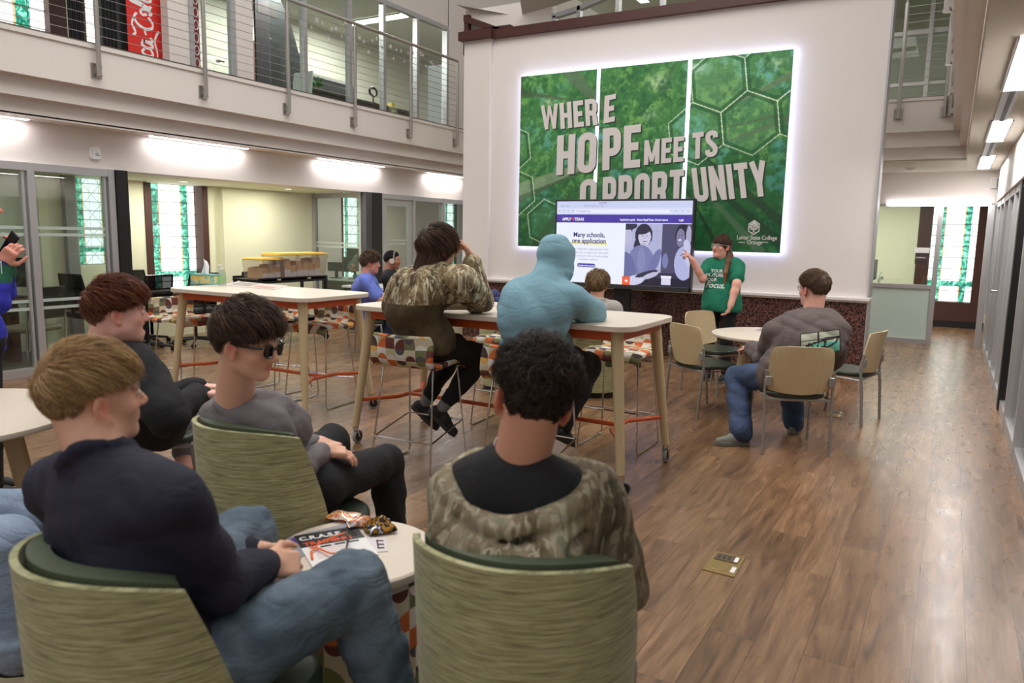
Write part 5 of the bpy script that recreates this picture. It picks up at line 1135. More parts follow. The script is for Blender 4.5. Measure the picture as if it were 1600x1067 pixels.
# ---------------------------------------------------------------- head
class Frame:
    """local axes: x right, y face, z up, in world coordinates; c = middle of the head"""
    def __init__(s, c, face, up=(0, 0, 1), sc=1.0):
        s.c = np.array(c, float); f = nrm(face); u = np.array(up, float); u = nrm(u-f*(u@f)); s.R = np.array([np.cross(f, u), f, u]); s.s = sc
    def w(s, p): return s.c+(np.asarray(p, float)*s.s)@s.R
    def d(s, v): return np.asarray(v, float)@s.R
    def l(s, P): return ((np.asarray(P)-s.c)@s.R.T)/s.s
CR_C = np.array([0, -.018, .032]); CR_R = np.array([.0765, .0985, .088])
def head_prims(S, F, wide=1.0, heavy=0.0, mouth_open=0.0, neck_to=None, neck_r=.056, female=0):
    s = F.s; R = F.R
    def e(c, r, k=.02, op='u', rot=None): S.ell(F.w(c), np.array(r)*s, R if rot is None else rot@R, k*s, op)
    def c_(a, b, r1, r2=None, k=.012, op='u'): S.cap(F.w(a), F.w(b), r1*s, (r1 if r2 is None else r2)*s, k*s, op)
    e(CR_C, CR_R, .01); e((0, .035, -.02), (.060*wide, .058, .078), .03); e((0, .030, -.062), (.052*wide+heavy*.012, .050, .042+heavy*.006), .025)
    e((0, .066, -.094), (.024, .020, .018+heavy*.006), .02); c_((-.042*wide, .0, -.066), (-.018, .062, -.092), .018+heavy*.01, .014, .02); c_((.042*wide, .0, -.066), (.018, .062, -.092), .018+heavy*.01, .014, .02)
    for q in (-1, 1):
        e((q*.040*wide, .058, -.026), (.022, .020, .020), .02); e((q*.031, .094, .006), (.017, .013, .011), .012, 's'); e((q*.031, .080, .005), (.0135, .0135, .0115), .004)
        c_((q*.015, .092, .021), (q*.046, .078, .022), .0075, .006, .010)
        # ear
        a = math.radians(22)*q; rot = np.array([[math.cos(a), math.sin(a), 0], [-math.sin(a), math.cos(a), 0], [0, 0, 1]])
        e((q*.083, -.010, -.008), (.0085, .021, .033), .008, 'u', rot); e((q*.089, -.004, -.006), (.006, .012, .020), .005, 's', rot); e((q*.081, -.001, -.038), (.008, .010, .011), .006)
    c_((0, .086, .012), (0, .106, -.022), .0075, .0105, .012); e((0, .106, -.027), (.0115, .010, .008), .006)
    for q in (-1, 1): e((q*.011, .098, -.030), (.0075, .009, .007), .005)
    z = -.056
    if mouth_open: e((0, .092, z-.006), (.018, .014, .010*mouth_open), .006, 's')
    c_((-.020, .081, z+.003+.004*mouth_open), (0, .089, z+.005+.005*mouth_open), .005, .006, .006); c_((.020, .081, z+.003+.004*mouth_open), (0, .089, z+.005+.005*mouth_open), .005, .006, .006)
    c_((-.018, .080, z-.006-.012*mouth_open), (0, .087, z-.008-.013*mouth_open), .005, .0065, .006); c_((.018, .080, z-.006-.012*mouth_open), (0, .087, z-.008-.013*mouth_open), .005, .0065, .006)
    if heavy: e((0, .040, -.098), (.045, .040, .028), .03)
    if neck_to is not None:
        S.cap(F.w((0, -.030, -.040)), neck_to, neck_r*s*.98, neck_r*s*1.08, .03); S.cap(F.w((0, -.045, -.03)), np.array(neck_to)+F.d((0, -.015, 0)), neck_r*s*.85, neck_r*s, .03)
def skin_col(V, F, base, lip=(196, 122, 112), brow=(90, 66, 48), blush=1.0, fade=None):
    b = np.array(lin(base)); L = F.l(V); c = np.tile(b, (len(V), 1)); near = (np.abs(L) < .2).all(1)
    def bl(mask, col, a): nonlocal c; m = (mask*a*near)[:, None]; c = c*(1-m)+np.array(lin(col))*m
    red = tuple(min(255, v*f) for v, f in zip(base, (1.0, .72, .68)))
    ear = np.exp(-(((np.abs(L[:, 0])-.085)/.012)**2+((L[:, 1]+.008)/.022)**2+((L[:, 2]+.01)/.032)**2)); bl(ear, red, .75*blush)
    ck = np.exp(-(((np.abs(L[:, 0])-.042)/.02)**2+((L[:, 1]-.07)/.03)**2+((L[:, 2]+.025)/.02)**2)); bl(ck, red, .4*blush); ns = np.exp(-((L[:, 0]/.014)**2+((L[:, 1]-.115)/.016)**2+((L[:, 2]+.026)/.015)**2)); bl(ns, red, .4*blush)
    lp = np.clip(1.6-(np.abs(L[:, 0])/.021)**2-((L[:, 2]+.057)/.012)**2, 0, 1)*(L[:, 1] > .074); bl(lp, lip, .8)
    br = np.clip(1.6-((np.abs(L[:, 0])-.030)/.020)**2-((L[:, 2]-.024+.3*(np.abs(L[:, 0])-.03)**2*40)/.0055)**2, 0, 1)*(L[:, 1] > .06); bl(br, brow, .85)
    return c, L
HZ = [(0, .070), (35, .066), (58, .048), (74, .018), (86, .006), (98, .020), (112, .004), (135, -.040), (180, -.062)]
def hair(name, F, parent, c1, c2, top=.026, side=.014, nape=.006, length=.045, slen=.022, n=7000, seed=1, curl=0.0, cs=.5, whorl=(0, -.075, .085), fall=0.0, hz=HZ, width=.0011, mess=.25, fade=None, longhair=0.0, fringe=0.0):
    """a rounded hair volume with separate locks laid over it"""
    r = np.random.RandomState(seed)
    def hline(phi): return np.interp(np.degrees(phi), [a for a, _ in hz], [z for _, z in hz])
    def thick(L_, phi): # local pos on scalp -> hair thickness
        z = L_[..., 2]; t = np.clip((z-.045)/.055, 0, 1); bk = np.clip((phi-1.9)/1.2, 0, 1)*np.clip((.02-z)/.08, 0, 1); return side*(1-t)+top*t-(side-nape)*bk
    # cap
    NU, NV = 64, 22; V = []; 
    for i in range(NU):
        phi0 = 2*PI*i/NU; ph = abs((phi0+PI) % (2*PI)-PI); zh = hline(ph); 
        el0 = math.asin(np.clip((zh-CR_C[2])/CR_R[2], -.98, .98))
        for j in range(NV+1):
            v = j/NV; el = el0+(PI/2-el0)*v; d = np.array([math.sin(phi0)*math.cos(el), math.cos(phi0)*math.cos(el), math.sin(el)]); p = CR_C+CR_R*d; th = float(thick(p, ph))*min(1, (v*2.6))**.75; nn = nrm(d/CR_R)
            V.append(p+nn*(th*.80-.0035*(v < .01)))
    V = np.array(V); V += .0035*np.sin(V@np.array([210, 90, 60]))[:, None]*.4*(V-CR_C)/.09*(1 if curl == 0 else 3)*(np.tile(np.arange(NV+1) > 2, NU))[:, None]
    m = NV+1; Fc = np.array([[i*m+j, ((i+1) % NU)*m+j, ((i+1) % NU)*m+j+1, i*m+j+1] for i in range(NU) for j in range(NV)])
    cc1, cc2 = np.array(lin(c1)), np.array(lin(c2)); base_c = np.tile(cc1*.75, (len(V), 1))
    if fade is not None:
        fz = np.clip((V[:, 2]-fade[1])/(fade[2]-fade[1]), 0, 1)[:, None]; base_c = base_c*fz+np.array(lin(fade[0]))*(1-fz)
    # locks
    K = 7; u = r.normal(size=(n*3, 3)); u /= np.linalg.norm(u, axis=1)[:, None]; P = CR_C+CR_R*u; ph = np.abs(np.arctan2(u[:, 0], u[:, 1])); ok = P[:, 2] > hline(ph)+.002; u = u[ok][:n]; ph = ph[ok][:n]; n = len(u)
    W = nrm(np.array(whorl)-CR_C)/1.0; pts = np.zeros((n, K, 3)); P = CR_C+CR_R*u; tp = np.clip((P[:, 2]-.035)/.05, 0, 1); Ln = (slen+(length-slen)*tp)*r.uniform(.75, 1.25, n); Ln *= np.clip((P[:, 2]-hline(ph))/.028, .35, 1)*(1 if not longhair else 1); Ln *= np.where((ph > 1.9) & (P[:, 2] < -.03), nape/side if side else 1, 1)
    if longhair: Ln += longhair*r.uniform(.8, 1.1, n)*(ph > 1.25)*np.clip((.05-P[:, 2])/.04, .35, 1)
    Wd = np.array(whorl)-CR_C; cluster = np.round(P/.016)*.016; rs = np.sin(cluster@np.array([[311., 97, 151], [173, 283, 71], [131, 61, 337]]).T*1.0)
    q = u.copy(); off = thick(P, ph)*r.uniform(.55, 1.3, n)*(1+.18*rs[:, 1])*np.clip((P[:, 2]-hline(ph))/.035, .15, 1); pos = P.copy(); base_off = np.minimum(off, .004)
    Wn = r.normal(size=(n, 3))*.14
    for k in range(K):
        f = k/(K-1); nrmv = q/CR_R; nrmv /= np.linalg.norm(nrmv, axis=1)[:, None]
        surf = CR_C+CR_R*q; o = base_off+(off-base_off)*np.minimum(1, f*2.2)+fall*.0
        cur = surf+nrmv*o[:, None]
        if longhair:
            below = (np.clip((-.012-surf[:, 2])/.02, 0, 1)*(ph > 1.25))[:, None]; 
            if k: cur = cur*(1-below)+(prev+np.array([0, -.0, -1])*(Ln/(K-1))[:, None]+np.stack([np.zeros(n), -.35*(Ln/(K-1)), np.zeros(n)], 1))*below
        if curl: cur = cur+curl*np.sin(f*9*cs+rs*3+np.array([0, 2, 4]))*np.minimum(1, f*3)
        pts[:, k] = cur; prev = cur
        t = q-nrm(nrm(W)+Wn); t = t-(t*q).sum(1)[:, None]*q; t += fringe*np.array([0, 1, -.3])*(tp[:, None]); t += mess*rs*.6+mess*.35*r.normal(size=(n, 3)); t[:, 2] -= .25*(1-tp); t = t-(t*q).sum(1)[:, None]*q; t /= np.linalg.norm(t, axis=1)[:, None]+1e-9
        q = q+t*(Ln/(K-1)/.088)[:, None]; q /= np.linalg.norm(q, axis=1)[:, None]
    T_ = np.gradient(pts, axis=1); T_ /= np.linalg.norm(T_, axis=2, keepdims=True)+1e-9; N_ = pts-CR_C; N_ /= np.linalg.norm(N_, axis=2, keepdims=True)+1e-9; Sd = np.cross(T_, N_); Sd /= np.linalg.norm(Sd, axis=2, keepdims=True)+1e-9
    wd = width*np.array([1, 1.1, 1.1, 1, .85, .6, .15])[None, :, None]*r.uniform(.7, 1.3, (n, 1, 1)); A = pts+Sd*wd; B = pts-Sd*wd*.8+N_*wd*.2; C_ = pts+N_*wd*.9
    VV = np.stack([A, B, C_], 2).reshape(-1, 3); i = (np.arange(n)[:, None]*K+np.arange(K-1)[None]).ravel()*3; Fs = np.concatenate([np.stack([i+a, i+b, i+b+3, i+a+3], 1) for a, b in ((0, 1), (1, 2), (2, 0))])
    mixv = np.clip(r.uniform(0, 1, n)**1.3*.75+.5*(.5*rs[:, 0]), 0, 1); f = np.linspace(0, 1, K)[None, :]; tone = np.clip(mixv[:, None]*(.55+.6*f), 0, 1); cl = cc1[None, None]*(1-tone[..., None])+cc2[None, None]*tone[..., None]
    if fade is not None: fz = np.clip((pts[..., 2]-fade[1])/(fade[2]-fade[1]), 0, 1)[..., None]; cl = cl*fz+np.array(lin(fade[0]))*(1-fz)
    cl = np.repeat(cl.reshape(-1, 3), 3, axis=0)
    allV = np.concatenate([V, VV]); allF = np.concatenate([Fc, Fs+len(V)]); allC = np.concatenate([base_c, cl])
    return npmesh(name, F.w(allV), allF, hair_m, parent, col=allC)

# ---------------------------------------------------------------- hand
def hand_prims(S, wr, d, palm_n, side, curl=.5, sc=1.0, spread=.25, thumb=.6):
    """wr wrist, d direction to the knuckles, palm_n normal leaving the palm, side +1 thumb on d x palm_n side"""
    d = nrm(d); n_ = nrm(np.array(palm_n)-d*(np.array(palm_n)@d)); x = nrm(np.cross(d, n_))*side; s = sc
    rot = np.array([x, d, n_]); S.box(wr+d*.048*s, np.array([.038, .046, .0145])*s, rot, .012*s, .012*s); S.cap(wr-d*.02*s, wr+d*.02*s, .0265*s, .026*s, .02*s)
    for i, (o, L_) in enumerate(((.028, .072), (.0095, .080), (-.0095, .074), (-.0275, .058))):
        b = wr+d*(.088-.004*abs(i-1.3))*s+x*o*s; dr = nrm(d+x*o*spread*14*s); a = 0.0; p = b-dr*.012*s; r_ = (.0095, .0098, .0092, .0082)[i]*s; cu = curl[i] if isinstance(curl, (list, tuple)) else curl
        for j, fr_ in enumerate((.46, .30, .24)):
            a += cu*(1.1, 1.3, .9)[j]; v = dr*math.cos(a)+n_*math.sin(a); q = p+v*(L_*fr_+(.012 if j == 0 else 0))*s; S.cap(p, q, r_*(1-.08*j), r_*(1-.08*(j+1)), .004*s); p = q
    b = wr+d*.022*s+x*.030*s; v1 = nrm(d*.62+x*.75+n_*.35*thumb); q1 = b+v1*.040*s; v2 = nrm(d*.85+x*.25+n_*.6*thumb); q2 = q1+v2*.030*s; v3 = nrm(d*.9+x*.0+n_*.7*thumb); q3 = q2+v3*.024*s
    S.cap(b-v1*.01*s, q1, .014*s, .0115*s, .012*s); S.cap(q1, q2, .0112*s, .0100*s, .004*s); S.cap(q2, q3, .0100*s, .0080*s, .004*s)

# ---------------------------------------------------------------- whole figures
def torso_prims(S, j, inf=0.0, w=1.0, deep=.92, belly=0.0, low=.0, k=.04, upper=True):
    """torso between pelvis and shoulders, inf = cloth allowance"""
    P, N = j['pel'], j['neck']; sl, sr, hl, hr = j['shL'], j['shR'], j['hipL'], j['hipR']; X = nrm(sr-sl); ax = nrm(N-P); fwd = nrm(np.cross(ax, X)) ; Xh = nrm(hr-hl); Lt = np.linalg.norm(N-P)
    if 'spine' in j: M = j['spine']
    else: M = P+(N-P)*.5-fwd*.03
    ch = N+(M-N)*.45; S.cap(P-Xh*.075*w-ax*low, P+Xh*.075*w-ax*low, (.100+inf)*deep*w, k=k)
    S.cap(P-Xh*.062*w+ax*.07, P+Xh*.062*w+ax*.07, (.092+inf)*deep*w, k=k); Xm = nrm(X+Xh); S.cap(M-Xm*.055*w, M+Xm*.055*w, (.088+inf)*deep*w, k=k); S.cap((M+ch)/2-X*.062*w, (M+ch)/2+X*.062*w, (.092+inf)*deep*w, k=k); S.cap(ch-X*.070*w, ch+X*.070*w, (.092+inf)*deep*w, k=k)
    if belly: S.ell(M*.5+P*.5+fwd*.06*belly, np.array([.15, .12, .14])*belly*1.0+inf, np.array([Xm, nrm(np.cross(ax, Xm)), ax]), k)
    if upper:
        up = (sl+sr)/2; S.cap(sl*.80+up*.20, sr*.80+up*.20, .056+inf, k=k*.8)
        for s_ in (sl, sr): S.cap(N-ax*.01, s_*.80+N*.20, .040+inf*.8, .048+inf, k=.03)
def arm(S, j, q, r=(.047, .041, .036, .028), inf=0.0, upto=1.0, k=.025, start=0.0):
    sh, el, wr = j['sh'+q], j['el'+q], j['wr'+q]; S.cap(sh, el, r[0]+inf, r[1]+inf*.9, k)
    if upto > 1: S.cap(el, el+(wr-el)*(upto-1), r[2]+inf*1.0, r[2]+(r[3]-r[2])*(upto-1)+inf*.7, k)
def leg(S, j, q, r=(.086, .062, .054, .040), inf=0.0, upto=2.0, k=.035, cuff=None):
    h, kn, an = j['hip'+q], j['kn'+q], j['an'+q]; S.cap(h, kn, r[0]+inf, r[1]+inf, k); m = kn+(an-kn)*.35; S.cap(kn, m, r[1]*.94+inf, r[2]+inf, k*.8)
    e = kn+(an-kn)*(upto-1); S.cap(m, e, r[2]+inf, (r[3]+inf if cuff is None else cuff), k*.8)
def shoe(parent, name, an, toe, mU, mS, sc=1.0, up=(0, 0, 1), strap=None, h=.0, label=None):
    """upper (part) and sole (sub-part) of a shoe; an = ankle, toe = direction of the foot"""
    d = nrm(toe); u = nrm(np.array(up)-d*(np.array(up)@d)); x = np.cross(d, u); R = np.array([x, d, u]); c = np.array(an, float)-u*.072*sc
    def w(p): return c+(np.array(p)*sc)@R
    S = SDF(); S.cap(w((0, -.035, .028)), w((0, .06, .025)), .034*sc, .036*sc, .02); S.cap(w((0, .06, .022)), w((0, .16, .012)), .036*sc, .026*sc, .02); S.cap(w((0, -.02, .03)), w((0, -.01, .085)), .034*sc, .032*sc, .02); S.cap(w((0, .01, .06)), w((0, .07, .04)), .028*sc, .02*sc, .02)
    V, F_ = S.mesh(.007); o = npmesh(name, V, F_, mU, parent)
    g = G(); pts = [(x_*sc, y_*sc) for x_, y_ in [( .030, -.055), (.036, -.02), (.034, .03), (.043, .10), (.036, .155), (.012, .188), (-.012, .188), (-.034, .155), (-.040, .10), (-.033, .03), (-.034, -.02), (-.028, -.055), (0, -.07)]]
    g.prism(pts, 'z', -.018*sc, .012*sc); g.v = [tuple(c+np.array(p)@R) for p in g.v]; s_ = obj('sole', g, mS, o, world_coords=True, bevel=.004)
    if label: o['label'] = label
    return o
def neckring(S, c, n_, r, t, tilt=None, k=.01, deepf=0.0, F=None):
    n_ = nrm(n_); a = nrm(np.cross(n_, [.3, .9, .1])); b = np.cross(n_, a); L = [c+(a*math.cos(q)+b*math.sin(q))*r for q in np.linspace(0, 2*PI, 17)]; S.path(L, t, k)
# ================================================================ THE PEOPLE
FH = nrm([FW[0], FW[1], 0]); RH = nrm([RT[0], RT[1], 0]); Zu = np.array([0, 0, 1.0])
black_c = cloth('black_jersey', (24, 23, 26)); navy_c = cloth('navy_fleece', (32, 31, 50), noise=.08); jean1 = denim('light_denim', (74, 90, 104), (104, 118, 132)); jean2 = denim('mid_denim', (50, 66, 98), (70, 86, 120))
jean3 = denim('dark_denim', (36, 46, 76), (52, 64, 98)); grey_c = cloth('grey_knit', (118, 110, 114), rough=.7); greyhood = cloth('brown_grey_fleece', (98, 86, 84)); blue_c = cloth('pale_blue_fleece', (128, 168, 184)); peri = cloth('periwinkle_cotton', (106, 124, 208)); green_c = cloth('green_cotton', (18, 112, 84)); heather = cloth('heather_grey_fleece', (178, 172, 166))
olive_c = cloth('olive_brown_fleece', (84, 70, 46)); shoe_b = mat('black_shoe', (24, 23, 24), .6); shoe_g = mat('grey_shoe', (128, 128, 118), .75); sole_w = mat('pale_sole', (196, 188, 166), .7); sole_g = mat('grey_sole', (120, 120, 116), .7); sock_g = cloth('grey_sock', (128, 126, 126)); sock_w = cloth('white_sock', (206, 202, 196))
camo_a = camo('reed_camouflage', [(40, 33, 28), (92, 76, 54), (138, 116, 84), (186, 168, 130), (214, 202, 172)], scale=7, stretch=(1, 1, .45)); camo_b = camo('bark_camouflage', [(78, 74, 58), (120, 106, 82), (150, 134, 108), (172, 158, 132), (140, 142, 116), (198, 188, 164)], scale=5.5, stretch=(1, 1, .6), dist=1.6)
silver_j = mat('silver_chain', (210, 205, 200), .2, 1.0)

def person(label, skin, F, j, vox=.0045, hands=(), group=None, head=None, arms=None, legs=None, base=None, pants_skin=False):
    """continuous skin surface: head, neck, chest core, arms and hands, lower legs; origin at the feet or seat"""
    S = SDF(); hk = dict(head or {}); head_prims(S, F, neck_to=j['neck']+(hk.pop('neck_dz', 0))*Zu, **hk)
    S.cap(j['neck']-Zu*.02, (j['shL']+j['shR'])/2-Zu*.07, .045, .045, .02)
    V1, F1 = S.mesh(vox, disp=None); V1_, _ = V1, 0
    Vs, Fs, n0 = [V1], [F1], len(V1)
    def addm(S2, v): 
        nonlocal n0
        V, F_ = S2.mesh(v); Vs.append(V); Fs.append(F_+n0); n0 += len(V)
    for h in hands:
        q = h['q']; S2 = SDF(); wr = j['wr'+q]; el = j['el'+q]; start = h.get('from', .55)
        S2.cap(el+(wr-el)*start, wr, .037-(.037-.027)*start, .026, .01)
        if h.get('bare'): S2.cap(j['sh'+q]+(el-j['sh'+q])*h['bare'], el, .044*h.get('fat', 1), .040*h.get('fat', 1), .02); S2.cap(el, el+(wr-el)*.4, .040*h.get('fat', 1), .036*h.get('fat', 1), .02); S2.cap(el+(wr-el)*.35, wr, .036*h.get('fat', 1), .026, .02)
        hand_prims(S2, wr, h['d'], h['n'], h['side'], h.get('curl', .5), h.get('sc', 1.0), h.get('spread', .12), h.get('thumb', .6)); addm(S2, h.get('vox', .004))
    # trunk core and legs under the clothes (kept inside them)
    S3 = SDF(); torso_prims(S3, j, inf=-.03, upper=True); 
    for q in 'LR':
        S3.cap(j['sh'+q], j['el'+q], .03, .028, .02); S3.cap(j['el'+q], j['wr'+q], .026, .02, .02)
        if 'kn'+q in j: leg(S3, j, q, inf=-.018)
    addm(S3, .014)
    V = np.concatenate(Vs); Fa = np.concatenate(Fs); col, L = skin_col(V, F, **skin)
    b = np.array(base if base is not None else (j['pel'][0], j['pel'][1], 0.0)); root = link('person', bpy.data.meshes.new('person'), None, tuple(b))
    tmp = npmesh('tmp', V-b, Fa, skin_m, None, col=col, relax=1); root.data = tmp.data; root.data.name = 'person'; bpy.data.objects.remove(tmp)
    tag(root, label, 'person', group)
    return root
def eyes(root, F, closed=False):
    for q in (-1, 1):
        g = G(); c = F.w((q*.031, .0835, .005)); g.lathe([(0, -.0112)]+[(.0112*math.cos(a), .0112*math.sin(a)) for a in np.linspace(-1.4, 1.4, 9)]+[(0, .0112)], seg=14, axis='y'); g.v = [tuple(c+(np.array(p)@F.R)*F.s) for p in g.v]; o = obj('eyeball', g, mat('eye_white', (226, 220, 212), .2), root, world_coords=True)
        g = G(); c2 = F.w((q*.031, .0945, .005)); g.add([tuple(c2+(np.array((.0052*math.cos(a), 0, .0052*math.sin(a)))@F.R)*F.s) for a in np.linspace(0, 2*PI, 13)[:-1]], [tuple(range(12))]); obj('iris', g, eye_m, o, world_coords=True, sm=False)
def glasses(root, F, frame_m, lens_m, w=.060, h=.036, t=.0028, dark=False, yb=.104, name='glasses'):
    g = G(); zc = .006
    for q in (-1, 1):
        loop = [F.w((q*(.034+.5*(w*.92)*math.copysign(abs(math.cos(a))**.6, math.cos(a))*.5*1.05), yb-.010*abs(math.cos(a))*(1 if math.cos(a)*1 > 0 else .2), zc+h*.5*math.copysign(abs(math.sin(a))**.6, math.sin(a)))) for a in np.linspace(0, 2*PI, 21)[:-1]]
        g.tube(loop, t, 6, closed=True); g.tube([F.w((q*.062, yb-.012, zc+h*.3)), F.w((q*.077, yb-.035, zc+h*.25)), F.w((q*.086, .02, zc+h*.15)), F.w((q*.086, -.012, .012)), F.w((q*.084, -.03, -.012))], t*1.1, 6, flat=1.0)
    g.tube([F.w((-.010, yb, zc+.006)), F.w((0, yb+.002, zc+.009)), F.w((.010, yb, zc+.006))], t, 6); o = obj(name, g, frame_m, root, world_coords=True)
    g = G()
    for q in (-1, 1):
        g.add([F.w((q*.034+.5*w*.92*math.copysign(abs(math.cos(a))**.6, math.cos(a))*.5*1.05, yb-.004, zc+h*.48*math.copysign(abs(math.sin(a))**.6, math.sin(a)))) for a in np.linspace(0, 2*PI, 21)[:-1]], [tuple(range(20))])
    obj('lens', g, lens_m, o, world_coords=True, sm=False)
def garment(name, S, m, root, vox=.008, fold=None, relax=1, split=None, label=None):
    V, F_ = S.mesh(vox, disp=fold); mi = None
    if split is not None: mi = split(V[F_].mean(1)).astype(np.int32)
    o = npmesh(name, V, F_, m, root, mi=mi, relax=relax)
    if label: o['label'] = label
    return o
dark_lens = mat('dark_lens', (22, 20, 22), .08); clear_lens = glass; blk_gl = mat('black_acetate', (16, 15, 16), .25)
def chain(root, c, n_, r, rr=.0028):
    g = G(); n_ = nrm(n_); a = nrm(np.cross(n_, [.3, .9, .1])); b = np.cross(n_, a)
    for k in range(72): q = 2*PI*k/72; p = c+(a*math.cos(q)+b*math.sin(q))*r; g.lathe([(0, -rr), (rr, 0), (0, rr)], tuple(p), 6)
    obj('neck_chain', g, silver_j, root, world_coords=True)

def hips(pel, X, w=.085): return pel-nrm(X)*w, pel+nrm(X)*w

# ---- 1. blond boy in navy, lower left
def p_blond():
    hc = at(150, 622, 1.74); f = nrm(RH*.74+FH*.67+Zu*.06); F = Frame(hc, f, (.02, -.02, 1), .95)
    neck = at(160, 712, 1.70)-Zu*.01; j = dict(neck=neck, pel=np.array([-1.53, 1.02, .52]))
    j['shR'] = at(268, 790, 1.60); j['shL'] = at(92, 765, 1.90); j['elR'] = J(338, 912, j['shR'], .27, 1); j['wrR'] = J(415, 880, j['elR'], .24, 1); j['elL'] = j['shL']+np.array([.06, .17, -.24]); j['wrL'] = J(405, 862, j['elL'], .25, 1)
    X = nrm([1, -.12, 0]); j['hipL'], j['hipR'] = hips(j['pel'], X); j['knR'] = J(553, 915, j['hipR'], .46, 1); j['knL'] = J(382, 838, j['hipL'], .46, 1)
    j['anR'] = np.array([j['knR'][0]+.10, j['knR'][1]+.10, .10]); j['anL'] = np.array([j['knL'][0]-.02, j['knL'][1]+.05, .10]); j['spine'] = np.array([-1.55, .96, .78])
    dR = nrm(at(440, 872, 2.2)-j['wrR']); root = person('person with short blond hair in a navy sweatshirt and light jeans seated at lower left', dict(base=(224, 172, 146), blush=1.1), F, j, .0038, hands=[dict(q='R', d=nrm(RH*.8+FH*.5-Zu*.25), n=nrm(-Zu*.5+FH*.4-RH*.3), side=1, curl=.75), dict(q='L', d=nrm(RH*.9+FH*.1-Zu*.15), n=nrm(-FH*.6-Zu*.5), side=-1, curl=.7)])
    eyes(root, F)
    hair('hair', F, root, (152, 116, 74), (236, 202, 150), top=.026, side=.010, nape=.003, length=.065, slen=.022, n=15000, seed=11, fringe=.7, width=.0010, mess=.28, hz=[(0, .070), (40, .064), (62, .046), (80, .034), (95, .030), (110, .002), (135, -.065), (180, -.100)], fade=((122, 90, 64), -.090, .030), curl=.0025)
    S = SDF(); torso_prims(S, j, .028, w=1.02, belly=0); arm(S, j, 'R', inf=.026, upto=1.93); arm(S, j, 'L', inf=.026, upto=1.9)
    S.cap(neck+nrm(F.w((0, -.035, -.05))-neck)*.035, neck+nrm(F.w((0, -.035, -.05))-neck)*.2, .056, .080, .012, 's'); 
    ax = nrm(F.w((0, -.035, -.05))-neck); neckring(S, neck+ax*.012-Zu*.006, ax+f*.25, .074, .012, k=.012); S.cap(j['wrR']-nrm(j['wrR']-j['elR'])*.035, j['wrR']-nrm(j['wrR']-j['elR'])*.01, .038, .034, .01)
    garment('sweatshirt', S, navy_c, root, .008, folds(3, .007, 17))
    S = SDF(); S.cap(j['hipL'], j['hipR'], .125, k=.05); leg(S, j, 'R', inf=.026, cuff=.078); leg(S, j, 'L', inf=.026, cuff=.078); garment('jeans', S, jean1, root, .009, folds(4, .006, 20))
    for q in 'LR': shoe(root, 'shoe', j['an'+q], f*[1, 1, 0], shoe_b, sole_w)
p_blond()

# ---- 2. boy with dark glasses in the grey shirt
def p_glasses():
    hc = at(389, 537, 2.70); f = nrm(RH*.95-FH*.26-Zu*.22); F = Frame(hc, f, (.06, .0, 1), 1.07)
    neck = at(369, 630, 2.80); j = dict(neck=neck, pel=np.array([-2.22, 2.12, .53]))
    j['shR'] = at(428, 668, 2.74); j['shL'] = at(335, 655, 2.98); j['elR'] = at(456, 740, 2.80); j['wrR'] = J(505, 704, j['elR'], .25, 1); j['elL'] = j['shL']+np.array([.02, .18, -.22]); j['wrL'] = J(500, 692, j['elL'], .27, 1)
    X = nrm([1, -.10, 0]); j['hipL'], j['hipR'] = hips(j['pel'], X); j['knR'] = J(603, 722, j['hipR'], .48, 1); j['knL'] = J(520, 690, j['hipL'], .46, 1); j['anR'] = np.array([j['knR'][0]+.03, j['knR'][1]+.02, .10]); j['anL'] = np.array([j['knL'][0], j['knL'][1]+.06, .10]); j['spine'] = np.array([-2.24, 2.04, .78])
    root = person('person with short brown hair and dark glasses in a grey shirt looking down', dict(base=(226, 174, 148), blush=1.0), F, j, .0045, hands=[dict(q='R', d=nrm(RH*.9+FH*.3-Zu*.15), n=nrm(-Zu+FH*.2), side=1, curl=.35), dict(q='L', d=nrm(RH*.8-FH*.3-Zu*.1), n=-Zu, side=-1, curl=.4)])
    eyes(root, F)
    hair('hair', F, root, (52, 38, 30), (118, 90, 68), top=.034, side=.020, nape=.008, length=.060, slen=.030, n=12000, seed=5, fringe=.8, mess=.35, curl=.003, width=.0011)
    glasses(root, F, blk_gl, dark_lens, w=.064, h=.040, t=.0042, name='dark_glasses')
    S = SDF(); torso_prims(S, j, .014, w=.95); S.cap(at(352, 655, 2.86), at(345, 700, 2.86), .085, .09, .04); S.cap(neck-Zu*.035, neck-Zu*.06, .070, .08, .03); arm(S, j, 'R', inf=.014, upto=1.93); arm(S, j, 'L', inf=.014, upto=1.9); S.cap(neck+nrm(F.w((0, -.035, -.05))-neck)*.035, neck+nrm(F.w((0, -.035, -.05))-neck)*.2, .056, .080, .012, 's'); neckring(S, neck-Zu*.004, nrm(F.w((0, -.035, -.05))-neck)+f*.2, .064, .008)
    garment('grey_shirt', S, grey_c, root, .008, folds(9, .006, 20))
    S = SDF(); S.cap(j['hipL'], j['hipR'], .12, k=.05); leg(S, j, 'R', inf=.016, cuff=.06); leg(S, j, 'L', inf=.016, cuff=.06); garment('trousers', S, black_c, root, .009, folds(14, .004, 18))
    for q in 'LR': shoe(root, 'shoe', j['an'+q], [0, 1, 0], shoe_b, sole_g)
    chain(root, neck+Zu*.004, nrm(F.w((0, -.035, -.05))-neck)+f*.2, .063, .0026)
p_glasses()

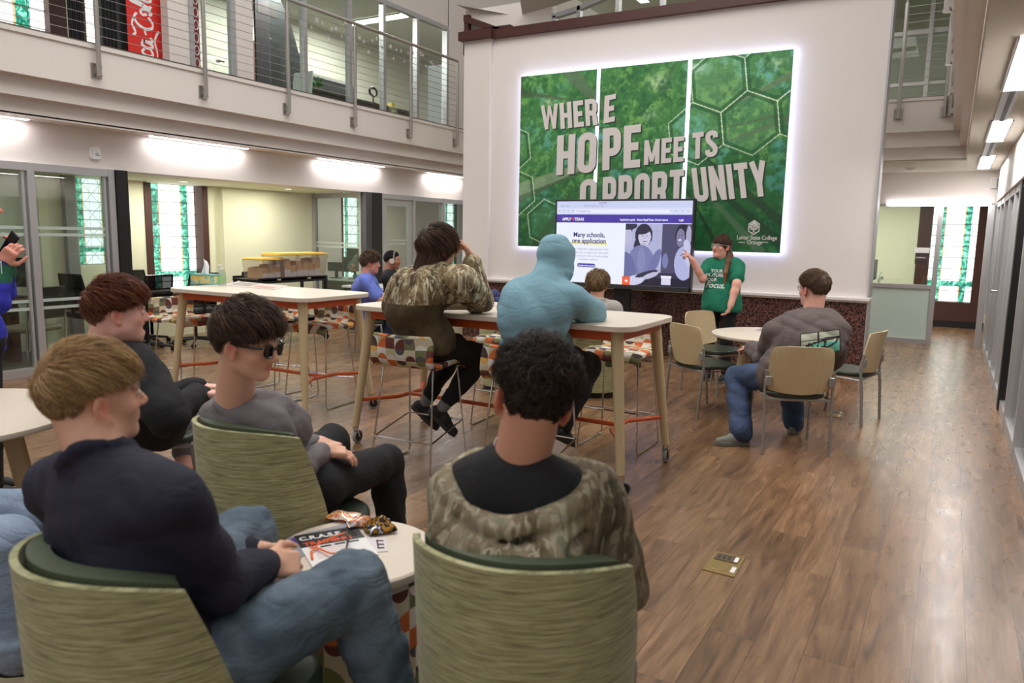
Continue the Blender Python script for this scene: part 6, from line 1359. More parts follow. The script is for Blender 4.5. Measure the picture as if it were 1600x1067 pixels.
# ---- 3. redheaded boy
def p_red():
    hc = at(187, 489, 3.34); f = nrm(RH*.90+FH*.42-Zu*.02); F = Frame(hc, f, -RH*.10+Zu, 1.06)
    neck = at(166, 545, 3.42); j = dict(neck=neck, pel=np.array([-3.70, 2.42, .54]))
    j['shR'] = at(215, 572, 3.30); j['shL'] = at(150, 565, 3.70); j['elR'] = J(262, 650, j['shR'], .30, -1); j['wrR'] = J(312, 615, j['elR'], .25, 1); j['elL'] = j['shL']+np.array([.15, .12, -.22]); j['wrL'] = J(312, 605, j['elL'], .28, 1)
    ff = nrm([.545, .83, 0]); X = nrm(np.cross(ff, Zu)); j['hipL'], j['hipR'] = hips(j['pel'], X, .1); j['knR'] = J(303, 668, j['hipR'], .42, 1); j['knL'] = J(318, 650, j['hipL'], .44, 1); j['anR'] = at(278, 738, 4.12); j['anR'][2] = .14; j['anL'] = j['knL']+np.array([-.02, .02, -.42]); j['anL'][2] = .12; j['spine'] = j['pel']*.5+neck*.5-ff*.05
    root = person('person with red hair in a black jacket and grey shorts, mouth open, seated in profile', dict(base=(232, 178, 162), blush=1.3, brow=(150, 96, 66)), F, j, .0055, head=dict(wide=1.12, heavy=1.2, mouth_open=1.4, neck_r=.066), hands=[dict(q='R', d=nrm(RH), n=-Zu, side=1, curl=.6), dict(q='L', d=nrm(RH), n=-Zu, side=-1, curl=.6)])
    eyes(root, F)
    hair('hair', F, root, (78, 38, 22), (158, 92, 58), top=.036, side=.022, nape=.014, length=.060, slen=.028, n=10000, seed=21, fringe=.5, mess=.5, curl=.003, width=.0013, fade=((150, 104, 84), -.05, -.0))
    S = SDF(); torso_prims(S, j, .035, w=1.15, belly=.9); arm(S, j, 'R', r=(.066, .056, .05, .036), inf=.026, upto=1.95); arm(S, j, 'L', r=(.066, .056, .05, .036), inf=.026, upto=1.95); S.cap(j['shR']-Zu*.02, j['elR'], .085, .08, .03); S.cap(neck+nrm(F.w((0, -.035, -.05))-neck)*.035, neck+nrm(F.w((0, -.035, -.05))-neck)*.2, .056, .080, .012, 's'); neckring(S, neck-Zu*.004, nrm(F.w((0, -.035, -.05))-neck)+f*.25, .082, .016)
    S.cap(j['pel']-ff*.08+Zu*.03, j['pel']-ff*.08-Zu*.03, .15, .15, .05); S.cap(at(205, 600, 3.52), at(240, 655, 3.62), .15, .155, .06); garment('black_jacket', S, black_c, root, .009, folds(31, .007, 15))
    S = SDF(); S.ell(at(153, 527, 3.46), (.085, .045, .040), np.array([X, ff, Zu]), .01); garment('grey_hood_edge', S, cloth('grey_hood', (150, 148, 148)), root, .007, label='grey inner hood edge')
    S = SDF(); S.cap(j['hipL'], j['hipR'], .13, k=.05); leg(S, j, 'R', r=(.10, .078, .06, .05), inf=.022, upto=1.22, cuff=.085); leg(S, j, 'L', r=(.10, .078, .06, .05), inf=.022, upto=1.22, cuff=.085); garment('shorts', S, cloth('grey_shorts', (120, 122, 132)), root, .009, folds(33, .008, 18))
    for q in 'LR':
        S = SDF(); kn, an = j['kn'+q], j['an'+q]; S.cap(kn, kn+(an-kn)*.4, .062, .058, .02); S.cap(kn+(an-kn)*.4, an, .058, .042, .02); V, F_ = S.mesh(.007); npmesh('shin', V, F_, skin_m, root, col=np.tile(lin((226, 170, 152)), (len(V), 1)))
        S = SDF(); S.cap(an+(kn-an)*.0, an+(kn-an)*.17, .046, .048); garment('sock', S, sock_w, root, .006); shoe(root, 'shoe', an-Zu*.03, ff, shoe_b, shoe_b, 1.05)
p_red()

# ---- 4. curly haired boy in the camouflage hoodie, foreground centre
def p_curly():
    hc = at(833, 626, 1.80); f = nrm(FH*.98-RH*.06-Zu*.16); up = Zu*.98+RH*.17; F = Frame(hc, f, up, 1.0)
    neck = at(814, 718, 1.82); j = dict(neck=neck, pel=np.array([-.85, 1.60, .53]))
    j['shL'] = at(722, 772, 1.88); j['shR'] = at(926, 782, 1.84); fc = nrm([-.2, .98, 0]); X = nrm(np.cross(fc, Zu)); j['elL'] = j['shL']-X*.05+fc*.10-Zu*.25; j['elR'] = j['shR']+X*.06+fc*.10-Zu*.25; j['wrL'] = j['elL']+fc*.20+X*.12-Zu*.02; j['wrR'] = j['elR']+fc*.20-X*.10-Zu*.02
    j['hipL'], j['hipR'] = hips(j['pel'], X); j['knR'] = j['hipR']+fc*.43+X*.03; j['knL'] = j['hipL']+fc*.43-X*.05; j['anR'] = j['knR']+np.array([0, .02, -.44]); j['anL'] = j['knL']+np.array([0, .02, -.44]); j['spine'] = j['pel']*.5+neck*.5-fc*.07
    root = person('person with dark curly hair in a camouflage hoodie seen from behind, centre foreground', dict(base=(212, 154, 128), blush=1.25), F, j, .0038, head=dict(neck_r=.060), hands=[dict(q='R', d=fc, n=-Zu, side=-1, curl=.6), dict(q='L', d=fc, n=-Zu, side=1, curl=.6)])
    hz = [(0, .062), (35, .058), (62, .040), (80, .030), (92, .030), (104, .030), (118, .002), (140, -.055), (180, -.085)]
    hair('curly_hair', F, root, (24, 19, 17), (84, 64, 52), top=.036, side=.013, nape=.004, length=.055, slen=.022, n=15000, seed=41, curl=.0055, cs=.75, mess=.9, width=.0013, hz=hz)
    chain(root, neck+Zu*.026, nrm(F.w((0, -.035, -.05))-neck), .0665, .0030)
    # black tee with its round neckline, shown inside the open hood
    S = SDF(); torso_prims(S, j, .010, w=.95); S.cap(neck+nrm(F.w((0, -.035, -.05))-neck)*.035, neck+nrm(F.w((0, -.035, -.05))-neck)*.2, .056, .080, .01, 's'); neckring(S, neck+Zu*.004, nrm(F.w((0, -.035, -.05))-neck), .066, .009)
    S.cap(neck-X*.05-Zu*.045-fc*.03, neck+X*.05-Zu*.045-fc*.03, .072, k=.04); S.cap(neck-X*.11-Zu*.075-fc*.02, neck+X*.11-Zu*.075-fc*.02, .072, k=.04); S.cap(neck-X*.06-Zu*.11-fc*.045, neck+X*.06-Zu*.11-fc*.045, .075, k=.04)
    garment('black_shirt', S, black_c, root, .008, folds(44, .003, 10))
    S = SDF(); torso_prims(S, j, .034, w=1.05, k=.05); arm(S, j, 'L', inf=.034, upto=1.9); arm(S, j, 'R', inf=.034, upto=1.9)
    # the open hood: a wide sagging rim, low behind, with the bag of the hood hanging under it
    S.ell(neck-fc*.06+Zu*.02, (.165, .20, .145), np.array([X, fc, Zu]), .02, 's')
    hc2 = neck-fc*.030-Zu*.055; ring = []
    for a in np.linspace(0, 2*PI, 29):
        x, y = math.cos(a), math.sin(a); bk = max(0, -y); ring.append(hc2+X*x*(.172-.02*bk)+fc*(y*.140)+Zu*(.018*y-.045*bk**1.3-.012*x+.02*max(0, x)))
    S.path([q_+Zu*.006 for q_ in ring], .022, k=.010)
    for a in np.linspace(PI*.98, PI*2.02, 15):
        x, y = math.cos(a), math.sin(a); bk = max(0, -y); c0 = hc2+X*x*.168+fc*(y*.160)+Zu*(.018*y-.045*bk**1.3-.012*x-.045); c1 = c0-Zu*(.02+.03*bk)+fc*(-.012)*bk-X*x*.01; S.cap(c0, c1, .032, .046, .010)
    rr = [hc2+X*math.cos(a)*.180+fc*(math.sin(a)*.205)+Zu*(-.105*max(0, -math.sin(a))**1.2-.06) for a in np.linspace(PI*1.02, PI*1.98, 15)]; S.path([p-fc*.02 for p in rr], .010, k=.018, op='s')
    garment('camouflage_hoodie', S, camo_b, root, .0075, folds(46, .008, 14))
    S = SDF(); S.cap(j['hipL'], j['hipR'], .12, k=.05); leg(S, j, 'R', inf=.02); leg(S, j, 'L', inf=.02); garment('trousers', S, jean3, root, .011)
    for q in 'LR': shoe(root, 'shoe', j['an'+q], fc, shoe_b, sole_w)
p_curly()

# ---- 5. boy in the reed camouflage pullover on the bar stool, hand at his orange glasses
def p_camo():
    hc = at(686, 389, 4.85); f = nrm(RH*.86+FH*.50-Zu*.10); F = Frame(hc, f, Zu+FH*.05, 1.10)
    neck = at(672, 425, 4.84); j = dict(neck=neck, pel=at(664, 548, 4.95)+np.array([0, .0, .0])); j['pel'][2] = .82
    j['shL'] = at(648, 447, 5.02); j['shR'] = at(724, 442, 4.74); j['elR'] = J(748, 466, j['shR'], .24, 1); j['wrR'] = J(736, 402, j['elR'], .26, 1); j['elL'] = j['shL']+np.array([.05, .25, -.17]); j['wrL'] = at(742, 486, 5.2)
    ff = nrm(RH*.85+FH*.5); X = nrm(np.cross(ff, Zu)); j['hipL'], j['hipR'] = hips(j['pel'], X, .09); j['knR'] = J(752, 556, j['hipR'], .44, 1); j['knL'] = J(712, 540, j['hipL'], .44, 1); j['anR'] = J(692, 636, j['knR'], .41, -1); j['anL'] = J(665, 628, j['knL'], .42, -1); j['spine'] = j['pel']*.48+neck*.52-ff*.12
    root = person('person in a reed camouflage pullover on a bar stool, hand raised to orange glasses', dict(base=(222, 168, 144), blush=1.1), F, j, .0055, hands=[dict(q='R', d=nrm(Zu*.75-RH*.45+FH*.2), n=nrm(-RH*.8-Zu*.2-FH*.2), side=1, curl=[.25, .5, .7, .8], spread=.2, vox=.005, **{'from': .5}), dict(q='L', d=RH, n=-Zu, side=-1, curl=.4, vox=.006)])
    hz = [(0, .055), (35, .05), (62, .030), (80, .0), (92, -.01), (104, .008), (118, -.040), (140, -.080), (180, -.090)]
    hair('hair', F, root, (52, 36, 28), (124, 92, 72), top=.030, side=.024, nape=.022, length=.075, slen=.070, n=12000, seed=51, fringe=.5, mess=.25, width=.0016, hz=hz, longhair=.085)
    glasses(root, F, mat('orange_plastic', (240, 110, 40), .4), dark_lens, h=.038, t=.0035, name='orange_glasses')
    S = SDF(); torso_prims(S, j, .050, w=1.08, k=.07); arm(S, j, 'L', inf=.036, upto=1.95); arm(S, j, 'R', r=(.060, .058, .05, .034), inf=.040, upto=1.82); S.cap(neck+nrm(F.w((0, -.035, -.05))-neck)*.035, neck+nrm(F.w((0, -.035, -.05))-neck)*.2, .056, .080, .012, 's'); neckring(S, neck-Zu*.002, nrm(F.w((0, -.035, -.05))-neck)+f*.2, .072, .014); S.cap(j['spine']-Zu*.02, j['pel']-ff*.03+Zu*.02, .135, .150, .05); S.cap(j['spine']-X*.05, j['spine']+X*.05, .125, k=.05); S.box(j['pel']-Zu*.235, np.array([.4, .4, .2]), None, .01, .02, 's')
    zs = Zp(640, 468, 1.0); cut = at(640, 470, 4.9)[2]
    garment('camouflage_pullover', S, [camo_a, olive_c], root, .0085, folds(53, .011, 15), split=lambda c: (c[:, 2] < cut) & (((c-j['elR'])**2).sum(1) > .16**2))
    S = SDF(); e = nrm(j['wrR']-j['elR']); S.cap(j['elR']+e*.195, j['elR']+e*.235, .047, .044, .01); garment('cuff', S, olive_c, root, .006)
    S = SDF(); S.cap(j['hipL'], j['hipR'], .128, k=.05); leg(S, j, 'R', inf=.018, upto=1.86, cuff=.05); leg(S, j, 'L', inf=.018, upto=1.86, cuff=.05); garment('trousers', S, black_c, root, .009, folds(55, .006, 18))
    for q in 'LR':
        S = SDF(); kn, an = j['kn'+q], j['an'+q]; S.cap(an, an+(kn-an)*.2, .043, .046); garment('sock', S, sock_g, root, .007); shoe(root, 'slip_on_shoe', an-Zu*.015, nrm(RH*.62-FH*.1-Zu*.55), shoe_b, mat('charcoal_sole', (52, 50, 50), .6), 1.0)
p_camo()

# ---- 6. person in the pale blue hoodie, hood up
def p_hood():
    hc = at(868, 407, 4.62); f = nrm(FH*.95+RH*.25-Zu*.30); F = Frame(hc, f, Zu+FH*.25, 1.0); neck = at(852, 448, 4.50)
    j = dict(neck=neck, pel=at(838, 545, 4.66)); j['pel'][2] = .82; ff = nrm(FH*.88+RH*.45); X = nrm(np.cross(ff, Zu)); j['shL'] = at(812, 462, 4.52); j['shR'] = at(895, 470, 4.44); j['elR'] = J(922, 492, j['shR'], .25, 1); j['elR'][2] = max(j['elR'][2], 1.08); j['wrR'] = at(875, 482, 5.0); j['wrR'][2] = 1.08; j['elL'] = at(800, 488, 4.85); j['elL'][2] = 1.08; j['wrL'] = at(855, 482, 5.1); j['wrL'][2] = 1.09
    j['hipL'], j['hipR'] = hips(j['pel'], X, .09); j['knR'] = J(918, 572, j['hipR'], .44, 1); j['knL'] = J(862, 548, j['hipL'], .44, 1); j['anR'] = J(880, 668, j['knR'], .42, -1); j['anL'] = j['knL']+np.array([0, -.05, -.42]); j['spine'] = j['pel']*.5+neck*.5-ff*.14
    root = person('person in a pale blue hoodie with the hood up, leaning on the high table', dict(base=(214, 166, 142)), F, j, .006, hands=[dict(q='R', d=-X, n=-Zu, side=1, curl=.5, vox=.006), dict(q='L', d=X, n=-Zu, side=-1, curl=.5, vox=.006)])
    hair('hair', F, root, (52, 36, 28), (110, 80, 60), n=1500, seed=61, top=.01, side=.008)
    S = SDF(); torso_prims(S, j, .046, w=1.10, k=.07); arm(S, j, 'L', r=(.06, .056, .05, .04), inf=.036, upto=1.95); arm(S, j, 'R', r=(.06, .056, .05, .04), inf=.036, upto=1.95); S.cap(j['spine'], j['pel']-ff*.03, .135, .145, .05); S.box(j['pel']-Zu*.25, np.array([.4, .4, .2]), None, .01, .02, 's')
    # hood
    S.ell(F.w((0, -.025, .030)), np.array([.112, .132, .124]), F.R, .03); S.ell(F.w((0, -.02, -.055)), np.array([.112, .112, .075]), F.R, .03); S.cap(F.w((0, -.03, -.07)), neck-ff*.01-Zu*.03, .104, .125, .03)
    for sx in (-1, 1): S.cap(F.w((sx*.085, .04, .07)), F.w((sx*.070, .05, -.10)), .020, .026, .02)
    S.ell(F.w((0, .125, .0)), np.array([.075, .08, .095]), F.R, .015, 's')
    rg = [F.w((.092*math.cos(a), -.045+.085*math.sin(a)*-1, -.102-.02*math.sin(a))) for a in np.linspace(-.3, PI+.3, 14)]; S.path(rg, .024, k=.014)
    S.path([p-Zu*.026 for p in rg], .006, k=.012, op='s')
    garment('blue_hoodie', S, blue_c, root, .0085, folds(63, .010, 9))
    S = SDF(); S.cap(j['hipL'], j['hipR'], .128, k=.05); leg(S, j, 'R', inf=.026, upto=1.97, cuff=.055); leg(S, j, 'L', inf=.026, upto=1.97, cuff=.055); garment('trousers', S, black_c, root, .009, folds(65, .006, 16))
    for q in 'LR': shoe(root, 'shoe', j['an'+q]-Zu*.0, nrm(RH*.5+FH*.5-Zu*.35), shoe_b, shoe_b, .98)
p_hood()

# ---- 7. blond child in the tub chair near the screen
def p_child():
    hc = at(934, 446, 7.0); f = nrm(FH*.9+RH*.35-Zu*.05); F = Frame(hc, f, Zu, .98); neck = at(934, 474, 6.98); j = dict(neck=neck, pel=np.array([-2.98, 6.70, .52])); ff = nrm([-.15, .99, 0]); X = nrm(np.cross(ff, Zu)); j['shL'] = neck-X*.16-Zu*.06; j['shR'] = neck+X*.16-Zu*.06
    j['elL'] = j['shL']-X*.05-Zu*.22; j['elR'] = j['shR']+X*.05-Zu*.22; j['wrL'] = j['elL']+ff*.2; j['wrR'] = j['elR']+ff*.2; j['hipL'], j['hipR'] = hips(j['pel'], X); j['knL'] = j['hipL']+ff*.4; j['knR'] = j['hipR']+ff*.4; j['anL'] = j['knL']-Zu*.42; j['anR'] = j['knR']-Zu*.42
    root = person('person with streaked blond hair in a light grey hoodie, seated low before the screen', dict(base=(222, 166, 140)), F, j, .0065, hands=[dict(q='R', d=ff, n=-Zu, side=1, vox=.007), dict(q='L', d=ff, n=-Zu, side=-1, vox=.007)])
    hair('hair', F, root, (92, 68, 46), (224, 190, 140), top=.034, side=.026, nape=.010, length=.075, slen=.045, n=7000, seed=71, mess=.4, width=.0020, curl=.003, fade=((96, 68, 50), -.06, -.02))
    S = SDF(); torso_prims(S, j, .035); arm(S, j, 'L', inf=.03, upto=1.9); arm(S, j, 'R', inf=.03, upto=1.9); S.cap(neck+Zu*.03, neck+Zu*.2, .058, .080, .012, 's'); S.ell(neck-ff*.075-Zu*.025, (.11, .06, .055), np.array([X, ff, Zu]), .02); neckring(S, neck+Zu*.0, ff*.5+Zu, .088, .022, k=.015); garment('grey_hoodie', S, heather, root, .009, folds(73, .006, 16))
    S = SDF(); S.cap(j['hipL'], j['hipR'], .12, k=.05); leg(S, j, 'R', inf=.02); leg(S, j, 'L', inf=.02); garment('trousers', S, black_c, root, .012)
    for q in 'LR': shoe(root, 'shoe', j['an'+q], ff, shoe_b, sole_w)
p_child()

# ---- 8. presenter in the green shirt
def p_presenter():
    D = 8.15; hc = at(1127, 385, D); f = nrm(-RH*.88-FH*.52+Zu*.02); F = Frame(hc, f, Zu+RH*.06, 1.0); neck = at(1130, 405, D+.02)-Zu*.01; ft = nrm(-RH*.62-FH*.78); X = nrm(np.cross(ft, Zu))
    j = dict(neck=neck, pel=at(1127, 480, D)); j['pel'][2] = .86; j['shR'] = neck+X*.165-Zu*.065; j['shL'] = neck-X*.175-Zu*.065
    j['elR'] = J(1098, 436, j['shR'], .27, -1); j['wrR'] = J(1082, 407, j['elR'], .235, -1); j['elL'] = J(1151, 444, j['shL'], .26, -1); j['wrL'] = J(1142, 476, j['elL'], .235, -1)
    j['hipL'], j['hipR'] = hips(j['pel'], X, .09); j['knR'] = j['hipR']-Zu*.40+ft*.02; j['knL'] = j['hipL']-Zu*.40+ft*.02; j['anR'] = j['hipR']*[1, 1, 0]+Zu*.09; j['anL'] = j['hipL']*[1, 1, 0]+Zu*.09
    root = person('person with long brown hair and glasses in a green slogan shirt pointing at the screen', dict(base=(226, 168, 150), blush=1.1, lip=(176, 82, 82)), F, j, .0055, head=dict(wide=1.05, heavy=.5), hands=[dict(q='R', d=nrm(Zu*.72-RH*.62), n=nrm(-RH*.6-Zu*.6+FH*.4), side=-1, curl=[.08, .55, .9, 1.0], bare=.4, fat=1.0, vox=.0055, **{'from': .5}), dict(q='L', d=nrm(-Zu*.95-RH*.25), n=nrm(-RH*.9+FH*.3), side=1, curl=.45, bare=.4, fat=1.12, vox=.0055, **{'from': .5})])
    eyes(root, F)
    hz = [(0, .058), (35, .052), (62, .030), (80, .0), (92, -.01), (104, .01), (118, -.04), (140, -.07), (180, -.08)]
    hair('hair', F, root, (54, 34, 26), (110, 74, 52), top=.012, side=.010, nape=.012, length=.09, slen=.06, n=6000, seed=81, mess=.05, width=.0018, hz=hz)
    L_ = -F.R[0]   # the long lock over the left shoulder
    S = SDF(); p0 = F.w((-.055, -.045, .0)); p1 = F.w((-.082, -.052, -.10)); p2 = j['shL']*.55+neck*.45+ft*.085+Zu*.025; p3 = p2+ft*.06-Zu*.12-X*.0; p4 = p3-Zu*.13; S.path([p0, p1, p2, p3, p4], [.035, .036, .030, .024, .008], k=.02); S.cap(F.w((0, -.09, 0)), F.w((-.06, -.06, -.09)), .03, .034, .03)
    V, F_ = S.mesh(.006); t_ = np.clip((V[:, 2]-p4[2])/(p0[2]-p4[2]), 0, 1)[:, None]; npmesh('long_lock', V, F_, hair_m, root, col=np.array(lin((60, 38, 28)))*t_+np.array(lin((150, 100, 66)))*(1-t_), relax=1)
    glasses(root, F, mat('pale_metal', (176, 186, 180), .3, .7), glass, w=.060, h=.044, t=.0024)
    S = SDF(); torso_prims(S, j, .026, w=1.0, k=.04); S.cap(neck-Zu*.20-X*.06, j['pel']-X*.07-Zu*.04, .120, .148, k=.04); S.cap(neck-Zu*.20+X*.06, j['pel']+X*.07-Zu*.04, .120, .148, k=.04); S.box(j['pel']-Zu*.29, np.array([.4, .4, .2]), None, .005, .012, 's')
    for q in 'LR': sh, el = j['sh'+q], j['el'+q]; S.cap(sh, sh+(el-sh)*.62, .068, .074, .03)
    S.cap(neck+Zu*.03, neck+Zu*.2, .058, .080, .010, 's'); neckring(S, neck-Zu*.004+ft*.01, Zu+ft*.35, .067, .008)
    sh_o = garment('green_shirt', S, green_c, root, .0075, folds(83, .006, 14))
    S = SDF(); S.cap(j['hipL'], j['hipR'], .095, k=.05); leg(S, j, 'R', inf=.006); leg(S, j, 'L', inf=.006); garment('trousers', S, black_c, root, .011)
    for q in 'LR': shoe(root, 'shoe', j['an'+q], ft, shoe_b, sole_g)
    # slogan on the chest, laid on the cloth
    m = mat('white_print', (235, 235, 235), .6); bpy.context.view_layer.update(); dg = bpy.context.evaluated_depsgraph_get()
    o0 = neck+ft*.35-Zu*.13+X*.02; right = -X; 
    for s, dy, dx, sz, b in (('YOUR', 0, -.055, .048, .0010), ('FUTURE.', -.045, -.085, .048, .0010), ('OUR', -.095, -.085, .048, .0010), ('Focus.', -.165, -.10, .088, .0012), ('powered by purpose', -.195, -.075, .016, .0003)):
        if s.startswith('powered'): s = '. . . . . . . . . . . .'
        t_ = text('slogan', s, sz, m, None, (0, 0, 0), (0, 0, 0), bold=b, shear=.25 if dy else .0, sx=1.0, ext=0)
        me = t_.data; bm = bmesh.new(); bm.from_mesh(me); bmesh.ops.subdivide_edges(bm, edges=bm.edges[:], cuts=1); bm.to_mesh(me); bm.free(); root_loc = np.array(root.location)
        for v in me.vertices:
            p = o0+right*(dx+v.co.x)+Zu*(dy+v.co.y); hit, lc, nn, _i = sh_o.ray_cast(Vector(p-root_loc), Vector(-ft))
            q_ = (np.array(lc)+ft*.002) if hit else (p-root_loc-ft*.2); v.co = Vector(q_)
        t_.parent = root; t_.location = (0, 0, 0)
p_presenter()

# ---- 9. man in the brown grey hoodie at the round table
def p_man():
    hc = at(1270, 452, 5.62); f = nrm(FH*.90-RH*.40-Zu*.02); F = Frame(hc, f, Zu-RH*.03, 1.02); neck = at(1268, 494, 5.62); j = dict(neck=neck); pc = np.array([mx_-fx*.02, my_-fy*.02, .56]); j['pel'] = pc; ff = nrm([fx-.25*RH[0], fy-.25*RH[1], 0]); X = nrm(np.cross(ff, Zu))
    j['shL'] = at(1212, 522, 5.66); j['shR'] = at(1305, 518, 5.55); j['elL'] = J(1200, 562, j['shL'], .29, 1); j['wrL'] = at(1176, 545, 6.15); j['elR'] = j['shR']+X*.05+ff*.12-Zu*.22; j['wrR'] = j['elR']+ff*.24-X*.08+Zu*.05
    j['hipL'], j['hipR'] = hips(pc, X, .1); j['knL'] = J(1152, 590, j['hipL'], .44, 1); j['knR'] = J(1235, 592, j['hipR'], .45, 1); j['anL'] = Zp(1158, 675, .10); j['anR'] = Zp(1240, 658, .10); j['spine'] = j['pel']*.5+neck*.5-ff*.10
    root = person('person with short brown hair and glasses in a brown-grey hoodie and jeans, back turned', dict(base=(222, 166, 148), blush=1.2), F, j, .0055, head=dict(neck_r=.062, wide=1.06, heavy=.3), hands=[dict(q='L', d=nrm(FH-RH*.5), n=-Zu, side=1, vox=.006), dict(q='R', d=FH, n=-Zu, side=-1, vox=.006)])
    hair('hair', F, root, (82, 62, 46), (140, 110, 84), top=.026, side=.016, nape=.007, length=.045, slen=.022, n=9000, seed=91, mess=.25, width=.0014, fringe=.2)
    glasses(root, F, mat('thin_metal', (90, 90, 95), .3, .8), glass, t=.0018)
    S = SDF(); torso_prims(S, j, .050, w=1.20, belly=.5, k=.07); arm(S, j, 'L', r=(.066, .062, .054, .042), inf=.040, upto=1.95); arm(S, j, 'R', r=(.066, .062, .054, .042), inf=.040, upto=1.95); S.cap(neck+nrm(F.w((0, -.035, -.05))-neck)*.035, neck+nrm(F.w((0, -.035, -.05))-neck)*.2, .056, .080, .012, 's')
    ring = [neck-ff*.02-Zu*.012+X*math.cos(a)*.115+ff*math.sin(a)*.095+Zu*.035*math.sin(a) for a in np.linspace(0, 2*PI, 22)]; S.path(ring, .032, k=.016)
    for a in np.linspace(PI*1.1, PI*1.9, 7): S.ell(neck-ff*.03+X*math.cos(a)*.10+ff*math.sin(a)*.11-Zu*.055, (.04, .035, .055), np.array([X, ff, Zu]), .03)
    ho = garment('hoodie', S, greyhood, root, .0085, folds(93, .008, 14)); ho['label'] = 'brown-grey hoodie with a mint back print'
    S = SDF(); S.cap(j['hipL'], j['hipR'], .14, k=.05); leg(S, j, 'L', inf=.030, cuff=.082); leg(S, j, 'R', inf=.030, cuff=.082); garment('jeans', S, jean2, root, .009, folds(95, .006, 16))
    shoe(root, 'shoe', j['anL'], nrm(-RH*.9-FH*.15), shoe_g, sole_g, 1.1); shoe(root, 'shoe', j['anR'], nrm(-FH*.2+RH*.05+np.array([-.1, .9, 0])), shoe_g, sole_g, 1.05)
    # printed block on the back: a fine grid laid on the cloth, pale upper half, mint lower half, dark brush marks
    rl = np.array(root.location); nx, nz = 44, 26; bk = -ff; P0 = at(1250, 522, 5.45); ex = at(1312, 514, 5.45)-P0; ez = at(1251, 555, 5.45)-P0; verts, ok = [], []
    for a in range(nz+1):
        for b in range(nx+1):
            p = P0+ex*b/nx+ez*a/nz; p = p-nrm(p-CAMP)*.6; dv = nrm(P0+ex*b/nx+ez*a/nz-CAMP*[1, 1, 1]); hit, lc, nn, _i = ho.ray_cast(Vector(p-rl), Vector(dv)); verts.append(np.array(lc)+np.array(nn)*.003 if hit else p-rl); ok.append(hit)
    g = G(); fs, mi = [], []
    def segd(p, a, b): a, b, p = map(np.array, (a, b, p)); t = np.clip((p-a)@(b-a)/((b-a)@(b-a)), 0, 1); return np.linalg.norm(p-a-t*(b-a))
    st = [((.02, .98), (.22, .55), .07), ((.15, .60), (.62, .42), .05), ((.45, .02), (.44, .8), .035), ((.44, .8), (.30, .92), .06), ((.25, .9), (.55, .75), .05), ((.62, .42), (.95, .38), .05), ((.95, .38), (.88, .62), .045), ((.88, .62), (.66, .78), .04), ((.62, .5), (.60, .95), .05), ((.3, .65), (.42, .98), .04), ((.0, .38), (1.0, .33), .022)]
    for a in range(nz):
        for b in range(nx):
            i = a*(nx+1)+b
            if ok[i] and ok[i+1] and ok[i+nx+1] and ok[i+nx+2]:
                u_, v_ = (b+.5)/nx, (a+.5)/nz; fs.append((i, i+1, i+nx+2, i+nx+1)); d_ = any(segd((u_*1.6, v_), (s[0][0]*1.6, s[0][1]), (s[1][0]*1.6, s[1][1])) < s[2] for s in st); mi.append(2 if (d_ and v_ > .03) or u_ < .02 or u_ > .98 or v_ < .04 else (1 if v_ > .52 else 0))
    g.v = [tuple(v) for v in verts]; g.f = [list(f_) for f_ in fs]; g.uv = [[(0, 0)]*4 for _ in fs]; g.mi = mi
    obj('back_print', g, [mat('print_pale', (176, 178, 158), .8), mat('print_mint', (98, 184, 160), .8), mat('print_dark', (34, 32, 36), .8)], root, label='pale and mint printed block with dark brush marks')
p_man()

# ---- 10, 11. pair at the far desk
def p_far(label, hx, hy, D, ff, sk, hcols, top_m, top_name, legm, sleeves, seat, shs, wrs, hairk, elb, wide=1.0, belly=0.0):
    hc = at(hx, hy, D); f = nrm(ff); F = Frame(hc, f, Zu-f*.06, 1.0); neck = hc-Zu*.165-nrm(f)*.05; j = dict(neck=neck, pel=np.array(seat)); X = nrm(np.cross(f*[1, 1, 0], Zu)); j['shL'] = neck-X*.165*wide-Zu*.065; j['shR'] = neck+X*.165*wide-Zu*.065
    j['elR'] = at(*elb, D-.15); j['wrR'] = at(*wrs, D-.05); j['elL'] = j['elR']-X*.32; j['wrL'] = j['wrR']-X*.16; j['hipL'], j['hipR'] = hips(j['pel'], X, .09); fh = nrm(f*[1, 1, 0]); j['knR'] = j['hipR']+fh*.42; j['knL'] = j['hipL']+fh*.42; j['anR'] = j['knR']-Zu*.43-fh*.18; j['anL'] = j['knL']-Zu*.43-fh*.35; j['anR'][2] = j['anL'][2] = .1
    k = dict(bare=.45, fat=1.2) if sleeves == 'short' else {}
    root = person(label, sk, F, j, .0075, head=dict(wide=1+.08*belly, heavy=belly*.7), hands=[dict(q='R', d=fh, n=-Zu, side=1, vox=.008, **k), dict(q='L', d=fh, n=-Zu, side=-1, vox=.008, **k)])
    hair('hair', F, root, *hcols, seed=int(hx), width=.0024, n=4000, **hairk); eyes(root, F)
    S = SDF(); torso_prims(S, j, .034, w=wide, belly=belly, k=.06); S.cap(neck+Zu*.03, neck+Zu*.2, .058, .080, .012, 's'); neckring(S, neck, Zu+f*.3, .07, .010)
    for q in 'LR':
        if sleeves == 'short': sh, el = j['sh'+q], j['el'+q]; S.cap(sh, sh+(el-sh)*.75, .070, .076, .03)
        else: arm(S, j, q, inf=.022, upto=1.93)
    garment(top_name, S, top_m, root, .010, folds(int(hy), .008, 14)); S = SDF(); S.cap(j['hipL'], j['hipR'], .125, k=.05); leg(S, j, 'R', inf=.022); leg(S, j, 'L', inf=.022); garment('trousers', S, legm, root, .012, folds(3, .006, 14))
    for q in 'LR': shoe(root, 'shoe', j['an'+q], fh, shoe_b, shoe_b)
    return root, F
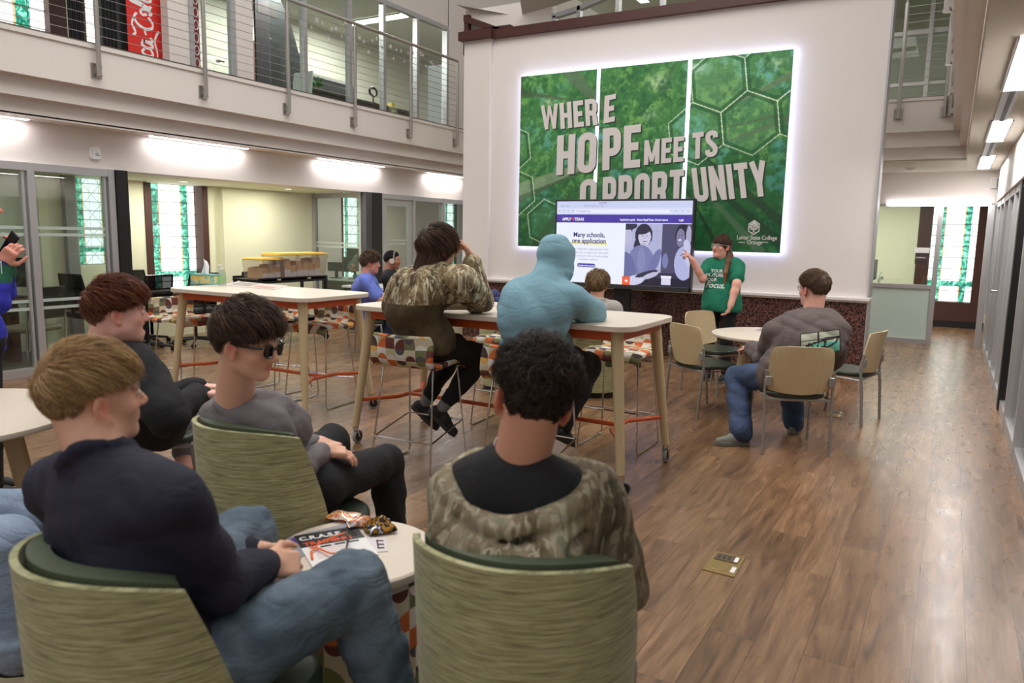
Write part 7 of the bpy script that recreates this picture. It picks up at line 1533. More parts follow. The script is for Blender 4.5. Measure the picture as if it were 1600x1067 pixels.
p_far('person with tousled brown hair in a periwinkle shirt, seated in profile at the far desk', 580, 411, 9.15, RH*.93+FH*.12-Zu*.08, dict(base=(222, 156, 136), blush=1.3), ((72, 54, 42), (128, 100, 74)), peri, 'periwinkle_shirt', jean3, 'short', (-6.40, 7.25, .54), None, (612, 462), dict(top=.032, side=.024, nape=.014, length=.06, slen=.035, mess=.6, curl=.004), (592, 468), 1.12, .95)
r_, F_ = p_far('person in a black sweater wearing pale headphones over a dark cap at the far desk', 614, 407, 10.1, RH*.90+FH*.02-Zu*.05, dict(base=(178, 126, 100)), ((20, 18, 20), (34, 30, 32)), black_c, 'black_sweater', black_c, 'long', (-6.55, 8.25, .54), None, (640, 462), dict(top=.012, side=.010, nape=.006, length=.02, slen=.015, mess=.1), (622, 455), 1.0, 0)
hp = mat('headphone_cream', (206, 192, 176), .4); g = G()
g.tube([F_.w((.094*math.cos(a), .02-.0*a, .005+.125*math.sin(a))) for a in np.linspace(0, PI, 16)], .011, 8); o = obj('headphones', g, mat('headphone_band', (128, 120, 116), .4), r_, world_coords=True)
for q in (-1, 1): g = G(); g.tube([F_.w((q*.082, .0, -.005)), F_.w((q*.112, .0, -.005))], .036*F_.s, 14); obj('ear_cup', g, hp, o, world_coords=True)

# ---- 12. seated figure cut by the left edge: light jeans and black shoe with white stripes
def p_edge():
    kn = at(12, 852, 2.55); an = Zp(30, 1018, .10); base = kn-RH*.42+FH*.05; X = nrm(-FH*1.0); ff = nrm(RH*.95+FH*.2); X = nrm(np.cross(ff, Zu)); j = dict(pel=kn-ff*.45-X*.12+Zu*.02, knR=kn, anR=an); j['hipL'], j['hipR'] = hips(j['pel'], X); j['knL'] = kn-X*.28; j['anL'] = j['knL']+ff*.02; j['anL'][2] = .10
    j['neck'] = j['pel']+Zu*.52-ff*.1; j['shL'] = j['neck']-X*.17-Zu*.06; j['shR'] = j['neck']+X*.17-Zu*.06
    for q, s in (('L', -1), ('R', 1)): j['el'+q] = j['sh'+q]-Zu*.26+X*s*.03; j['wr'+q] = j['el'+q]+ff*.22
    F = Frame(j['neck']+Zu*.19+ff*.04, ff, Zu)
    root = person('person mostly beyond the left edge, only a light denim leg and black shoe showing', dict(base=(222, 170, 146)), F, j, .008, hands=[dict(q='R', d=ff, n=-Zu, side=1, vox=.008), dict(q='L', d=ff, n=-Zu, side=-1, vox=.008)])
    hair('hair', F, root, (60, 44, 34), (110, 84, 64), n=2500, width=.002); S = SDF(); torso_prims(S, j, .03); arm(S, j, 'L', inf=.02, upto=1.9); arm(S, j, 'R', inf=.02, upto=1.9); garment('shirt', S, grey_c, root, .011)
    S = SDF(); S.cap(j['hipL'], j['hipR'], .125, k=.05); leg(S, j, 'R', inf=.034, cuff=.092, upto=1.93); leg(S, j, 'L', inf=.034, cuff=.092, upto=1.93); e = nrm(an-kn); c = kn+(an-kn)*.86; ax_ = nrm(np.cross(e, [0, 1, 0])); b_ = np.cross(e, ax_); S.path([c+(ax_*math.cos(a)+b_*math.sin(a))*.086 for a in np.linspace(0, 2*PI, 15)], .014, k=.01); garment('jeans', S, denim('pale_denim', (120, 138, 164), (146, 162, 184)), root, .008, folds(7, .006, 16))
    ft = nrm(RH*.97+FH*.1); so = shoe(root, 'shoe', an-Zu*.005, ft, shoe_b, mat('cream_sole', (214, 202, 168), .6), 1.12); shoe(root, 'shoe', j['anL'], ft, shoe_b, sole_w)
    sd = nrm(-FH*[1, 1, 0]); g = G(); an0 = an-Zu*.005
    for k in range(3):
        c = an0+ft*(.045+.045*k)-Zu*.020+sd*.040; g.obox(c, ft*.45+Zu*.9, sd, ft, .030, .004, .008)
    obj('stripe', g, sole_w, so, world_coords=True)
    # the chair that carries this figure
    o = dup(gc, (float(j['pel'][0]), float(j['pel'][1]), 0), math.atan2(-ff[0], ff[1]), 'guest chair beyond the left edge under the person in light denim')
p_edge()

# ---- 13. standing figure cut by the left edge, taking a phone picture
def p_phone():
    D = 4.1; wr = at(4, 402, D); ff = nrm(RH*.80+FH*.55); X = nrm(np.cross(ff, Zu)); j = dict(neck=at(-45, 375, D)-X*.0); j['neck'][2] = 1.46; j['pel'] = j['neck']-Zu*.54; j['shR'] = j['neck']+X*.16-Zu*.06; j['shL'] = j['neck']-X*.16-Zu*.06
    j['wrR'] = at(3, 412, D-.1); j['wrL'] = at(10, 402, D+.12); j['elR'] = at(-8, 470, D-.15); j['elL'] = at(2, 455, D+.2); j['hipL'], j['hipR'] = hips(j['pel'], X); 
    for q in 'LR': j['kn'+q] = j['hip'+q]-Zu*.42; j['an'+q] = j['hip'+q]*[1, 1, 0]+Zu*.09
    F = Frame(j['neck']+Zu*.19+ff*.04, ff, Zu)
    root = person('person mostly beyond the left edge in a blue and green sleeve holding up a phone', dict(base=(220, 150, 130)), F, j, .008, hands=[dict(q='R', d=nrm(Zu*.75+RH*.6), n=nrm(-RH*.2+FH*.9), side=-1, curl=.55, vox=.005), dict(q='L', d=nrm(Zu*.85+RH*.45), n=nrm(-FH*.9-RH*.2), side=1, curl=.5, vox=.005)])
    hair('hair', F, root, (60, 44, 34), (110, 84, 64), n=2500, width=.002); S = SDF(); torso_prims(S, j, .03, w=1.05, belly=.3); arm(S, j, 'L', inf=.03, upto=1.88); arm(S, j, 'R', inf=.03, upto=1.88); zc = at(5, 430, D)[2]
    garment('striped_sweater', S, [cloth('royal_blue_knit', (40, 44, 170)), cloth('deep_green_knit', (22, 84, 62)), cloth('navy_knit', (30, 34, 84))], root, .009, folds(6, .005, 14), split=lambda c: np.where(c[:, 2] > at(5, 412, D)[2], 2, np.where(c[:, 2] > at(5, 438, D)[2], 1, 0)))
    S = SDF(); S.cap(j['hipL'], j['hipR'], .125, k=.05); leg(S, j, 'R', inf=.02); leg(S, j, 'L', inf=.02); garment('trousers', S, black_c, root, .012)
    for q in 'LR': shoe(root, 'shoe', j['an'+q], ff, shoe_b, sole_w)
    ph = thing('phone', 'black phone held up by the hands at the left edge', 'phone', tuple(at(14, 383, D+.0)))
    g = G(); g.obox((0, 0, 0), RH*.55+Zu*.8, np.cross(RH*.55+Zu*.8, nrm(FH*.8+RH*.4)), nrm(FH*.8+RH*.4), .075, .037, .004); obj('phone_body', g, blackp, ph, bevel=.003)
    g = G(); g.obox(tuple(-nrm(FH*.8+RH*.4)*.0055), RH*.55+Zu*.8, np.cross(RH*.55+Zu*.8, nrm(FH*.8+RH*.4)), nrm(FH*.8+RH*.4), .070, .033, .001); obj('phone_screen', g, mat('phone_glass', (18, 18, 22), .1), ph)
    bd = thing('name_badge', 'white name badge hanging at the left edge below the raised phone', 'badge', tuple(at(2, 418, D-.28))); g = G(); g.obox((0, 0, 0), X, ff, (0, 0, 1), .045, .002, .03); obj('badge_card', g, mat('paper', (236, 234, 232), .7), bd)
p_phone()
# ================================================================ SMALL THINGS
paper = mat('paper', (236, 234, 232), .7); card = mat('kraft_card', (196, 156, 112), .8, noise=.1, nscale=8); dark_wood_lam = mat('dark_laminate', (60, 52, 46), .5)
def flatprint(name, pts, z, m, parent, dz=.0006):
    g = G(); g.prism(pts, 'z', z, z+dz); return obj(name, g, m, parent, sm=False)
# ---- on the drum table
TZ = .480
def on_table(x, y, z=TZ): p = Zp(x, y, z); return float(p[0]), float(p[1])
def sheet_from_px(name, label, cat, corners, z, m, group=None, th=.0012, extra=None):
    P = [Zp(x, y, z) for x, y in corners]; c = sum(P)/len(P); t = thing(name, label, cat, (c[0], c[1], z), group=group)
    g = G(); g.prism([(p[0]-c[0], p[1]-c[1]) for p in P], 'z', 0, th); obj('sheet', g, m, t, sm=False)
    def uv(u, v): q = P[0]*(1-u)*(1-v)+P[1]*u*(1-v)+P[2]*u*v+P[3]*(1-u)*v; return q[0]-c[0], q[1]-c[1]
    return t, uv, th, P
# magazines peeking out underneath
t, uv, th, P = sheet_from_px('magazine', 'purple edged magazine sticking out under the training flyer at its upper left', 'magazine', [(456, 880), (470, 872), (555, 815), (448, 842)], TZ, mat('mag_grey', (150, 148, 156), .5), th=.003)
flatprint('cover_print', [uv(.05, .55), uv(.3, .75), uv(.2, .98), uv(.02, .9)], .003, mat('mag_purple', (84, 60, 150), .5), t)
t, uv, th, P = sheet_from_px('magazine', 'pale magazine with a large dark letter sticking out right of the training flyer', 'magazine', [(530, 868), (606, 862), (604, 842), (520, 836)], TZ, mat('mag_white', (222, 214, 216), .5), th=.003)
for a, b, c_, d_ in ((.80, .2, .94, .3), (.80, .45, .94, .55), (.80, .72, .94, .82), (.80, .2, .83, .82)): flatprint('cover_print', [uv(a, b), uv(c_, b), uv(c_, d_), uv(a, d_)], .003, mat('mag_plum', (72, 40, 60), .5), t)
# flyer
t, uv, th, P = sheet_from_px('flyer', 'white training flyer with a dark heading band on the drum table', 'flyer', [(488, 886), (592, 866), (556, 822), (459, 838)], TZ+.004, paper, th=.001)
flatprint('heading_band', [uv(0.0, .58), uv(1, .58), uv(1, 1), uv(0, 1)], .001, mat('print_black', (34, 32, 36), .5), t)
a_, b_ = np.array(uv(0, .86)), np.array(uv(1, .86)); ang = math.atan2(b_[1]-a_[1], b_[0]-a_[0]); wd = np.linalg.norm(b_-a_)
o = text('lettering', 'C.R.A.S.E.', wd*.19, mat('white_print', (235, 235, 235), .6), t, (*uv(.04, .80), .0019), (0, 0, ang), bold=.0012, sx=.9); o = text('lettering', 'TRAINING', wd*.17, mat('print_orange', (226, 84, 44), .5), t, (*uv(.06, .62), .0019), (0, 0, ang), bold=.0012, sx=.95)
for k in range(3): flatprint('dark_bar', [uv(.28+.22*k, .50), uv(.44+.22*k, .50), uv(.44+.22*k, .545), uv(.28+.22*k, .545)], .001, mat('print_black', (34, 32, 36), .5), t)
for k in range(6): flatprint('text_line', [uv(.15, .44-.05*k), uv(.62, .44-.05*k), uv(.62, .452-.05*k), uv(.15, .452-.05*k)], .001, mat('print_rose', (214, 170, 170), .6), t)
for k in range(5): flatprint('text_line', [uv(.74, .92-.06*k), uv(.92, .92-.06*k), uv(.92, .945-.06*k), uv(.74, .945-.06*k)], .001, mat('mag_white', (222, 214, 216), .5), t)
flatprint('logo', [uv(.84+.03*math.cos(q), .20+.04*math.sin(q)) for q in np.linspace(0, 2*PI, 9)[:-1]], .001, mat('print_green', (60, 80, 80), .5), t)
# orange framed glasses on the flyer
gx, gy = on_table(510, 848, TZ+.01); t = thing('safety_glasses', 'orange and black safety glasses lying open on the training flyer', 'glasses', (gx, gy, TZ+.006)); 
def tp(x, y, z): p = Zp(x, y, TZ+.006+z); return (p[0]-gx, p[1]-gy, z)
g = G(); g.tube([tp(540, 832, .026), tp(522, 838, .024), tp(500, 848, .014), tp(486, 862, .006), tp(488, 874, .002)], .0042, 6, flat=.6); g.tube([tp(538, 866, .012), tp(515, 864, .012), tp(496, 856, .008), tp(484, 854, .004)], .0042, 6, flat=.6); obj('temple', g, mat('orange_plastic', (240, 110, 40), .4), t)
g = G(); g.tube([tp(541, 830, .028), tp(545, 842, .030), tp(541, 856, .022), tp(541, 872, .010)], .0032, 6); obj('frame', g, blk_gl, t)
g = G(); g.add([tp(543, 832, .028), tp(546, 842, .030), tp(541, 850, .008), tp(541, 838, .008)], [(0, 1, 2, 3)]); g.add([tp(545, 846, .029), tp(541, 870, .010), tp(539, 868, .002), tp(541, 854, .006)], [(0, 1, 2, 3)]); obj('lens', g, fresnel_glass('grey_lens', tint=(120, 124, 130)), t)
# snack bags
def bag(name, label, px, L, W, rz, cols, seed, hgt=.03):
    x, y = on_table(*px); t = thing(name, label, 'snack bag', (x, y, TZ+.006), rz); r = np.random.RandomState(seed); A = r.uniform(-1, 1, (6, 5))
    def fn(u, v, sgn=1):
        X_, Y_ = (u-.5)*L, (v-.5)*W; e = math.sin(PI*u)**.6*math.sin(PI*v)**.5; w = sum(A[i][0]*math.sin(A[i][1]*90*X_+A[i][2]*90*Y_+A[i][3]*6) for i in range(6))*.0045
        return (X_+w*.4, Y_+w*.5, .004+(hgt*e+w*(.3+e)+.003 if sgn > 0 else 0)), (u, v)
    g = G(); g.sheet(lambda u, v: fn(u, v), 30, 22); g.sheet(lambda u, v: fn(u, v, -1), 6, 4)
    m = mat(name+'_foil_%d' % seed, cols[0], .22, .35); nt = m.node_tree; q = nd(nt, 'ShaderNodeTexCoord'); n = nd(nt, 'ShaderNodeTexNoise', {'Vector': q.outputs['Object'], 'Scale': 26.0, 'Detail': 2.0, 'Distortion': 1.0}); rr = nd(nt, 'ShaderNodeValToRGB', {0: n.outputs[0]}); e = rr.color_ramp; e.interpolation = 'CONSTANT'; e.elements[0].color = (*lin(cols[0]), 1); e.elements[1].position = .62; e.elements[1].color = (*lin(cols[-1]), 1)
    for i, c in enumerate(cols[1:-1]): e.elements.new(.42+.1*i).color = (*lin(c), 1)
    nt.links.new(rr.outputs[0], bsdf(m).inputs['Base Color']); obj('bag_body', g, m, t, ang=180)
    g = G()
    for s_ in (-1, 1): g.sheet(lambda u, v: ((s_*(L*.5+.004*u), (v-.5)*W, .006+.004*math.sin(v*40)), (0, 0)), 2, 20)
    obj('crimped_seal', g, m, t, ang=180); return t
bag('snack_bag', 'orange and white snack bag at the far rim of the drum table', (536, 812), .11, .07, .25, [(236, 140, 50), (240, 226, 206), (232, 96, 40), (242, 232, 220)], 3, .018)
bag('snack_bag', 'black and gold crumpled snack bag on the drum table', (592, 828), .11, .10, -.6, [(30, 26, 26), (176, 124, 40), (44, 38, 36), (196, 196, 200)], 8, .034)
bag('snack_bag', 'silver and orange torn snack bag beside the black one on the drum table', (564, 822), .09, .06, .9, [(190, 188, 190), (230, 130, 60), (120, 118, 120), (230, 228, 228)], 5, .026)

# ---- on the high tables
HZt = 1.03
x, y = Zp(321, 444, HZt)[:2]; t = thing('tissue_box', 'teal and yellow patterned tissue box on the far high table', 'tissue box', (x, y, HZt), .28)
m = mat('tissue_box_print', (150, 200, 190), .6); nt = m.node_tree; q = nd(nt, 'ShaderNodeTexCoord'); n = nd(nt, 'ShaderNodeTexVoronoi', {'Vector': q.outputs['Object'], 'Scale': 26.0}); rr = nd(nt, 'ShaderNodeValToRGB', {0: n.outputs['Color']}); e = rr.color_ramp; e.interpolation = 'CONSTANT'; e.elements[0].color = (*lin((232, 206, 110)), 1); e.elements[1].position = .62; e.elements[1].color = (*lin((140, 196, 186)), 1); e.elements.new(.4).color = (*lin((226, 220, 150)), 1); nt.links.new(rr.outputs[0], bsdf(m).inputs['Base Color'])
g = G(); g.box(-.115, .115, -.06, .06, 0, .095); obj('box', g, m, t, bevel=.003)
g = G(); g.box(-.118, .118, -.063, .063, 0, .012); g.box(-.118, .118, -.063, .063, .083, .097); obj('teal_border', g, mat('teal_card', (126, 184, 176), .6), t)
g = G(); g.sheet(lambda u, v: (((u-.5)*(.09-.05*v)+.015*v*math.sin(v*3), .018*math.sin(u*6+v*2)*(1-v*.3), 0.095+.150*v*(1-.35*abs(u-.35))), (0, 0)), 12, 12, .0012); obj('tissue', g, mat('tissue_white', (244, 244, 246), .8), t, ang=180)
x, y = Zp(347, 446, HZt)[:2]; t = thing('sanitizer_bottle', 'clear pump bottle of hand sanitizer beside the tissue box', 'bottle', (x, y, HZt))
clr = fresnel_glass('clear_plastic', tint=(232, 240, 236), diffuse=.18)
g = G(); g.lathe([(0, 0), (.034, 0), (.038, .008), (.038, .10), (.034, .125), (.016, .142), (.015, .15), (0, .15)], seg=24); obj('bottle', g, clr, t)
g = G(); g.lathe([(.0385, .02), (.0385, .09)], seg=24, arc=(PI*1.0, PI*2.0)); obj('label', g, mat('sanitizer_label', (150, 196, 140), .5), t)
g = G(); g.lathe([(0, .148), (.017, .148), (.017, .165), (.006, .167), (.006, .19), (0, .19)], seg=16); g.tube([(0, 0, .188), (0, -.012, .192), (.0, -.035, .186)], .006, 8); obj('pump', g, mat('pump_white', (232, 232, 230), .4), t)
def spread(name, label, corners, z=HZt, rows=3, tint=(214, 200, 196)):
    t, uv, th, P = sheet_from_px(name, label, 'magazine', corners, z, mat('mag_cover_%d' % sum(tint), tint, .4), th=.004)
    flatprint('cover_photo', [uv(.08, .2), uv(.48, .2), uv(.48, .85), uv(.08, .85)], .004, mat('cover_mix', (150, 140, 136), .4, noise=.5, nscale=30), t); flatprint('cover_photo', [uv(.55, .12), uv(.92, .12), uv(.92, .5), uv(.55, .5)], .004, mat('cover_mix2', (196, 150, 140), .4, noise=.4, nscale=40), t)
    return t
spread('magazine', 'open magazine lying flat on the far high table', [(345, 446), (430, 453), (450, 447), (372, 440)])
spread('magazine', 'open pinkish magazine on the near high table beside the camouflage sleeve', [(733, 477), (756, 481), (792, 476), (756, 469)], tint=(224, 200, 198))
spread('magazine', 'small magazine on the low round table by the man in the brown hoodie', [(1178, 516), (1196, 521), (1206, 517), (1190, 513)], z=.70, tint=(206, 190, 194))
# dark blue garment on the far side of the near high table
c = at(768, 466, 6.3); t = thing('jacket', 'dark blue jacket slumped on the low tub chair behind the camouflage sleeve', 'jacket', (c[0], c[1], c[2]-.16))
S = SDF(); S.cap(c+RH*-.12-Zu*.10, c+RH*.02+Zu*.0, .075, .06, .04); S.cap(c+RH*.02, c+RH*.16-Zu*.08, .06, .05, .04); S.cap(c-Zu*.12-RH*.12, c-Zu*.14+RH*.14, .09, .08, .05); V, F_ = S.mesh(.012, disp=folds(5, .01, 14)); npmesh('jacket_body', V, F_, navy_blue if False else cloth('navy_blue_nylon', (34, 38, 92), rough=.6), t, relax=1)
S = SDF(); S.cap(c+RH*.05-Zu*.02-FH*.07, c+RH*.10-Zu*.16-FH*.09, .04, .035, .02); V, F_ = S.mesh(.010, disp=folds(6, .006, 14)); npmesh('sleeve', V, F_, cloth('navy_blue_nylon', (34, 38, 92)), t, relax=1)

# ---- floor boxes
brass = mat('brass', (176, 148, 96), .35, .7)
def floor_box(label, corners):
    P = [Zp(a, b, 0) for a, b in corners]; c = sum(P)/4; t = thing('floor_outlet', label, 'floor outlet', (c[0], c[1], 0), group='brass floor outlets'); g = G(); g.prism([(p[0]-c[0], p[1]-c[1]) for p in P], 'z', .0005, .006); obj('cover_plate', g, brass, t, bevel=.001)
    def uv(u, v): q = P[0]*(1-u)*(1-v)+P[1]*u*(1-v)+P[2]*u*v+P[3]*(1-u)*v; return q[0]-c[0], q[1]-c[1]
    g = G(); g.prism([uv(.12, .58), uv(.88, .58), uv(.88, .9), uv(.12, .9)], 'z', .006, .009); obj('outlet_lid', g, mat('outlet_brown', (98, 78, 62), .4), t); g = G(); g.prism([uv(.12, .12), uv(.70, .12), uv(.70, .42), uv(.12, .42)], 'z', .006, .008); obj('outlet_lid', g, brass, t, bevel=.001)
    g = G(); g.prism([uv(.80, .14), uv(.94, .14), uv(.94, .4), uv(.80, .4)], 'z', .006, .0085); g.prism([uv(.74, .62), uv(.86, .62), uv(.86, .86), uv(.74, .86)], 'z', .009, .0095); obj('white_sticker', g, paper, t, sm=False)
    g = G()
    for k in range(3): g.prism([uv(.22+.16*k, .66), uv(.27+.16*k, .66), uv(.27+.16*k, .82), uv(.22+.16*k, .82)], 'z', .009, .0095)
    obj('slot', g, blk, t, sm=False)
floor_box('brass floor outlet in the open floor at the lower right', [(1097, 890), (1147, 903), (1165, 872), (1118, 862)])
floor_box('brass floor outlet under the empty chair right of the brown hoodie', [(1289, 650), (1312, 653), (1320, 645), (1298, 642)])

# ---- alcove: conference table, task chairs
t = thing('conference_table', 'pale conference table in the alcove before the stained window', 'table', (-9.05, 6.5, 0)); g = G(); g.prism(rrect(.36, 2.0, .06, 4), 'z', .70, .73); obj('tabletop', g, lam, t, bevel=.004)
for sy in (-1, 1): g = G(); g.box(-.03, .03, sy*.75-.03, sy*.75+.03, 0, .70); g.box(-.15, .15, sy*.75-.03, sy*.75+.03, 0, .03); obj('leg', g, silver, t)
mesh_m = fresnel_glass('black_mesh', tint=(70, 70, 72), diffuse=.25, dcol=(20, 20, 22))
def task_chair():
    t = thing('task_chair', '', 'chair', (0, 0, 0), 0, 'black mesh task chairs')
    g = G(); g.prism(rrect(.48, .46, .08, 6), 'z', .44, .50); obj('seat', g, cloth('black_seat_fabric', (30, 30, 32)), t, bevel=.015)
    fr = [(-.19, -.20, .54), (-.215, -.215, .75), (-.20, -.255, .97), (.20, -.255, .97), (.215, -.215, .75), (.19, -.20, .54)]; g = G(); g.tube(fr, .014, 8, closed=True); obj('back_frame', g, blackp, t)
    g = G(); g.sheet(lambda u, v: (((u-.5)*.40, -.20-.055*v-.02*math.sin(PI*u), .55+.42*v), (0, 0)), 8, 8); obj('mesh_back', g, mesh_m, t, sm=False)
    g = G(); g.tube([(-.20, -.226, .80), (.20, -.226, .80)], .010, 6); g.tube([(0, -.03, .42), (0, -.23, .45), (0, -.245, .62)], .02, 8); obj('lumbar_bar', g, blackp, t)
    for s in (-1, 1): g = G(); g.tube([(s*.22, -.02, .46), (s*.27, -.02, .48), (s*.275, -.03, .64)], .013, 8); g.box(s*.275-.03, s*.275+.03, -.13, .10, .64, .66); obj('armrest', g, blackp, t)
    g = G(); g.tube([(0, 0, .09), (0, 0, .44)], .025, 10); obj('gas_column', g, blackp, t)
    for k in range(5):
        a = 2*PI*k/5+.3; g = G(); g.tube([(0, 0, .10), (.30*math.cos(a), .30*math.sin(a), .065)], [.024, .014], 8); l = obj('base_arm', g, blackp, t); g = G(); g.lathe([(0, -.022), (.026, -.022), (.026, .022), (0, .022)], (.30*math.cos(a), .30*math.sin(a), .028), 12, 'y'); obj('caster', g, blackp, l)
    return t
tk = task_chair()
spots = [(-8.70, 5.80, PI/2+.1, 'black mesh task chair nearest the stained window, its back framed below it'), (-8.70, 6.50, PI/2-.1, 'black mesh task chair behind the tissue box'), (-8.66, 7.18, PI/2+.2, 'black mesh task chair right of the sanitizer bottle'), (-9.25, 5.42, .1, 'black mesh task chair at the near end of the alcove table by the black column'), (-9.36, 6.20, -PI/2, 'black mesh task chair on the window side of the alcove table')]
for i, (x, y, rz, lb) in enumerate(spots):
    if i == 0: tk.location = (x, y, 0); tk.rotation_euler = (0, 0, rz); tk['label'] = lb
    else: dup(tk, (x, y, 0), rz, lb)
# ---- black cart with storage bins
ca, cb = Xp(404, 437, -7.75), Xp(512, 441, -7.75); cy0, cy1 = ca[1], cb[1]; ct = float(ca[2]); cart = thing('utility_cart', 'black rolling cart carrying the yellow lidded storage bins', 'cart', (-8.0, (cy0+cy1)/2, 0)); L2 = (cy1-cy0)/2
for z in (ct-.03, .30): g = G(); g.box(-.25, .25, -L2, L2, z, z+.03); g.box(-.25, -.235, -L2, L2, z, z+.06); g.box(.235, .25, -L2, L2, z-.03, z+.045); obj('shelf', g, blackp, cart, bevel=.004)
for sx in (-1, 1):
    for sy in (-1, 1): g = G(); g.box(sx*.235-.018, sx*.235+.018, sy*(L2-.03)-.018, sy*(L2-.03)+.018, .08, ct); l = obj('post', g, blackp, cart); g = G(); g.lathe([(0, -.015), (.04, -.015), (.04, .015), (0, .015)], (sx*.235, sy*(L2-.03), .04), 14, 'y'); obj('caster', g, blackp, l)
for sy, n_ in ((-.45, 1), (.42, 1)): g = G(); g.box(.251, .255, sy*L2-.03, sy*L2+.03, ct-.022, ct-.004); obj('name_plate', g, birch, cart)
binm = fresnel_glass('translucent_bin', tint=(244, 240, 234), diffuse=.10, dcol=(226, 220, 212)); yel_m = mat('yellow_lid', (232, 190, 60), .4)
def storage_bin(label, px0, px1, ztop_px, X_, mx_open=False):
    a, b = Xp(px0, 437, X_), Xp(px1, 437, X_); y0, y1 = a[1], b[1]; zt = Xp((px0+px1)/2, ztop_px, X_)[2]; h = zt-ct; L = (y1-y0)/2; t = thing('storage_bin', label, 'storage bin', (X_-.2, (y0+y1)/2, ct), group=None); d = .19
    g = G(); t0, t1 = .90, 1.0
    for (x0, x1, s) in ((-d, -d, 0), (d, d, 0)): g.add([(x0*t0, -L*t0, .004), (x0*t0, L*t0, .004), (x0, L, h-.03), (x0, -L, h-.03)], [(0, 1, 2, 3)])
    for s in (-1, 1): g.add([(-d*t0, s*L*t0, .004), (d*t0, s*L*t0, .004), (d, s*L, h-.03), (-d, s*L, h-.03)], [(0, 1, 2, 3)])
    g.box(-d*t0, d*t0, -L*t0, L*t0, .002, .006); 
    obj('tub', g, binm, t, sm=False)
    g = G(); g.prism(rrect(d*2.12, L*2.08, .04, 5), 'z', h-.03, h-.012); g.prism(rrect(d*1.9, L*1.9, .04, 5), 'z', h-.012, h); obj('lid', g, yel_m, t, bevel=.005)
    for s in (-1, 1): g = G(); g.box(d, d+.012, s*L*.33-.035, s*L*.33+.035, h*.55, h-.03); obj('latch', g, binm, t)
    return t, L, h, d
for (lb, p0, p1, zt, X_, seed) in (('smaller storage bin with a yellow lid at the left end of the cart', 410, 448, 403, -7.82, 1), ('larger storage bin with a yellow lid on the right of the cart', 440, 514, 395, -7.80, 2)):
    t, L, h, d = storage_bin(lb, p0, p1, zt, X_); r = random.Random(seed); n = 3 if L < .4 else 6
    for k in range(n):
        yy = -L*.75+1.5*L*(k+.5)/n; hh = h*r.uniform(.45, .72); b = thing('book', ['tan cardboard folder standing in the smaller yellow lidded bin', 'tan cardboard folder standing in the larger yellow lidded bin'][seed-1], 'folder', (t.location[0], t.location[1]+yy, ct+.008), 0, 'folders in the bins %d' % seed); b.name = 'folder'; b['group'] = ['folders in the smaller bin', 'folders in the larger bin'][seed-1]
        g = G(); g.obox((0, 0, hh/2), (1, 0, 0), (0, 1, r.uniform(-.15, .15)), (0, r.uniform(-.15, .15), 1), .14, L*.75/n*1.05, hh/2); obj('cover', g, card, b, sm=False); g = G(); g.obox((0.142, 0, hh*.22), (1, 0, 0), (0, 1, 0), (0, 0, 1), .002, L*.7/n, hh*.2); obj('spine_label', g, mat('grey_label', (206, 202, 206), .6), b)
# ---- desks with computers beyond the glass partition
t = thing('office_desk', 'grey office desk with drawers behind the boy in periwinkle', 'desk', (-7.72, 9.0, 0)); g = G(); g.box(-.35, .9, -.35, .35, .70, .73); obj('desktop', g, mat('pale_desk', (196, 200, 196), .4), t); g = G(); g.box(-.33, .88, -.33, -.30, .05, .70); obj('modesty_panel', g, dark_wood_lam, t)
t = thing('office_desk', 'grey desk inside the glass office with printers and a plastic bag on it', 'desk', (-8.8, 10.1, 0)); g = G(); g.box(-.8, .45, -.35, .35, .70, .73); obj('desktop', g, mat('pale_desk', (196, 200, 196), .4), t); g = G(); g.box(-.78, .43, -.33, -.30, .05, .70); g.box(-.78, -.74, -.33, .33, 0, .7); g.box(.39, .43, -.33, .33, 0, .7); obj('side_panel', g, dark_wood_lam, t)
def monitor(label, c, w, h, rz, name='computer_monitor'):
    t = thing(name, label, 'monitor', c, rz); g = G(); g.box(-w/2, w/2, -.012, .012, .12, .12+h); obj('screen', g, blackp, t, bevel=.004); g = G(); g.box(-w/2+.01, w/2-.01, -.0135, -.012, .13, .11+h); obj('screen_face', g, mat('dark_screen', (52, 56, 56), .2), t); g = G(); g.box(-.03, .03, .012, .03, .0, .2); g.box(-.10, .10, -.06, .08, 0, .012); obj('stand', g, blackp, t); return t
monitor('dark monitor behind the glass partition left of the plastic bag', (-9.0, 9.98, .73), .42, .26, .3); monitor('lower dark monitor behind the yellow lidded bins', (-9.42, 9.95, .73), .34, .16, .1)
monitor('tall monitor above the head with the pale headphones, seen through the glass door', (-9.1, 10.25, .73), .50, .42, .5)
p = thing('printer', 'small printer with cables behind the head with pale headphones', 'printer', (-8.55, 10.2, .73)); g = G(); g.box(-.2, .2, -.16, .16, 0, .18); obj('casing', g, mat('grey_plastic', (120, 124, 122), .5), p, bevel=.01); g = G(); g.box(-.16, .16, -.20, -.16, .05, .08); obj('paper_tray', g, blackp, p)
for k in range(2): g = G(); g.tube([(.2*math.cos(a)*.5+.05*k, -.18+.03*k, .22+.10*math.sin(a*1.2+k)) for a in np.linspace(0, 6, 24)], .005, 5); obj('cable', g, blackp, p)
b = thing('plastic_bag', 'clear plastic bag of oranges tied up on the office desk', 'bag', tuple(Yp(553, 424, 9.95))); bx = np.array(b.location)
S = SDF(); S.ell(bx+Zu*.08, (.11, .10, .10), None, .03); S.cap(bx+Zu*.12, bx+Zu*.28+RH*.04, .07, .022, .04); V, F_ = S.mesh(.010, disp=folds(8, .008, 20)); npmesh('bag_film', V, F_, fresnel_glass('bag_film', tint=(240, 240, 240), diffuse=.25), b)
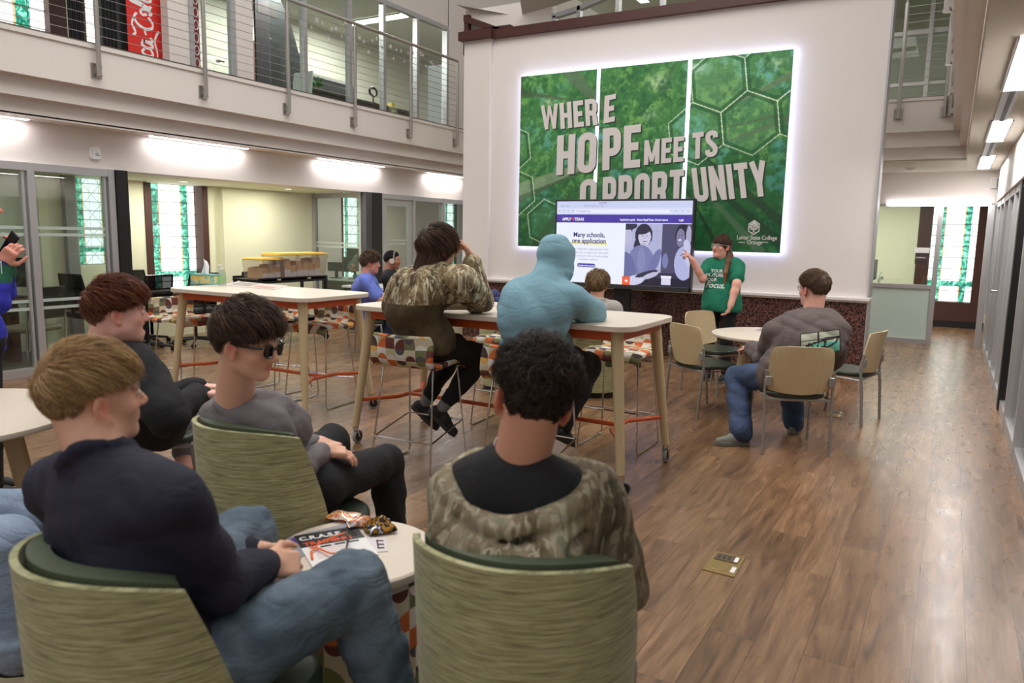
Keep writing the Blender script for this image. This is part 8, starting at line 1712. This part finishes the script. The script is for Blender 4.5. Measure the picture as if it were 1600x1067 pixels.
for k in range(5): o_ = thing('orange', 'orange in the tied plastic bag on the office desk', 'orange', tuple(bx+np.array([-.05+.05*(k % 3), .02*(k % 2), .045+.06*(k//3)])), 0, 'oranges in the bag'); g = G(); g.lathe([(.036*math.cos(a), .036*math.sin(a)) for a in np.linspace(-PI/2, PI/2, 9)], seg=14); obj('peel', g, mat('orange_peel', (196, 104, 50), .5, bump=.2, bscale=300), o_)
t = thing('tissue_box', 'white and teal tissue pack on the office desk beside the plastic bag', 'tissue box', tuple(Yp(560, 434, 9.85))); g = G(); g.box(-.09, .09, -.05, .05, 0, .05); obj('box', g, mat('teal_dark', (60, 120, 124), .5), t, bevel=.004); g = G(); g.sheet(lambda u, v: (((u-.5)*.10, .01*math.sin(u*7), .05+.06*v), (0, 0)), 8, 5, .001); obj('tissue', g, mat('tissue_white', (244, 244, 246), .8), t)
t = thing('book', 'red and white book lying on the cabinet right of the storage bins', 'book', (-7.75, 8.72, .731), .3); g = G(); g.box(-.12, .12, -.08, .08, 0, .02); obj('cover', g, mat('book_red', (150, 40, 44), .5), t); g = G(); g.box(-.118, .122, -.078, .078, .003, .017); obj('pages', g, paper, t)
# ---- conference room behind the near glass
def side_chair():
    t = thing('side_chair', '', 'chair', (0, 0, 0), 0, 'chrome side chairs in the glass room'); g = G(); g.prism(rrect(.48, .46, .05, 4), 'z', .42, .47); obj('seat', g, mat('taupe_vinyl', (122, 112, 98), .6), t, bevel=.015)
    g = G(); g.sheet(lambda u, v: (((u-.5)*.46, -.23-.05*v, .56+.34*v), (0, 0)), 6, 6, .03); obj('backrest', g, mat('dark_back', (52, 46, 42), .6), t)
    for s in (-1, 1):
        g = G(); g.tube([(s*.25, -.22, 0), (s*.25, -.25, .65)], .012, 8); obj('leg', g, chrome, t); g = G(); g.tube([(s*.25, .22, 0), (s*.25, .20, .66), (s*.25, -.10, .68)], .012, 8); obj('leg', g, chrome, t); g = G(); g.box(s*.25-.025, s*.25+.025, -.14, .16, .67, .70); obj('armrest', g, blackp, t)
    return t
sc = side_chair(); sc.location = (-8.62, 4.35, 0); sc.rotation_euler = (0, 0, PI/2+.3); sc['label'] = 'chrome legged chair with a taupe seat behind the glass wall, nearest the glass'; dup(sc, (-8.62, 3.3, 0), PI/2-.2, 'chrome legged chair behind the glass at the left edge')
t = thing('meeting_table', 'dark wooden table inside the glass room', 'table', (-9.3, 3.6, 0)); g = G(); g.box(-.33, .33, -1.2, 1.2, .68, .72); obj('tabletop', g, wood_d, t, bevel=.005)
for sy in (-1, 1): g = G(); g.box(-.2, .2, sy*.85-.05, sy*.85+.05, 0, .68); obj('leg', g, wood_d, t)
monitor('dark monitor on the table in the glass room', (-9.4, 3.9, .72), .5, .32, 1.2); monitor('second dark monitor in the glass room, before its stained window', (-9.38, 4.6, .72), .46, .34, 1.0)
# ---- upstairs behind the railing
U0 = 3.40
window(6, 'x', -11.75, 5.0, 6.45, 3.6, 6.1, st_m, jamb=.25, depth=.15); window(7, 'x', -11.75, 6.98, 7.30, 3.6, 5.6, st_m, jamb=.10, depth=.15); window(8, 'x', -11.75, 10.39, 11.08, 3.6, 5.05, st_m, jamb=.28, depth=.15)
a, b = Xp(200, 60, -9.1), Xp(256, 80, -9.1); t = thing('drinks_cooler', 'red drinks cooler with white script lettering on the upper floor', 'drinks cooler', (-9.1, (a[1]+b[1])/2, U0)); W_ = (b[1]-a[1])
g = G(); g.box(-.6, -.01, -W_/2, W_/2+.04, 0, 1.9); obj('cabinet', g, blackp, t, bevel=.01); g = G(); g.box(-.01, 0, -W_/2, W_/2, 0, 1.88); obj('front_panel', g, mat('cooler_red', (214, 44, 36), .4), t)
# script lettering climbing the panel: drawn strokes, x along the lettering, y across
strokes = [[(2.2, .9), (1.6, 1.15), (.8, .9), (.35, .2), (.6, -.45), (1.3, -.6), (2.1, -.2)], [(2.6, -.05), (2.3, .35), (2.5, .6), (2.9, .5), (3.1, .0), (2.9, -.4), (2.5, -.45), (2.3, -.1)], [(4.3, .4), (3.9, .6), (3.5, .3), (3.45, -.2), (3.8, -.5), (4.3, -.3)], [(5.3, .5), (4.9, .6), (4.55, .2), (4.6, -.3), (5.0, -.5), (5.35, .1), (5.4, .55), (5.4, -.2), (5.65, -.5), (6.0, -.3)], [(6.3, .15), (6.8, .25)], [(9.0, 1.0), (8.4, 1.25), (7.6, .95), (7.1, .2), (7.35, -.45), (8.0, -.6), (8.8, -.2)], [(9.2, .0), (9.0, .35), (9.3, .6), (9.65, .4), (9.7, -.1), (9.4, -.5), (9.1, -.3)], [(10.0, -.45), (10.4, 1.3), (10.7, 1.6), (10.6, .8), (10.15, -.2), (10.4, -.5)], [(11.6, .5), (11.2, .6), (10.9, .2), (10.95, -.3), (11.3, -.5), (11.6, .1), (11.65, .5), (11.7, -.3), (12.0, -.5)], [(1.3, -.6), (2.6, -.9), (4.2, -.95), (5.6, -.75), (6.6, -.95), (7.2, -1.2)], [(8.4, 1.25), (7.4, 1.5), (6.4, 1.2), (5.9, 1.4)]]
g = G(); sc_ = W_*.30
def cat(P, n=6):
    P = [P[0]]+P+[P[-1]]; o = []
    for i in range(1, len(P)-2):
        p0, p1, p2, p3 = [np.array(q, float) for q in P[i-1:i+3]]
        for k in range(n): u = k/n; o.append(.5*((2*p1)+(-p0+p2)*u+(2*p0-5*p1+4*p2-p3)*u*u+(-p0+3*p1-3*p2+p3)*u**3))
    o.append(np.array(P[-1], float)); return o
for st in strokes:
    pts = cat(list(st)); n = len(pts)
    for i in range(n-1):
        p, q = pts[i], pts[i+1]; dd = nrm(q-p); nn = np.array([-dd[1], dd[0]]); w0 = .07+.13*abs(dd[1]); 
        quad = [p-nn*w0-dd*.04, q-nn*w0+dd*.04, q+nn*w0+dd*.04, p+nn*w0-dd*.04]
        g.add([(.002+.0002*(i % 3), -s_[1]*sc_*.92+.02, .02+s_[0]*sc_*.60) for s_ in quad], [(0, 1, 2, 3)])
obj('lettering', g, mat('white_print', (235, 235, 235), .6), t, sm=False)
t = thing('black_curtain', 'black pleated curtain touching the red drinks cooler', 'curtain', (-9.3, 5.895, U0)); g = G(); g.sheet(lambda u, v: ((.02*math.sin(u*60), (u-.5)*.17, .0+2.0*v), (0, 0)), 80, 2, .01); obj('cloth', g, mat('black_curtain', (30, 29, 32), .8), t); g = G(); g.tube([(0, -.095, 2.02), (0, .095, 2.02)], .015, 8); obj('rod', g, steel, t)
t = thing('black_curtain', 'black pleated curtain right of the large upstairs stained window', 'curtain', (-9.3, 5.47, U0)); g = G(); g.sheet(lambda u, v: ((.02*math.sin(u*40), (u-.5)*.17, .0+2.0*v), (0, 0)), 60, 2, .01); obj('cloth', g, mat('black_curtain', (30, 29, 32), .8), t); g = G(); g.tube([(0, -.12, 2.02), (0, .12, 2.02)], .015, 8); obj('rod', g, steel, t)
t = thing('office_desk', 'brown desk in the upper office cluttered with supplies', 'desk', (-9.6, 10.6, U0)); g = G(); g.box(-.35, .35, -1.3, 1.3, .42, .46); obj('desktop', g, dark_wood_lam, t); g = G(); g.box(.30, .33, -1.28, 1.28, 0, .42); obj('modesty_panel', g, dark_wood_lam, t)
t = thing('whiteboard', 'dark board leaning on the upper office wall', 'board', (-10.9, 11.0, U0)); g = G(); g.box(-.03, .03, -1.1, 1.1, .0, 1.1); obj('board', g, mat('dark_board', (48, 48, 52), .5), t); g = G(); g.box(.03, .04, -1.12, 1.12, 1.08, 1.12); obj('rail', g, alu, t)
t = thing('wall_silhouette', 'large black stepped panel on the upper office wall', 'wall panel', (-10.4, 9.9, U0)); g = G(); g.prism([(-.75, 0), (-.2, 0), (.0, .35), (.05, .62), (.38, .8), (.30, 1.05), (.05, 1.7), (-.2, 2.1), (-.75, 2.1)], 'x', -.02, .02); obj('panel', g, mat('dark_board', (48, 48, 52), .5), t); g = G(); g.box(.02, .024, -.7, -.3, 1.75, 1.95); obj('plate', g, mat('plaque_brown', (66, 52, 50), .5), t)
t = thing('office_chair', 'white and teal chair in the upper office', 'chair', (-9.35, 9.15, U0)); g = G(); g.sheet(lambda u, v: (((u-.5)*.42, .02*math.sin(PI*u)+.05*v, .30+.40*v), (0, 0)), 8, 8, .02); obj('backrest', g, mat('white_plastic', (235, 233, 232), .4), t); g = G(); g.prism(rrect(.42, .42, .08, 4), 'z', .26, .31); obj('seat', g, mat('teal_seat', (80, 160, 150), .6), t); g = G(); g.tube([(0, 0, 0), (0, 0, .27)], .03, 8); obj('column', g, blackp, t)
def plant(label, c, h, n, m, pot=(150, 130, 110)):
    t = thing('potted_plant', label, 'plant', c); r = random.Random(n); g = G(); g.lathe([(0, 0), (.05, 0), (.065, .09), (.055, .09), (.0, .08)], seg=16); obj('pot', g, mat('pot_%d' % pot[0], pot, .6), t)
    g = G()
    for k in range(n):
        a, e = r.uniform(0, 2*PI), r.uniform(.4, 1.3); L = h*r.uniform(.6, 1); d = np.array([math.cos(a)*math.cos(e), math.sin(a)*math.cos(e), math.sin(e)]); x = nrm(np.cross(d, [0, 0, 1])); b0 = np.array([0, 0, .08]); w = .018
        g.add([b0, b0+d*L*.5+x*w, b0+d*L-Zu*L*.15, b0+d*L*.5-x*w], [(0, 1, 2, 3)])
    obj('leaves', g, m, t, sm=False)
leaf = mat('leaf_green', (60, 130, 70), .5, noise=.3)
plant('leafy potted plant on the upper office desk nearer the stained window', (-9.5, 9.65, U0+.46), .28, 26, leaf); plant('bushy green plant by the last upper office pane', (-9.2, 12.0, U0+.05), .30, 30, mat('leaf_bright', (60, 176, 110), .5, noise=.3)); plant('small potted plant in the right end of the upper office', (-9.15, 12.35, U0+.0), .16, 14, leaf, (214, 206, 160))
t = thing('water_jug', 'clear plastic bottle beside the bushy plant upstairs', 'bottle', (-9.15, 11.75, U0)); g = G(); g.lathe([(0, 0), (.07, 0), (.075, .25), (.03, .33), (.03, .38), (0, .38)], seg=16); obj('bottle', g, clr, t); g = G(); g.lathe([(0, .38), (.034, .38), (.034, .41), (0, .41)], seg=12); obj('cap', g, mat('teal_seat', (80, 160, 150), .6), t)
t = thing('desk_lamp', 'black ring shaped desk lamp in the upper office', 'lamp', (-9.3, 10.85, U0+.46)); g = G(); g.tube([(.0, .10*math.cos(a), .20+.07*math.sin(a)) for a in np.linspace(0, 2*PI, 20)[:-1]], .02, 8, closed=True); obj('ring', g, blackp, t); g = G(); g.tube([(0, 0, 0), (0, 0, .14)], .012, 8); g.lathe([(0, 0), (.06, 0), (.06, .015), (0, .015)], seg=16); obj('base', g, blackp, t)
t = thing('paper_basket', 'wire basket of yellow and white supplies on the upper office desk end', 'basket', (-9.3, 11.35, U0+.30)); g = G()
for k in range(9): z = .02+.016*k; g.tube([(.10*math.cos(a), .14*math.sin(a), z) for a in np.linspace(0, 2*PI, 14)[:-1]], .003, 4, closed=True)
obj('wire_basket', g, mat('basket_white', (214, 208, 196), .5), t); g = G(); g.box(-.05, .05, -.04, .06, .05, .24); obj('yellow_pack', g, mat('yellow_pack', (220, 196, 90), .5), t)
# snowflake stickers in a garland on the glass
r = random.Random(4); k = 0
for i in range(30):
    y = 8.95+3.3*i/30+r.uniform(-.03, .03); seg_ = (y-8.77) % .95; z = 4.92-.16*abs(math.sin(PI*(y-8.77)/.95))-(.0 if i % 3 else .16)+.03*math.sin(i)
    t = thing('snowflake_sticker', 'white snowflake sticker in the garland on the upper office glass', 'sticker', (XU+.012, y, z), 0, 'snowflake stickers on the glass'); g = G(); R0 = r.uniform(.022, .042)
    for a in range(3): q = a*PI/3+r.random(); g.obox((0, 0, 0), (0, math.cos(q), math.sin(q)), (1, 0, 0), (0, -math.sin(q), math.cos(q)), R0, .001, .006)
    g.tube([(0, R0*.5*math.cos(a), R0*.5*math.sin(a)) for a in np.linspace(0, 2*PI, 9)[:-1]], .004, 4, closed=True); obj('flake', g, mat('sticker_white', (232, 226, 226), .6), t, sm=False)
t = thing('pumpkin', 'orange pumpkin behind the railing by the upstairs glass door', 'pumpkin', (-8.72, 6.95, U0)); g = G()
g.sheet(lambda u, v: ((((.115+.010*abs(math.sin(u*PI*9)))*math.sin(PI*v))*math.cos(2*PI*u), ((.115+.010*abs(math.sin(u*PI*9)))*math.sin(PI*v))*math.sin(2*PI*u), .10-.10*math.cos(PI*v)), (0, 0)), 54, 14); obj('pumpkin_body', g, mat('pumpkin_orange', (216, 120, 40), .5), t); g = G(); g.tube([(0, 0, .19), (.01, .01, .24)], .012, 8); obj('stem', g, leaf, t)
t = thing('door_sign', 'burgundy printed banner on the upstairs glass door', 'sign', (XU+.02, 6.83, U0+.05)); g = G(); g.box(-.006, .0, -.05, .05, 0, 1.5); obj('banner', g, mat('burgundy', (110, 36, 44), .6), t); g = G()
for k in range(9): g.tube([(.004, .035*math.cos(a), .12+.16*k+.06*math.sin(a)) for a in np.linspace(0, 2*PI, 13)[:-1]], .006, 4, closed=True)
obj('banner_print', g, mat('sticker_white', (232, 226, 226), .6), t)
t = thing('door_handle_set', 'chrome lever on the upstairs glass door', 'handle', (XU+.03, 7.15, U0+.42)); g = G(); g.tube([(0, 0, 0), (.03, 0, 0), (.03, .08, 0)], .012, 8); obj('lever', g, chrome, t); g = G(); g.lathe([(0, 0), (.03, 0), (.03, .012), (0, .012)], axis='x', seg=14); obj('rose', g, chrome, t)
